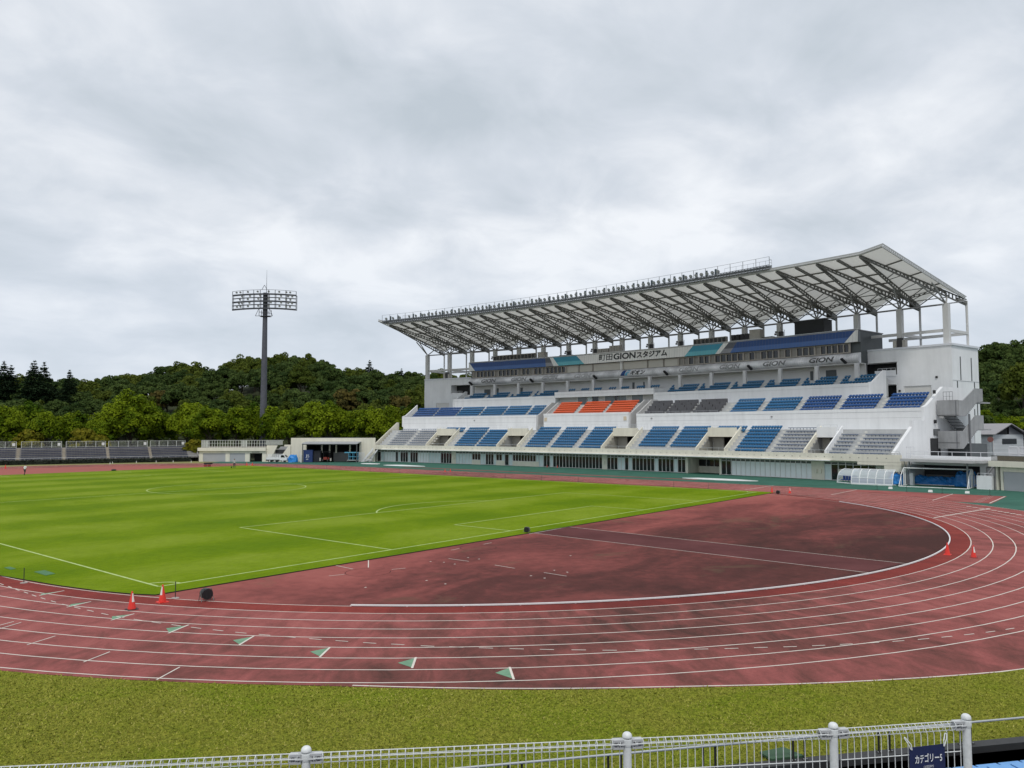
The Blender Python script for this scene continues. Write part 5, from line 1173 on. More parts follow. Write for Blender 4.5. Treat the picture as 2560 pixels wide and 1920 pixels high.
for i in range(6):
    t = 11.95+i*.30; lbox(m, t, t+.2, -.018, -.004, 2.08, 2.12); lbox(m, t, t+.2, -.018, -.004, 2.24, 2.28); lbox(m, t+.08, t+.12, -.018, -.004, 2.02, 2.32)
build('sign_letters', m, INKB, sb)
m = MB(); k = Vector((0, 0, 1))
for i in range(25):
    t = -.3+i*.62; m.beam(LP(t, -1.0, 3.2), LP(t, -1.0, 4.9), .07)
m.beam(LP(-.3, -1.0, 4.9), LP(14.9, -1.0, 4.9), .07); m.beam(LP(-.3, -1.0, 4.2), LP(14.9, -1.0, 4.2), .05); m.beam(LP(-.3, -1, 3.3), LP(14.9, -1, 3.3), .06)
for t0, t1 in ((-.3, 1.6), (9.0, 10.6), (14.9, 19)):
    for i in range(int((t1-t0)/.22)): m.beam(LP(t0+i*.22, -1.05, 3.4 if t1 < 15 else 3.85), LP(t0+i*.22, -1.05, 4.9), .10)
m.beam(LP(14.9, -1, 4.9), LP(19, -1, 4.9), .08); build('deck_fence', m, mat('fence pale', (.60, .62, .58), .55), sb)
m = MB(); lbox(m, -.3, 14.9, -1.35, -1.15, 2.72, 3.5, 0); build('planter', m, mat('deck planter', (.34, .30, .26), .9, .25, 1.2), sb)
stl = empty('steps_block', LP(18, 0, 0), 'cream sloping stair block between the stores building and the open shed', 'stairs')
m = MB(); m.prism([LP(15.25, -.3, 0), LP(17.2, -.3, 0), LP(17.2, -.3, 3.75), LP(15.25, -.3, 3.75)], LN_*-.3, 0)
m.prism([LP(15.9, .35, 0), LP(17.1, .35, 1.9), LP(18.0, .35, 3.75), LP(17.3, .35, 3.75), LP(16.2, .35, 1.9), LP(15.3, .35, 0)], LN_*-.3, 0)
m.prism([LP(18.9, .35, 0), LP(21.0, .35, 0), LP(21.0, .35, 3.75), LP(20.6, .35, 3.75), LP(19.2, .35, 1.75), LP(18.4, .35, 0)], LN_*-.3, 0)
for i in range(10): lbox(m, 16.6+i*.05, 19.6, -.9-i*.45, -.4-i*.45, 0, 1.6+i*.2, 1)
lbox(m, 16.9, 19.8, -.6, -.5, 1.9, 2.75, 2); lbox(m, 17.8, 19.9, -5.2, -5.0, 0, 3.8, 0); build('stair_walls', m, [CREAM, GREYC, DARKIN], stl)
shd = empty('open_shed', LP(30.5, 0, 0), 'wide cream walled open shed with a grey metal canopy full of equipment', 'shed')
m = MB(); lbox(m, 21.0, 24.6, -.4, 0, 0, 5.45, 0); lbox(m, 36.9, 40.5, -.4, 0, 0, 5.45, 0); lbox(m, 24.6, 36.9, -.4, 0, 4.15, 5.45, 0); lbox(m, 25.2, 36.8, -.42, .03, 5.46, 5.55, 2); lbox(m, 24.6, 36.9, -8.2, -8, 0, 4.15, 1); lbox(m, 24.3, 24.6, -8, -.4, 0, 4.15, 1); lbox(m, 36.9, 37.1, -8, -.4, 0, 4.15, 1); lbox(m, 24.6, 36.9, -8, -.4, 4.16, 4.3, 1)
build('wall', m, [CREAM, DARKIN, DGREY], shd)
m = MB(); m.prism([LP(24.7, 0.02, 4.62), LP(24.9, 4, 4.35), LP(24.75, 4.1, 4.12), LP(24.7, .02, 4.4)], LE*12.6, 0); build('canopy', m, mat('canopy metal', (.30, .31, .33), .5, .06, .5), shd)
m = MB()
for t in (24.95, 37.2): lbox(m, t-.08, t+.08, 3.8, 4.0, 0, 4.1)
lbox(m, 24.8, 37.3, 3.9, 4.02, 3.95, 4.14); build('canopy_post', m, DGREY, shd)
m = MB()
for t in (28.1, 29.9, 31.4, 34.6): lbox(m, t-.16, t+.16, -.6, -.3, 2.0, 4.1, 0)
lbox(m, 30.6, 34.2, -1.2, -1.1, 0, 2.15, 1); build('inner_post', m, [CREAM, mat('board grey', (.20, .20, .20), .7)], shd)
NAVY = mat('navy cover', (.012, .035, .14), .55, .15, 1.2)
cn = empty('covered_crate', LP(26, 3, 0), 'tall navy covered crate with white marks before the open shed', 'crate')
m = MB(); lbox(m, 24.95, 27.05, 2.3, 3.4, .05, 2.72); lbox(m, 24.92, 27.08, 2.28, 3.42, 2.6, 2.76); build('cover', m, NAVY, cn)
m = MB(); text_on(m, 'J', lambda u, v: LP(25.45+.38*u, 3.415, 1.02+.75*v)); text_on(m, '5', lambda u, v: LP(25.95+.34*u, 3.415, 1.08+.66*v)); m.poly([LP(25.6, 3.416, .62), LP(26.1, 3.416, .62), LP(26.1, 3.416, .76), LP(25.6, 3.416, .76)]); build('white_mark', m, mat('mark white', (.6, .62, .65), .6), cn, recalc=False)
m = MB(); lbox(m, 27.12, 28.7, 1.6, 2.9, .05, 2.6); tag(build('dark_crate', m, mat('black cover', (.012, .013, .02), .7, .2, 2)), 'tall blackish covered crate right of the navy one', 'crate')
m = MB(); m.lathe(LP(24.55, 3.4, 0), [(.30, 0), (.30, 1.6), (.26, 1.75), (.1, 1.8)], 14); tag(build('white_drum', m, mat('drum white', (.60, .60, .58), .5)), 'upright white drum beside the navy crate', 'drum')
tk = empty('tractor', LP(29.9, 2.2, 0), 'small dark tractor with bits of red parked in the open shed', 'tractor')
m = MB(); lbox(m, 29.3, 30.6, 1.2, 2.6, .55, 1.05); lbox(m, 29.55, 30.35, 2.6, 3.5, .6, 1.15); build('body', m, mat('tractor red', (.22, .03, .02), .5, .2, 3), tk)
m = MB()
for t in (29.3, 30.6):
    for d in (1.2, 2.5): lbox(m, t-.04, t+.04, d-.04, d+.04, 1.0, 2.25)
lbox(m, 29.2, 30.7, 1.0, 2.7, 2.25, 2.38); build('cab_frame', m, BLK, tk)
for t in (29.2, 30.7): m = MB(); m.tube(LP(t-.14, 1.5, .55), LP(t+.14, 1.5, .55), .55, n=16); build('wheel', m, BLK, tk)
for t in (29.4, 30.5): m = MB(); m.tube(LP(t-.1, 3.2, .34), LP(t+.1, 3.2, .34), .34, n=14); build('wheel', m, BLK, tk)
m = MB(); lbox(m, 28.6, 28.9, 2.9, 3.3, .3, 1.0); lbox(m, 31.0, 31.3, 2.9, 3.3, .3, .9); build('mower_arm', m, mat('pale machine', (.45, .42, .38), .6), tk)
SKYB = mat('sky blue paint', (.10, .36, .52), .5, .12, 2)
lf_ = empty('throwing_cage_cart', LP(35.8, 2.8, 0), 'sky blue framed cart with a flat top at the right of the open shed', 'cart')
m = MB(); lbox(m, 34.3, 37.3, 2.0, 3.4, 2.08, 2.3)
for t in (35.3, 36.2, 37.2):
    for d in (2.1, 3.3): lbox(m, t-.05, t+.05, d-.05, d+.05, .4, 2.08)
lbox(m, 35.2, 37.3, 2.0, 3.4, 1.2, 1.3); build('frame', m, SKYB, lf_)
m = MB(); lbox(m, 34.9, 37.3, 1.9, 3.45, .35, .55); build('deck', m, mat('cart grey', (.3, .32, .32), .6), lf_)
for t in (35.2, 37.0): m = MB(); m.tube(LP(t, 3.3, .22), LP(t, 3.45, .22), .22, n=12); build('wheel', m, BLK, lf_)
gt = empty('white_gate', LP(38, 3, 0), 'white barred gate panel right of the sky blue cart', 'gate')
m = MB(); a = LP(37.5, 3, 0); b = LP(38.7, 3, 0); m.path([a, a+k*2.1, b+k*2.1, b], .05); m.tube(a+k*.2, b+k*.2, .04); build('frame', m, MATS['rail white'], gt)
m = MB()
for j in range(1, 8): p = a.lerp(b, j/8); m.tube(p+k*.2, p+k*2.1, .03, n=5)
build('bars', m, MATS['rail white'], gt)
es = empty('end_stair', LP(38.6, 1.5, 0), 'small white stair climbing to the far end of the stand walkway', 'stairs')
m = MB(); m.prism([LP(37.6, 1.6, 0), LP(38.2, 1.6, 0), LP(40.4, 1.6, 2.8), LP(40.4, 1.6, 3.3)], LN_*-.2, 0)
for i in range(9): lbox(m, 38.0+i*.25, 38.4+i*.25, .5, 1.4, i*.3, .1+i*.3, 0)
m.prism([LP(38.6, .4, 0), LP(39.2, .4, 0), LP(41.2, .4, 2.6), LP(41.2, .4, 3.0)], LN_*-.2, 0); build('flight', m, WHITE, es)
bk = MB(); rn = random.Random(3)
for i in range(14): c = LP(38.9+rn.uniform(0, 1.5), 2.2+rn.uniform(-.2, .2), .15+rn.uniform(0, .5)); bk.obox(c, (.12, 0, 0), (0, .16, 0), (0, 0, .14), 0)
for i in range(8): c = LP(39.9+rn.uniform(0, .7), 2.0, .7+rn.uniform(0, .5)); bk.tube(c, c+Vector((rn.uniform(-.1, .1), 0, .4)), .05)
tag(build('white_chair_pile', bk, mat('pile white', (.62, .62, .62), .6)), 'jumbled white plastic pile at the foot of the end stair', 'pile')
# kei truck
tr_ = empty('kei_truck', LP(18.8, 3, 0), 'small white flatbed truck parked before the sloping stair block', 'truck')
TW_ = mat('truck white', (.74, .75, .76), .35); D0, D1 = 2.3, 3.7
m = MB(); m.prism([LP(19.65, D0, .45), LP(19.65, D0, 1.75), LP(20.65, D0, 1.75), LP(21.15, D0, 1.1), LP(21.3, D0, .95), LP(21.3, D0, .45)], LN_*(D1-D0)); build('cab', m, TW_, tr_)
m = MB(); m.prism([LP(19.95, D1+.012, 1.1), LP(19.95, D1+.012, 1.62), LP(20.55, D1+.012, 1.62), LP(20.92, D1+.012, 1.1)], LN_*.006)
m.poly([LP(20.70, D0+.1, 1.70), LP(20.70, D1-.1, 1.70), LP(21.17, D1-.1, 1.12), LP(21.17, D0+.1, 1.12)]); build('window', m, GLASSD, tr_)
m = MB(); lbox(m, 16.6, 19.6, D0, D1, .62, .74)
for d in (D0, D1-.05): lbox(m, 16.6, 19.6, d, d+.05, .745, 1.1); lbox(m, 16.6, 19.6, d, d+.05, 1.35, 1.45)
for i in range(8): lbox(m, 16.62+i*.42, 16.68+i*.42, D1-.05, D1-.002, 1.1, 1.75); lbox(m, 16.62+i*.42, 16.68+i*.42, D0+.002, D0+.05, 1.1, 1.75)
lbox(m, 16.6, 19.6, D1-.05, D1, 1.76, 1.84); build('bed', m, TW_, tr_)
m = MB(); lbox(m, 16.5, 21.2, D0+.1, D1-.1, .35, .6); build('chassis', m, BLK, tr_)
for t in (17.4, 18.6, 20.4):
    for d in (D0+.1, D1-.1):
        m = MB(); m.tube(LP(t, d-.08, .29), LP(t, d+.08, .29), .29, n=16); w_ = build('wheel', m, BLK, tr_)
        m = MB(); m.tube(LP(t, d+.081, .29), LP(t, d+.09, .29), .16, n=12); build('rim', m, MATS['box white'], w_)
m = MB(); lbox(m, 21.302, 21.32, D1-.35, D1-.1, .75, .9); build('headlight', m, LENS, tr_)
lumpy(LP(21.4, 3.0, 0), LP(23.5, 2.6, 0), .8, 1.6, 'crumpled bright blue tarpaulin heap right of the white truck', 'tarpaulin', 9, 'tarpaulin_heap')
for i, (t, lab) in enumerate(((23.75, 'white folding frame leaning between the blue heap and the shed'),)):
    o = empty('folding_frame', LP(t, 2.5, 0), lab, 'frame'); m = MB(); m.path([LP(t, 2.8, 0), LP(t-.2, 2.4, 2.6), LP(t+.2, 2.4, 2.6), LP(t+.3, 2.8, 0)], .04); build('frame', m, MATS['rail white'], o)
    m = MB(); m.tube(LP(t-.1, 2.6, 1.2), LP(t+.25, 2.6, 1.2), .03); build('crossbar', m, MATS['rail white'], o)

# far stand: straight bank of navy seats behind the far bend
FA, FF, FM = Vector((72.7, 137.3, 0)), Vector((-.945344, .326075, 0)), Vector((-.326075, -.945344, 0))
def FP_(t, dn, z): return FA+FF*t+FM*dn+Vector((0, 0, z))
def fbox(mb, t0, t1, d0, d1, z0, z1, mi=0):
    mb.hexa([FP_(t0, d0, z0), FP_(t1, d0, z0), FP_(t1, d1, z0), FP_(t0, d1, z0), FP_(t0, d0, z1), FP_(t1, d0, z1), FP_(t1, d1, z1), FP_(t0, d1, z1)], mi)
fs_ = empty('seating_bank', FP_(16, 0, 0), 'low bank of navy seats with wire fences along its top at the far left', 'stand')
m = MB(); N7 = 7
for i in range(N7): fbox(m, -2.2, 60, -6.2, -.75*i-.6, .9+.36*i if i == 0 else .9+.36*(i-1)+.001, .9+.36*i, 0)
fbox(m, -2.2, 60, -6.4, -6.2, 0, 3.45, 0); fbox(m, -2.4, -2.2, -6.4, 0, 0, 1.2, 0); m.prism([FP_(-2.2, 0, 0), FP_(-2.2, -6.4, 0), FP_(-2.2, -6.4, 3.6), FP_(-2.2, -.5, 1.2), FP_(-2.2, 0, 1.2)], FF*-.2, 0)
build('terrace', m, mat('weathered concrete', (.27, .26, .25), .9, .2, .6), fs_)
blocks = [(-.02, 7.55), (8.19, 16.2), (16.85, 24.6), (25.5, 33.0), (33.95, 42), (43, 51), (52, 60)]
for t0, t1 in blocks:
    o = bpy.data.objects.new('seat_block', None); COL.objects.link(o); o.parent = fs_; o.location = FP_((t0+t1)/2, -2, 0)-fs_.location
    for i in range(N7):
        q = MB(); n = int((t1-t0)/.5)
        for j in range(n):
            c = FP_(t0+(j+.5)*(t1-t0)/n, -.75*i-.95, .9+.36*i)
            q.obox(c+Vector((0, 0, .24)), FF*.235, FM*.2, (0, 0, .02)); q.obox(c-FM*.22+Vector((0, 0, .27)), FF*.235, FM*.02, (0, 0, .085))
        build('seat_row', q, S_NAVY, o)
for t0, t1 in blocks:
    q = MB(); n = 4
    for j in range(n+1): t = t0+(t1-t0)*j/n; q.beam(FP_(t, -6.3, 3.45), FP_(t, -6.3, 4.82), .09)
    for z in (3.6, 4.8): q.beam(FP_(t0, -6.3, z), FP_(t1, -6.3, z), .05)
    o = build('fence_panel', q, MATS['fence pale'], fs_)
    q = MB(); nn = int((t1-t0)/.28)
    for j in range(nn): t = t0+(t1-t0)*j/nn; q.beam(FP_(t, -6.3, 3.6), FP_(t, -6.3, 4.8), .016)
    for j in range(5): q.beam(FP_(t0, -6.3, 3.7+j*.25), FP_(t1, -6.3, 3.7+j*.25), .014)
    fbox(q, t0+.2, t0+.75, -6.25, -6.2, 3.85, 4.5, 1)
    build('wire_mesh', q, [MATS['fence pale'], MATS['box white']], o)
q = MB()
for t in (7.87, 16.52, 25.05, 33.5, 42.5):
    for i in range(14): fbox(q, t-.28, t+.28, -.375*i-.95, -.375*i-.6, .85, 1.0+.18*i)
build('aisle_steps', q, mat('aisle weathered', (.36, .32, .26), .9, .2, 1), fs_)
q = MB(); railing(q, [FP_(-1.9+i*1.55, -.35, .95) for i in range(40)], .40, 1, .035); build('front_railing', q, PIPE, fs_)
# clipped dark hedge along its foot
hd = MB(); rn = random.Random(8)
nx = 220
for i in range(nx):
    t = -.2+60*i/nx
    for j in range(9):
        c = FP_(t+rn.uniform(-.15, .15), .05+rn.uniform(-.25, .25), rn.uniform(.05, .95)); a1 = Vector((rn.uniform(-1, 1), rn.uniform(-1, 1), rn.uniform(-1, 1))).normalized(); a2 = a1.orthogonal().normalized()
        s = rn.uniform(.12, .22); hd.poly([c-a1*s-a2*s, c+a1*s-a2*s, c+a1*s+a2*s, c-a1*s+a2*s])
for i in range(60): fbox(hd, -.2+i, .8+i, -.25, .2, .02, .78)
tag(build('hedge', hd, mat('dark hedge', (.012, .018, .010), .9, .3, 1.5), recalc=False), 'low dark clipped hedge along the foot of the far seating bank', 'hedge')

# floodlight tower
ft = empty('floodlight_tower', (95.9, 143.4, 0), 'tall grey floodlight pole with a wide frame of lamps behind the stores building', 'floodlight')
FX = Vector((95.2, 142.4, 0)); FR = Vector((.639, -.769, 0)); FN_ = Vector((-.769, -.639, 0))
def TP(x, d, z): return FX+FR*x+FN_*d+Vector((0, 0, z))
m = MB(); n = 12
for i in range(n): m.tube(TP(0, 0, 39.5*i/n), TP(0, 0, 39.5*(i+1)/n), .98-.42*i/n, .98-.42*(i+1)/n, n=20, cap=(i in (0, n-1)))
build('pole', m, mat('weathering steel grey', (.085, .09, .11), .75, .2, 1.4, streak=.15), ft, smooth=False)
DS = mat('lamp frame dark', (.045, .05, .06), .6)
m = MB(); m.tube(TP(0, 0, 36.8), TP(0, 0, 43.2), .62, n=14)
rows = [39.0, 40.0, 40.9, 41.85, 42.75]
bowz = lambda x: -.006*x*x
for z in rows[0:1]+rows[2:3]+rows[4:5]:
    for i in range(24):
        x0 = -8.3+16.6*i/24; x1 = -8.3+16.6*(i+1)/24; m.beam(TP(x0, .5, z+bowz(x0)), TP(x1, .5, z+bowz(x1)), .9, .14); m.beam(TP(x0, .9, z+.0+bowz(x0)), TP(x1, .9, z+bowz(x1)), .14, .42)
for z in (rows[1], rows[3]):
    for i in range(24):
        x0 = -8.2+16.4*i/24; x1 = -8.2+16.4*(i+1)/24; m.beam(TP(x0, .9, z+bowz(x0)), TP(x1, .9, z+bowz(x1)), .12, .24)
for x in (-8.3, -5.6, -2.8, -1.1, 1.1, 2.8, 5.6, 8.3):
    m.beam(TP(x, .9, 38.8+bowz(x)), TP(x, .9, 43.9+bowz(x)*1.2), .11); m.beam(TP(x, .1, 38.9+bowz(x)), TP(x, .1, 42.8+bowz(x)), .1)
for i in range(24):
    x0 = -8.3+16.6*i/24; x1 = -8.3+16.6*(i+1)/24; m.beam(TP(x0, .9, 43.9+bowz(x0)*1.2), TP(x1, .9, 43.9+bowz(x1)*1.2), .08)
for s in (-1, 1): m.beam(TP(s*8.3, .9, 38.6), TP(s*4, .5, 38.9), .07)
build('lamp_frame', m, DS, ft)
m = MB()
for z in (36.95, 37.9): m.box((0, 0, 0), (0, 0, 0)) if False else None
for s in (-1, 1):
    for z in (37.0, 38.0): m.beam(TP(-1.3, s*.9, z), TP(1.3, s*.9, z), .12, .12)
    for x in (-1.3, 1.3): m.beam(TP(x, s*.9, 37.0), TP(x, s*.9, 38.8), .1)
    m.path([TP(s*1.4, .9, 38.9), TP(s*2.25, .9, 37.0), TP(s*1.2, .9, 37.0)], .06)
m.obox(TP(0, 0, 37.0), FR*1.3, FN_*.95, (0, 0, .06)); build('access_platform', m, DS, ft)
m = MB(); m.path([TP(-.7, .9, 43.9), TP(0, .9, 45.1), TP(.65, .9, 43.9)], .06); m.tube(TP(.25, 0, 43.2), TP(.25, 0, 49.3), .07, .02, n=6); build('lightning_rod', m, DS, ft)
lx = [-7.1, -6.2, -4.2, -1.6, 1.25, 3.95, 5.85, 6.85]
for zi, z in enumerate((43.38, 42.3, 41.45, 40.5, 39.6)):
    for x in lx:
        if zi and rnd.random() < .12: continue
        c = TP(x+rnd.uniform(-.1, .1)+(.5 if zi % 2 else 0), 1.1, z+bowz(x)); q = MB(); d = (FN_*.8+Vector((0, 0, -.55))).normalized()
        q.tube(c-d*.35, c, .12, .30, n=10, mi=0); q.tube(c, c+d*.02, .29, n=12, mi=1); build('floodlamp', q, [LAMPB, LENS], ft)

# ================================================================== SMALL THINGS ON THE FIELD
CONE_R = mat('cone orange red', (.70, .035, .022), .45, .08, 4); CONE_B = mat('cone black base', (.02, .018, .018), .6); CONE_W = mat('cone label', (.72, .70, .66), .5, .15, 14)
def cone(x, y, z0, label, base=None, lab=None, h=.70, group=None, col=None, cat='traffic cone', name='traffic_cone', rot=0):
    o = empty(name, (x, y, z0), label, cat, group); k = h/.7; m = MB(); c = (x, y, z0)
    m.lathe(c, [(.150*k, .03*k), (.145*k, .06*k), (.030*k, .66*k), (.028*k, .69*k), (.015*k, .70*k)], 16); build('cone_body', m, col or CONE_R, o, smooth=False)
    m = MB(); s = .19*k; m.hexa([(x-s, y-s*.9, z0+.002), (x+s, y-s, z0+.002), (x+s, y+s, z0+.002), (x-s, y+s, z0+.002), (x-s*.93, y-s*.93, z0+.035*k), (x+s*.93, y-s*.93, z0+.035*k), (x+s*.93, y+s*.93, z0+.035*k), (x-s*.93, y+s*.93, z0+.035*k)]); build('base', m, base or col or CONE_R, o)
    if lab is not None:
        m = MB(); a0 = math.atan2(CAMP[1]-y, CAMP[0]-x)+lab
        for (za, zb) in ((.30, .62),):
            for i in range(3):
                p = a0+(i-1.5)*.36; q = a0+(i-.5)*.36; ra = .150-(za-.03)*.19+.004; rb = .150-(zb-.03)*.19+.004
                m.poly([(x+ra*k*math.cos(p), y+ra*k*math.sin(p), z0+za*k), (x+ra*k*math.cos(q), y+ra*k*math.sin(q), z0+za*k), (x+rb*k*math.cos(q), y+rb*k*math.sin(q), z0+zb*k), (x+rb*k*math.cos(p), y+rb*k*math.sin(p), z0+zb*k)])
        build('label', m, CONE_W, o, recalc=False)
    return o
cone(-2.71, -3.42, .01, 'orange cone on a black base standing on the inner track lanes, nearer the camera', CONE_B, .5, .72)
cone(-1.31, -3.06, .01, 'orange cone with a white label standing just off the corner of the pitch', CONE_R, -.7, .72)
cone(32.76, -25.59, .01, 'plain orange cone by the white kerb at the top of the bend', CONE_R, None, .68)
cone(32.54, -26.91, .01, 'orange cone with a pale label in the second lane at the top of the bend', mat('cone dark red base', (.22, .02, .02), .6), .6, .68)
cone(68.9, -1.6, .01, 'orange cone left of the black drum at the far corner of the pitch', CONE_R, None, .66)
cone(69.75, -3.3, .01, 'orange cone right of the black drum at the far corner of the pitch', CONE_R, 0.5, .66)
cone(34.2, 132.75, .02, 'lone orange cone on the far bend at the left edge', CONE_R, None, .7)
cone(68.93, 106.5, .06, 'orange cone left of a pair on the far straight past the red cart', CONE_R, None, .66)
cone(69.64, 105.6, .06, 'orange cone right of a pair on the far straight past the red cart', CONE_R, None, .66)
for x, y in ((77.72, 58.85), (78.29, 58.12)): cone(x, y, .012, 'one of two small orange cones side by side on the home straight', CONE_R, None, .5, 'two small cones on the home straight')
for x, y, l in ((102.1, 55.3, 'left'), (101.9, 52.7, 'right')): cone(x, y, .004, 'one of two small orange cones before the glass doors of the stand', CONE_R, None, .5, 'cones before the glass doors')
WC = mat('cone white', (.66, .66, .62), .5)
for x, y in ((55.32, 137.68), (57.07, 140.61), (58.18, 142.24)): cone(x, y, .01, 'one of three small white cones close together before the far hedge', None, None, .44, 'cluster of three white cones', WC, 'cone', 'marker_cone')
for x, y in ((62.1, 140.32), (65.8, 138.74), (68.69, 136.64), (70.48, 131.9)): cone(x, y, .01, 'one of the white cones spaced singly along the far hedge', None, None, .44, 'white cones spaced along the hedge', WC, 'cone', 'marker_cone')

def drum(x, y, z0, face, label, s=1.0):
    o = empty('drum_fan', (x, y, z0), label, 'drum fan'); f = Vector((math.cos(face), math.sin(face), 0)); t = Vector((-f.y, f.x, 0)); k = Vector((0, 0, 1)); c = Vector((x, y, z0+.29*s))
    m = MB(); m.tube(c-f*.14*s, c+f*.14*s, .215*s, n=20); m.tube(c+f*.14*s, c+f*.16*s, .225*s, n=20); m.tube(c-f*.16*s, c-f*.14*s, .225*s, n=20); build('drum_body', m, BLK, o)
    m = MB()
    for i in range(-3, 4): m.beam(c+f*.17*s+t*i*.055*s-k*.19*s, c+f*.17*s+t*i*.055*s+k*.19*s, .012)
    build('grille', m, mat('grille dark', (.03, .03, .035), .5), o)
    m = MB()
    for q in (-1, 1):
        for g in (-1, 1): m.tube(c+t*q*.235*s+k*.08*s+f*g*.02, Vector((x, y, z0))+t*q*.25*s+f*g*.17*s, .016)
        m.tube(c+t*q*.235*s+k*.1*s, c+t*q*.2*s+k*.21*s, .016)
    m.tube(c+t*.2*s+k*.21*s, c-t*.2*s+k*.21*s, .016); build('stand', m, STEELD, o)
cama = lambda x, y: math.atan2(CAMP[1]-y, CAMP[0]-x)
drum(-.02, -4.2, .01, cama(0, -4)+.35, 'black round drum fan on tubular legs near the orange cones, closest to the camera')
drum(24.95, -1.35, .01, cama(25, -1)-.5, 'black round drum fan at the pitch edge by the throwing runway', .8)
drum(67.3, -2.9, .01, cama(67, -3)-.4, 'black round drum fan between two cones at the far pitch corner', .85)
m = MB(); m.lathe((43.2, 107.1, .056), [(.3, 0), (.42, .08), (.40, .2), (.2, .28)], 12); tag(build('sandbag', m, mat('bag black', (.02, .02, .022), .8, .2, 6)), 'small black bag lying at the far edge of the pitch', 'bag')
def marker_post(x, y, z0, h, label, group=None, plate=True):
    o = empty('marker_post', (x, y, z0), label, 'post', group); m = MB(); m.tube((x, y, z0+.02), (x, y, z0+h), .018, n=6); build('post', m, mat('post black', (.02, .03, .025), .6), o)
    m = MB(); m.lathe((x, y, z0), [(.16, 0), (.16, .02), (.05, .035)], 12); build('base', m, mat('post base grey', (.34, .30, .28), .7) if plate else BLK, o); return o
marker_post(-3.5, 5.91, .01, .70, 'thin dark post on a round grey base by the pitch edge at the left')
marker_post(-.6, -2.73, .01, .70, 'thin dark post on a round grey base between the pitch corner and the black drum')
for x, y in ((68.77, 106.75), (70.1, 97.5), (70.15, 90.97), (70.2, 81.84), (70.2, 69.6), (70.2, 62.0), (70.3, 39.0), (70.3, 32.2), (70.3, 25.9), (70.3, 11.4), (70.3, 6.78)): marker_post(x, y, .01, .72, 'one of the thin black posts along the far edge of the pitch', 'posts along the far edge of the pitch', False)
for x, y in ((81.11, -9.53), (79.9, -13.0), (80.0, -16.58), (80.26, -21.1)): marker_post(x, y, .01, .68, 'one of the thin black posts on the apron edge before the goals', 'posts on the apron edge before the goals', False)
m = MB()
for cx_, cy_, a, w, l in ((-2.65, 10.45, -.35, .14, .5), (-2.0, 7.65, -.30, .25, .8)):
    m.hexa([(cx_-w, cy_-l, pz+.002), (cx_+w*.9, cy_-l*.8, pz+.002), (cx_+w, cy_+l, pz+.002), (cx_-w, cy_+l*.9, pz+.002), (cx_-w, cy_-l, pz+.02), (cx_+w*.9, cy_-l*.8, pz+.02), (cx_+w, cy_+l, pz+.02), (cx_-w, cy_+l*.9, pz+.02)])
    q = tag(build('hatch_cover', m, mat('hatch green', (.05, .16, .055), .7, .15, 3)), 'green turf hatch cover at the left edge of the pitch, '+('the smaller farther one' if w < .2 else 'the larger nearer one'), 'hatch'); m = MB()
# red wheeled cart
ct = empty('wheeled_cart', (62.1, 109.2, .06), 'small black cart on red wheels parked on the far bend', 'cart')
dx = Vector((.64, -.77, 0)); dy = Vector((.77, .64, 0)); cc = Vector((62.1, 109.2, .06)); kz = Vector((0, 0, 1))
m = MB(); m.obox(cc+kz*.56, dx*.72, dy*.4, kz*.12); m.obox(cc+kz*.72, dx*.68, dy*.4, kz*.04); build('tray', m, BLK, ct)
for a in (-.62, -.28, .34, .68):
    m = MB(); c = cc+dx*a*.8-dy*.42+kz*.2; m.tube(c-dy*.05, c+dy*.05, .20, n=16); w_ = build('wheel', m, BLK, ct); m = MB(); m.tube(c-dy*.06, c-dy*.055, .12, n=14); build('rim', m, mat('cart red', (.42, .03, .04), .5), w_)

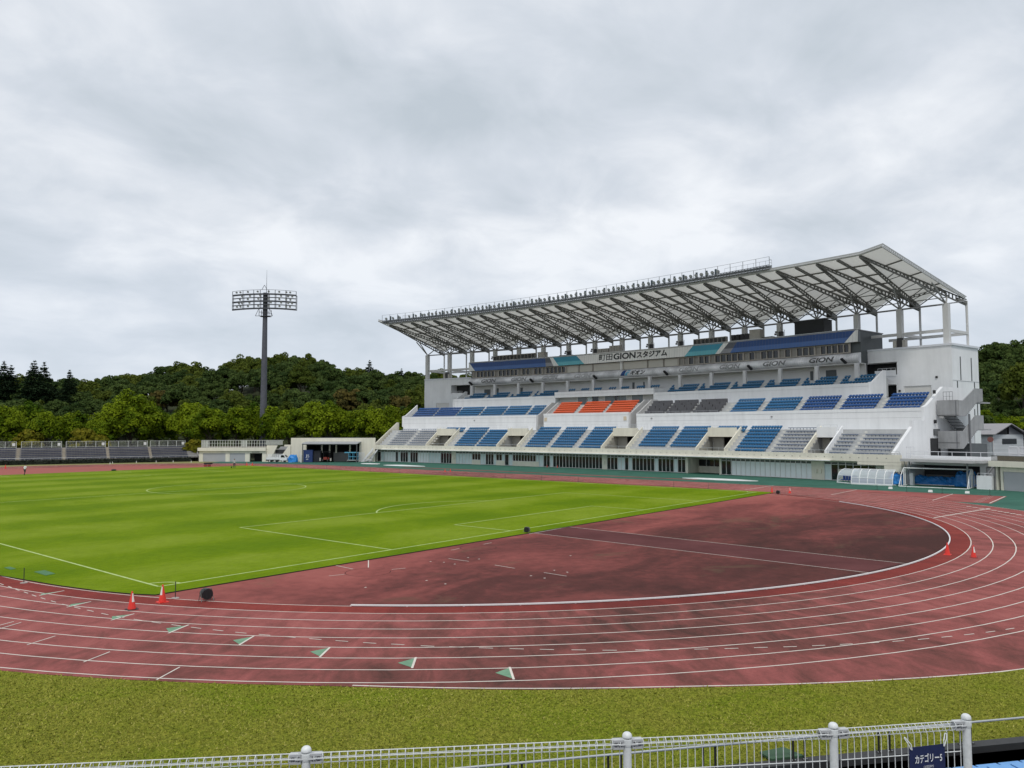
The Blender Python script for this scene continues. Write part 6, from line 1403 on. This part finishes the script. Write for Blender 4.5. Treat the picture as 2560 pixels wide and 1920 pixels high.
# people: one continuous skinned body each
SKIN = mat('skin', (.45, .25, .17), .6); HAIR = mat('dark hair', (.012, .011, .011), .6)
def person(x, y, z0, face, pose, shirt, trousers, label, s=.98, cap=None):
    J = {}; E = []
    def j(n, p, r_, parent=None):
        J[n] = (len(J), Vector(p)*s, r_*s); 
        if parent: E.append((J[parent][0], J[n][0]))
    st_ = pose
    j('pelvis', (0, 0, .92), .145); j('waist', (0, .01, 1.08), .135, 'pelvis'); j('chest', (0, .015+st_['lean']*.6, 1.28), .155, 'waist'); j('neckb', (0, .02+st_['lean'], 1.44), .085, 'chest'); j('neck', (0, .03+st_['lean']*1.1, 1.50), .055, 'neckb'); j('head0', (0, .045+st_['lean']*1.2, 1.58), .085, 'neck'); j('head1', (0, .05+st_['lean']*1.25, 1.66), .095, 'head0'); j('head2', (0, .045+st_['lean']*1.3, 1.73), .07, 'head1'); j('nose', (0, .16+st_['lean']*1.25, 1.63), .014, 'head0')
    for sd, sg_ in (('l', -1), ('r', 1)):
        lg = st_['leg'][0 if sg_ < 0 else 1]; ar = st_['arm'][0 if sg_ < 0 else 1]
        j('hip'+sd, (sg_*.10, 0, .86), .105, 'pelvis'); j('knee'+sd, (sg_*.12, lg[0], .48), .068, 'hip'+sd); j('ank'+sd, (sg_*.13, lg[1], .085), .045, 'knee'+sd); j('toe'+sd, (sg_*.15, lg[1]+.17, .035), .035, 'ank'+sd)
        j('sh'+sd, (sg_*.19, .01+st_['lean']*.9, 1.39), .062, 'neckb'); j('el'+sd, (sg_*.26, ar[0], ar[1]), .045, 'sh'+sd); j('wr'+sd, (sg_*.25, ar[2], ar[3]), .030, 'el'+sd); d_ = (Vector((sg_*.25, ar[2], ar[3]))-Vector((sg_*.26, ar[0], ar[1]))).normalized(); w_ = Vector((sg_*.25, ar[2], ar[3])); j('palm'+sd, w_+d_*.07, .034, 'wr'+sd)
        f_ = Vector((0, 1, 0)) if abs(d_.y) < .8 else Vector((0, 0, 1))
        for q in range(4): j('f%d%s' % (q, sd), w_+d_*(.155-.012*abs(q-1.4))+f_*(.026*(1.5-q))+Vector((-sg_*.012, 0, 0)), .0095, 'palm'+sd)
        j('th'+sd, w_+d_*.085+f_*.062, .0105, 'palm'+sd)
    me = bpy.data.meshes.new('person_src'); me.from_pydata([v[1] for v in J.values()], E, []); ob = bpy.data.objects.new('person_src', me); COL.objects.link(ob)
    sk = ob.modifiers.new('s', 'SKIN'); sv = me.skin_vertices[0].data
    for i, v in enumerate(J.values()): sv[i].radius = (v[2], v[2]*(.8 if i < 3 else 1)); sv[i].use_root = (i == 0)
    ob.modifiers.new('d', 'SUBSURF').levels = 1
    m2 = bpy.data.meshes.new_from_object(ob.evaluated_get(bpy.context.evaluated_depsgraph_get())); bpy.data.objects.remove(ob)
    for m_ in (SKIN, shirt, trousers, BLK): m2.materials.append(m_)
    for p_ in m2.polygons:
        c = p_.center/s; p_.use_smooth = True
        if c.z < .07: p_.material_index = 3
        elif c.z < .99 and abs(c.x) < .235: p_.material_index = 2
        elif c.z < 1.47 and (abs(c.x) < .235 or c.z > st_['sleeve']): p_.material_index = 1
        else: p_.material_index = 0
    o = bpy.data.objects.new('person', m2); COL.objects.link(o); o.location = (x, y, z0); o.rotation_euler = (0, 0, face); tag(o, label, 'person')
    hm = MB(); hy = .04+st_['lean']*1.28; hz_ = 1.665
    for a in range(14):
        for b in range(6):
            pass
    n = 16; ring_ = []
    for q in range(6):
        ph = q/5*PI*.52; rr_ = .108*math.cos(ph); ring_.append([(rr_*math.cos(2*PI*i/n)*s*.92, (hy-.012+rr_*math.sin(2*PI*i/n)*1.05)*s, (hz_+.02+.105*math.sin(ph)-(.05 if math.sin(2*PI*i/n) < 0 and q == 0 else 0))*s) for i in range(n)])
    vs = [v for r_ in ring_ for v in r_]; hm.add(vs, [(q*n+i, q*n+(i+1) % n, (q+1)*n+(i+1) % n, (q+1)*n+i) for q in range(5) for i in range(n)]+[tuple(5*n+i for i in range(n))])
    if cap: hm.obox((0, (hy+.14)*s, (hz_+.03)*s), (.07*s, 0, 0), (0, .06*s, 0), (0, 0, .006*s))
    me3 = bpy.data.meshes.new('h'); me3.from_pydata(hm.v, [], hm.f); me3.materials.append(cap or HAIR); ho = bpy.data.objects.new('cap' if cap else 'hair', me3); COL.objects.link(ho); ho.parent = o
    return o
SH_W = mat('white shirt', (.66, .66, .66), .8, .06, 6); SH_G = mat('pale grey shirt', (.50, .50, .53), .8, .06, 6); TRO = mat('dark trousers', (.022, .022, .026), .85, .15, 6); TRN = mat('navy trousers', (.022, .026, .06), .85, .15, 6)
person(28.24, 104.3, pz, R(-62), {'lean': .10, 'leg': [(.18, .10), (-.02, -.24)], 'arm': [(.02, 1.12, .22, .98), (.0, 1.12, .18, .96)], 'sleeve': 1.12}, SH_W, TRO, 'person in a white shirt and dark trousers striding along the far edge of the pitch', .98)
person(61.9, 99.2, pz, R(150), {'lean': .0, 'leg': [(.02, .0), (-.01, .02)], 'arm': [(-.02, 1.13, .06, .90), (.0, 1.13, .05, .90)], 'sleeve': 1.15}, SH_G, TRN, 'person in a pale shirt and navy trousers standing on the pitch before the shutters', .98, mat('dark cap', (.015, .015, .02), .7))
m = MB(); q = Vector((61.55, 99.62, pz)); m.lathe(q, [(.10, 0), (.13, .24), (.125, .26)], 12); m.path([q+Vector((.12, 0, .25)), q+Vector((0, 0, .42)), q+Vector((-.12, 0, .25))], .008); tag(build('bucket', m, mat('dark bucket', (.03, .03, .04), .5)), 'dark bucket beside the person standing before the shutters', 'bucket')

# ================================================================== NEAR EDGE: RAILING, STEPS, MESH FENCE, BANNER
RD = Vector((.7802, -.6255, 0)); RN = Vector((-.6255, -.7802, 0))     # along the railing to the right / toward the camera
RO = Vector((-5.685, -24.235, 0))
def RP(t, dn, z): return RO+RD*t+RN*dn+Vector((0, 0, z))
lzr = lambda t: lz(RP(t, 0, 0).x, RP(t, 0, 0).y)
def rbox(mb, t0, t1, d0, d1, z0, z1, mi=0):
    mb.hexa([RP(t0, d0, z0), RP(t1, d0, z0), RP(t1, d1, z0), RP(t0, d1, z0), RP(t0, d0, z1), RP(t1, d0, z1), RP(t1, d1, z1), RP(t0, d1, z1)], mi)
WETC = mat('wet dark concrete', (.030, .030, .030), .6, .35, .9)
stn = empty('terrace_steps', RP(6, 4, 0), 'dark concrete spectator steps with pale blue bench tops below the mesh fence', 'steps')
m = MB(); rbox(m, -14, 30, -.12, .16, -.45, .085); rbox(m, -14, 30, .16, 2.2, -.6, -.34)
for i in range(1, 11): rbox(m, -14, 30, .55+i*.9, 13, -.5+(i-1)*.40, -.34+i*.40)
build('step_concrete', m, WETC, stn)
SBL = mat('pale blue bench plastic', (.14, .34, .66), .45, .12, 1.2)
for i in range(10):
    for seg_i in range(11):
        t0 = -12+seg_i*3.6
        m = MB()
        for jx in range(6): rbox(m, t0+jx*.55, t0+jx*.55+.50, .88+i*.9, 1.30+i*.9, -.335+i*.40, .05+i*.40); rbox(m, t0+jx*.55+.02, t0+jx*.55+.48, 1.30+i*.9, 1.36+i*.9, -.335+i*.40, .09+i*.40)
        if i < 2 or seg_i in (4, 5): build('bench_block', m, SBL, stn)
rr2 = empty('pipe_railing', RP(8, 0, .3), 'low grey pipe railing on paired flat posts between the lawn and the steps', 'railing')
rail_h = lambda t: .55
m = MB()
for t in range(-14, 30, 2): m.tube(RP(t, 0, rail_h(t)), RP(t+2, 0, rail_h(t+2)), .024, n=10, cap=False)
build('rail', m, PIPE, rr2)
for i in range(20):
    t = -11.4+i*2.05
    for dt in (0, .27):
        m = MB(); rbox(m, t+dt-.022, t+dt+.022, -.03, -.015, .09, rail_h(t)-.01); rbox(m, t+dt-.055, t+dt+.055, -.05, .03, .087, .097)
        for b_ in (-.035, .035): m.lathe(RP(t+dt+b_, .0, .097), [(.012, 0), (.012, .015)], 6, 1)
        build('rail_post', m, [mat('post dark brown', (.022, .020, .017), .6), PIPE], rr2)
m = MB(); m.hexa([(-.50, -28.28, .085), (.12, -28.75, .085), (.28, -28.25, .085), (-.30, -27.95, .085), (-.50, -28.28, .13), (.12, -28.75, .13), (.28, -28.25, .13), (-.30, -27.95, .13)]); tag(build('hatch_cover', m, mat('hatch dark green', (.035, .085, .04), .7, .15, 3)), 'dark green square hatch lid in the lawn behind the mesh fence', 'hatch')

FWH = mat('fence white', (.66, .68, .68), .45, .14, 30)
FPO = [Vector((-13.896, -30.665, 0)), Vector((-12.456, -32.066, 0)), Vector((-11.451, -33.031, 0)), Vector((-10.717, -33.678, 0))]
FZ0, FZ1 = 4.02, 5.135
fdir = (FPO[1]-FPO[0]).normalized(); FPO = [FPO[0]-fdir*2.0]+FPO
fence = empty('mesh_fence', FPO[2]+Vector((0, 0, FZ0)), 'white wire mesh fence with domed posts across the foreground', 'fence')
for p in FPO:
    m = MB(); m.lathe((p.x, p.y, FZ0-.1), [(.0265, 0), (.0265, FZ1-.065-FZ0+.1)], 20); m.lathe((p.x, p.y, FZ1-.085), [(.030, 0), (.032, .012), (.032, .038), (.030, .046)], 20); o = build('post', m, FWH, fence)
    m = MB(); m.lathe((p.x, p.y, FZ1-.038), [(.031, 0), (.032, .010), (.028, .024), (.019, .033), (.008, .037), (.001, .038)], 20); build('post_cap', m, FWH, o, smooth=True)
upv = Vector((0, 0, 1))
for a, b in zip(FPO, FPO[1:]):
    d = (b-a); L_ = d.length; x_ = d.normalized(); n_ = Vector((-x_.y, x_.x, 0)); n_ = n_ if n_.dot(Vector((CAMP[0], CAMP[1], 0))-a) > 0 else -n_
    a0 = a+x_*.05; L2_ = L_-.10; zt = FZ1-.045
    m = MB(); k = int(round(L2_/.05)); rr_ = .0026
    def roll(an): return n_*(.028*math.cos(an)+.0)+upv*(.028*math.sin(an)-.028)     # rolled top of the mesh
    for i in range(k+1):
        p = a0+x_*(L2_*i/k); pts = [p+upv*FZ0]+[p+upv*(zt-.075)]+[p+upv*zt+roll(R(200-40*q)) for q in range(8)]
        m.path(pts, rr_, 5)
    for an in (90, 10, 200, 290): m.tube(a0+upv*zt+roll(R(an)), a0+x_*L2_+upv*zt+roll(R(an)), rr_*1.15, n=5)
    for z in (zt-.20, zt-.32, zt-.50, zt-.68, zt-.86, zt-1.02): m.tube(a0+upv*z+n_*.004, a0+x_*L2_+upv*z+n_*.004, rr_*1.15, n=5)
    build('mesh_panel', m, FWH, fence)
    for p, s in ((a, 1), (b, -1)):
        m = MB(); c = p+x_*s*.062+upv*(zt-.028)
        for dz_ in (-.022, 0, .022): m.obox(c+upv*dz_, x_*.034, n_*.022, upv*.007)
        for dx_ in (-.03, 0, .03): m.obox(c+x_*dx_, x_*.004, n_*.020, upv*.026)
        m.tube(p+upv*(zt-.03)+n_*.02, c+n_*.026, .006); build('clamp', m, mat('clamp grey', (.42, .43, .44), .5), fence)
a, b = FPO[3], FPO[4]; x_ = (b-a).normalized(); n_ = Vector((-x_.y, x_.x, 0)); n_ = n_ if n_.dot(Vector((CAMP[0], CAMP[1], 0))-a) > 0 else -n_
bc = Vector((-11.075, -33.413, 0)); bc = a+x_*((bc-a).dot(x_)); bn_ = empty('banner', bc+upv*4.75, 'navy cloth banner with white Japanese lettering tied to the mesh fence', 'banner')
BW = .262
def BP(u, z, d=.016): return bc+x_*(u*BW)+n_*(d+.004*math.sin(u*9))+upv*z
m = MB()
for i in range(16):
    u0 = i/16; u1 = (i+1)/16; zt_ = lambda u: 4.946+.012*u-.006*math.sin(PI*u)
    for j in range(4): m.poly([BP(u0, 4.60+(zt_(u0)-4.60)*j/4), BP(u1, 4.60+(zt_(u1)-4.60)*j/4), BP(u1, 4.60+(zt_(u1)-4.60)*(j+1)/4), BP(u0, 4.60+(zt_(u0)-4.60)*(j+1)/4)])
build('cloth', m, mat('navy cloth', (.008, .016, .075), .75, .2, 30), bn_, recalc=False)
m = MB(); text_on(m, 'カテゴリー5', lambda u, v: BP(.13+.76*u, 4.838+.058*v+.006*u, .022), offset=.018); text_on(m, 'CATEGORY5', lambda u, v: BP(.38+.28*u, 4.803+.016*v+.003*u, .022)); build('lettering', m, mat('lettering white', (.74, .75, .78), .6), bn_, recalc=False)
m = MB()
for u, z in ((.03, 4.945), (.97, 4.955)):
    s = -1 if u < .5 else 1
    m.path([BP(u, z-.012, .022), BP(u+s*.08, z+.03, .02), BP(u+s*.13, z+.055, .01), BP(u+s*.10, z+.06, .0), BP(u-s*.01, z+.02, .02), BP(u-s*.02, z-.015, .024)], .0035)
build('tie', m, FWH, bn_)

# ================================================================== WOODED HILL AND TREES
F2 = Vector((math.sin(YAW), math.cos(YAW), 0)); R2 = Vector((math.cos(YAW), -math.sin(YAW), 0))
def polar(px, d): p = Vector((CAMP[0], CAMP[1], 0))+F2*d+R2*((px-1280)/1917.0*d); return p
sky = [(-900, 930), (-300, 930), (0, 938), (60, 936), (130, 945), (190, 945), (260, 940), (340, 936), (380, 920), (420, 915), (470, 912), (520, 928), (560, 900), (640, 893), (700, 890), (760, 886), (800, 900), (830, 918), (900, 924), (1000, 932), (1080, 932), (1200, 940), (1400, 945), (2300, 905), (2400, 885), (2450, 878), (2500, 866), (2560, 858), (2900, 850), (4000, 850)]
def skyz(px, d):
    for (a, ya), (b, yb) in zip(sky, sky[1:]):
        if a <= px <= b: return CAMP[2]+(1076.5-(ya+(yb-ya)*(px-a)/(b-a)))/1917*d
    return 25
def hill(px, d):
    if px > 1900: top = skyz(px, 250)-9.5; s = 178; w = 75
    else: top = skyz(px, 306)-10.5; s = 212; w = 94
    t = min(1, max(0, (d-s)/w)); return top*(t*t*(3-2*t)*.5+t*.5)-.04
hm = MB(); pxs = list(range(-900, 3500, 110)); ds = [170+8*i for i in range(24)]+[380, 450, 600]
hm.add([tuple(polar(a, d)+Vector((0, 0, hill(a, d)))) for a in pxs for d in ds], [(i*len(ds)+j, i*len(ds)+j+1, (i+1)*len(ds)+j+1, (i+1)*len(ds)+j) for i in range(len(pxs)-1) for j in range(len(ds)-1)])
struct('hill', hm, mat('forest floor', (.035, .045, .016), .95, .3, .1), smooth=True)

def leaf_mat(name, c0, c1, trans=.25):
    m, nt, b = nodes_of(name, .6); oi = nt.nodes.new('ShaderNodeObjectInfo'); at = nt.nodes.new('ShaderNodeAttribute'); at.attribute_name = 'tint'
    f = math_(nt, 'ADD', math_(nt, 'MULTIPLY', at.outputs['Fac'], .7), math_(nt, 'MULTIPLY', oi.outputs['Random'], .3))
    c = ramp(nt, f, [(.15, c0), (.85, c1)]); nt.links.new(c, b.inputs['Base Color'])
    t = nt.nodes.new('ShaderNodeBsdfTranslucent'); nt.links.new(c, t.inputs[0]); ms = nt.nodes.new('ShaderNodeMixShader'); ms.inputs[0].default_value = trans
    nt.links.new(b.outputs[0], ms.inputs[1]); nt.links.new(t.outputs[0], ms.inputs[2]); nt.links.new(ms.outputs[0], nt.nodes['Material Output'].inputs[0]); return m
LF_B = leaf_mat('bright leaves', (.045, .088, .005), (.200, .262, .012)); LF_D = leaf_mat('dark leaves', (.027, .052, .014), (.092, .132, .034)); LF_M = leaf_mat('mid leaves', (.045, .072, .012), (.115, .140, .022)); LF_C = leaf_mat('conifer needles', (.014, .028, .014), (.032, .055, .024), .1); LF_Y = leaf_mat('yellow leaves', (.12, .125, .012), (.26, .22, .02)); LF_R = leaf_mat('brown leaves', (.045, .045, .014), (.13, .105, .028))
BARK = mat('bark', (.055, .042, .032), .9, .3, 2)
def mesh_tint(name, V_, F_, T_, m):
    me = bpy.data.meshes.new(name); me.from_pydata(V_, [], F_); me.materials.append(m); a = me.attributes.new('tint', 'FLOAT', 'POINT'); a.data.foreach_set('value', T_); me.update(); return me
def crown_mesh(seed, rx, rz, zc, lumps, per, leaf, lump_r, m, knob=0.0):
    rg = np.random.default_rng(seed); V_ = []; T_ = []
    for i in range(lumps):
        u = rg.normal(size=3); u /= np.linalg.norm(u); u[2] = abs(u[2])*1.15-.42*rg.random(); 
        q = (.62+.38*rg.random()**.6); wob = 1+.09*math.sin(3*math.atan2(u[1], u[0])+seed)
        c = np.array([u[0]*rx*q*wob, u[1]*rx*q*wob, zc+u[2]*rz*q]); lr = lump_r*(.65+.7*rg.random()); tint = np.clip(rg.normal(.5, .22), 0, 1)
        n = int(per*(.7+.6*rg.random())); d = rg.normal(size=(n, 3)); d /= np.linalg.norm(d, axis=1)[:, None]; d[:, 2] = np.where(d[:, 2] < -.35, -d[:, 2], d[:, 2])
        sc = np.array([1, 1, .85+knob]); p = c+d*sc*lr*(.72+.33*rg.random((n, 1))**.5)
        nr = d+rg.normal(size=(n, 3))*.42; nr /= np.linalg.norm(nr, axis=1)[:, None]; t1 = np.cross(nr, rg.normal(size=(n, 3))); t1 /= np.linalg.norm(t1, axis=1)[:, None]; t2 = np.cross(nr, t1)
        s = leaf*(.55+.8*rg.random((n, 1))); V_.append(np.stack([p-t1*s-t2*s*.55, p+t1*s*.2-t2*s*.8, p+t1*s+t2*s*.5, p-t1*s*.3+t2*s*.8], 1).reshape(-1, 3)); T_.append(np.repeat(np.clip(tint+rg.normal(size=n)*.16, 0, 1), 4))
    V_ = np.concatenate(V_); T_ = np.concatenate(T_); k = len(V_)//4; F_ = np.arange(4*k).reshape(-1, 4)
    return mesh_tint('crown', V_.tolist(), F_.tolist(), T_.tolist(), m)
def trunk_mesh(seed, h, r0, spread):
    rg = random.Random(seed); m = MB(); p = Vector((0, 0, -.3)); pts = [p]
    for i in range(5): p = p+Vector((rg.uniform(-.12, .12), rg.uniform(-.12, .12), h/5)); pts.append(p)
    for i in range(5): m.tube(pts[i], pts[i+1], r0*(1-i*.13), r0*(1-(i+1)*.13), n=8, cap=False)
    for i in range(7):
        a = rg.uniform(0, 6.28); st = pts[2+i % 4]; e = st+Vector((math.cos(a)*spread*rg.uniform(.5, .9), math.sin(a)*spread*rg.uniform(.5, .9), h*rg.uniform(.25, .6))); mid = st.lerp(e, .5)+Vector((0, 0, .3)); m.tube(st, mid, r0*.4, r0*.25, n=6, cap=False); m.tube(mid, e, r0*.25, r0*.08, n=6, cap=False)
    me = bpy.data.meshes.new('trunk'); me.from_pydata(m.v, [], m.f); me.materials.append(BARK); return me
def conifer_mesh(seed, h, r0):
    rg = np.random.default_rng(seed); V_ = []; T_ = []
    z = h*.12
    while z < h*.99:
        f = 1-z/h; rad = r0*(f**.80)*(.68+.6*rg.random())+.14; nb = max(4, int(11*f+4)); a0 = rg.random()*6.28
        for b in range(nb):
            a = a0+2*PI*b/nb+rg.normal()*.15; L_ = rad*(.7+.5*rg.random()); nl = max(4, int(L_*16)); t = np.sqrt(rg.random(nl)); w = (1-t*.75)*.30*L_
            dirv = np.array([math.cos(a), math.sin(a), 0]); side = np.array([-math.sin(a), math.cos(a), 0]); off = rg.normal(size=nl)*w*.6
            p = dirv*(t*L_)[:, None]+side*off[:, None]; p[:, 2] = z-.22*(t**1.5)*L_+rg.normal(size=nl)*.09-abs(off)*.2
            s = .20+.17*rg.random(nl); t1 = dirv+rg.normal(size=(nl, 3))*.45; t1 /= np.linalg.norm(t1, axis=1)[:, None]; t2 = np.cross(t1, np.array([0, 0, 1])+rg.normal(size=(nl, 3))*.5); t2 /= np.linalg.norm(t2, axis=1)[:, None]
            S = s[:, None]; V_.append(np.stack([p-t1*S-t2*S*.35, p+t1*S*1.2-t2*S*.1, p+t1*S*1.1+t2*S*.2, p-t1*S+t2*S*.4], 1).reshape(-1, 3)); T_.append(np.repeat(np.clip(rg.normal(.5, .25)+rg.normal(size=nl)*.15, 0, 1), 4))
        z += h*.040*(.7+.6*rg.random())
    V_ = np.concatenate(V_); T_ = np.concatenate(T_); k = len(V_)//4
    return mesh_tint('crown', V_.tolist(), np.arange(4*k).reshape(-1, 4).tolist(), T_.tolist(), LF_C)
protos = {}
def proto(key):
    if key in protos: return protos[key]
    kind, i = key; sd = hash((len(kind), i)) % 1000+i*17+{'bright': 1, 'dark': 2, 'mid': 3, 'conifer': 4, 'yellow': 5, 'brown': 6, 'big': 7}[kind]*101
    if kind == 'bright': cm = crown_mesh(sd, 4.3, 5.0, 6.6, 78, 135, .23, 1.15, LF_B, .35); tm = trunk_mesh(sd, 6, .32, 3)
    elif kind == 'big': cm = crown_mesh(sd, 7.0, 6.2, 7.2, 150, 150, .23, 1.25, LF_B, .35); tm = trunk_mesh(sd, 7, .5, 4.5)
    elif kind == 'dark': cm = crown_mesh(sd, 5.2, 4.4, 7.0, 80, 120, .28, 1.25, LF_D); tm = trunk_mesh(sd, 6.5, .35, 3.4)
    elif kind == 'mid': cm = crown_mesh(sd, 4.6, 4.6, 6.6, 80, 115, .27, 1.15, LF_M, .1); tm = trunk_mesh(sd, 6, .3, 3)
    elif kind == 'yellow': cm = crown_mesh(sd, 2.2, 2.2, 2.9, 42, 70, .26, .7, LF_Y); tm = trunk_mesh(sd, 2.5, .15, 1.4)
    elif kind == 'brown': cm = crown_mesh(sd, 4.4, 3.8, 6.4, 80, 70, .34, 1.1, LF_R); tm = trunk_mesh(sd, 6, .3, 3)
    else:
        cm = conifer_mesh(sd, 13, 4.6); t_ = MB(); t_.tube((0, 0, -.4), (0, 0, 12.6), .28, .03, n=8); tm = bpy.data.meshes.new('trunk'); tm.from_pydata(t_.v, [], t_.f); tm.materials.append(BARK)
    protos[key] = (cm, tm); return protos[key]
TNAME = {'bright': 'camphor_tree', 'big': 'camphor_tree', 'dark': 'broadleaf_tree', 'mid': 'broadleaf_tree', 'conifer': 'conifer_tree', 'yellow': 'shrub', 'brown': 'broadleaf_tree'}
def tree(kind, var, p, s, label, group=None, sz=1.0, rot=0):
    cm, tm = proto((kind, var)); o = empty(TNAME[kind], p, label, 'shrub' if kind == 'yellow' else 'tree', group); o.rotation_euler = (0, 0, rot); o.scale = (s, s, s*sz)
    for nm, me in (('crown', cm), ('trunk', tm)): c = bpy.data.objects.new(nm, me); COL.objects.link(c); c.parent = o
    return o
tr_r = random.Random(21)
def ground_z(px, d): return hill(px, d)
# the row of bright camphors behind the far stand and the stores
row = [(20, 192, 13.2), (75, 200, 14.0), (120, 190, 11.5), (185, 196, 12.0), (255, 190, 10.5), (395, 200, 13.0), (470, 196, 13.6), (525, 192, 13.2), (590, 198, 13.0), (640, 205, 13.4), (690, 200, 12.6), (735, 196, 13.2), (775, 206, 14.4), (825, 197, 13.6), (880, 200, 12.0), (935, 197, 13.6), (985, 203, 13.2), (1035, 200, 13.4), (1075, 206, 13.4), (-60, 200, 12.5), (-130, 205, 13)]
for i, (px, d, top) in enumerate(row):
    p = polar(px, d); s = top/12.3*tr_r.uniform(.97, 1.03)
    tree('bright', i % 4, (p.x, p.y, -.05), s, 'bright green camphor tree with knobbly crown in the row behind the far stand and stores', 'camphor trees in the row behind the far stand', 1.0, tr_r.uniform(0, 6.28))
p = polar(328, 196); tree('big', 0, (p.x, p.y, -.05), 1.13, 'largest and brightest yellow green camphor tree, rounded, behind the far stand', None, 1.0, 1.0)
for i, (px, d, s, lab) in enumerate(((215, 184, 1.35, 'yellowish green shrub low behind the far stand left of the big bright tree'), (250, 186, 1.1, 'smaller yellowish shrub close left of the big bright tree'), (488, 184, .9, 'small yellow orange shrub by the left end of the stores deck fence'), (75, 184, 1.3, 'light green shrub at the far left behind the wire fences'))):
    p = polar(px, d); tree('yellow', i % 2, (p.x, p.y, 0), s, lab, None, 1, i)
# hill: rows up the slope, tops following the ridge in the photograph
for d, step, hh in ((220, 46, 9.5), (236, 44, 10), (252, 42, 10.5), (268, 40, 10.5), (286, 38, 11), (304, 34, 0)):
    px = -260+tr_r.uniform(0, 30)
    while px < 1330:
        dd = d+tr_r.uniform(-7, 7); g = hill(px, dd)-.4; h = (hh*tr_r.uniform(.85, 1.15)) if hh else min(14, max(6, skyz(px, dd)+tr_r.uniform(-1.8, .4)-g))
        p = polar(px, dd); kind = tr_r.choices(['dark', 'mid', 'brown'], [.68, .30, .02])[0]; s = h/(11.6 if kind == 'dark' else 11.2 if kind == 'mid' else 10.2)
        lab = {'dark': 'dark green broadleaf tree among the wood on the hill behind the stores', 'mid': 'mid green broadleaf tree among the wood on the hill behind the stores', 'brown': 'olive brown broadleaf tree among the wood on the hill behind the stores'}[kind]
        tree(kind, tr_r.randrange(4 if kind != 'brown' else 2), (p.x, p.y, g), s*tr_r.uniform(.98, 1.02), lab, kind+' trees on the hill behind the stores' if kind != 'brown' else 'olive brown trees on the hill behind the stores', 1.0, tr_r.uniform(0, 6.28)); px += step*tr_r.uniform(.75, 1.2)
for i, (px, y, d, s) in enumerate(((6, 903, 262, 1.25), (24, 912, 264, 1.1), (82, 900, 262, 1.32), (107, 906, 262, 1.32), (172, 924, 264, 1.0), (-40, 900, 264, 1.2))):
    z = CAMP[2]+(1076.5-y)/1917*d; p = polar(px, d); lab = ['dark pointed conifer at the left edge of the skyline', 'shorter dark conifer second from the left edge of the skyline', 'tall dark conifer with drooping tiers left of a close pair on the skyline', 'tall broad dark conifer right of a close pair on the skyline', 'lower squat dark conifer standing alone right of the conifer pair', 'dark conifer just past the left edge'][i]
    tree('conifer', i % 3, (p.x, p.y, z-13*s*.985), s*1.0, lab, None, 1.0, i*1.3)
p = polar(923, 300); z = CAMP[2]+(1076.5-899)/1917*300; tree('conifer', 1, (p.x, p.y, z-13*.9), .9, 'dark conifer standing alone above the ridge left of the stand', None, 1.0, .4)
p = polar(1003, 300); z = CAMP[2]+(1076.5-920)/1917*300; tree('conifer', 2, (p.x, p.y, z-13*.7), .7, 'small dark conifer top close to the far tower', None, 1.0, .9)
# wood behind the near end
for d, step, hh in ((186, 52, 9.5), (200, 50, 10), (214, 48, 10.5), (230, 46, 11), (248, 38, 0)):
    px = 2370+tr_r.uniform(0, 30)
    while px < 2900:
        dd = d+tr_r.uniform(-5, 5); g = hill(px, dd)-.4; h = (hh*tr_r.uniform(.85, 1.15)) if hh else min(14, max(6, skyz(px, dd)+tr_r.uniform(-1.2, .5)-g)); p = polar(px, dd); kind = tr_r.choices(['dark', 'mid'], [.75, .25])[0]
        tree(kind, tr_r.randrange(4), (p.x, p.y, g), h/11.4, {'dark': 'dark green broadleaf tree in the wood beyond the near end of the stand', 'mid': 'mid green broadleaf tree in the wood beyond the near end of the stand'}[kind], kind+' trees beyond the near end of the stand', 1.0, tr_r.uniform(0, 6.28)); px += step*tr_r.uniform(.75, 1.15)
for i, (px, d, top) in enumerate(((2455, 182, 12.3), (2500, 184, 11.2), (2545, 183, 10.8), (2600, 184, 12))):
    p = polar(px, d); tree('bright', i, (p.x, p.y, top-12.3*.62), .62, 'bright yellow green tree just behind the pale house roof', 'bright trees behind the pale house', .9, i)
p = polar(2556, 190); tree('mid', 2, (p.x, p.y, 8.5), 1.05, 'mid green tall tree at the right edge behind the pale house', None, 1.2, 2)
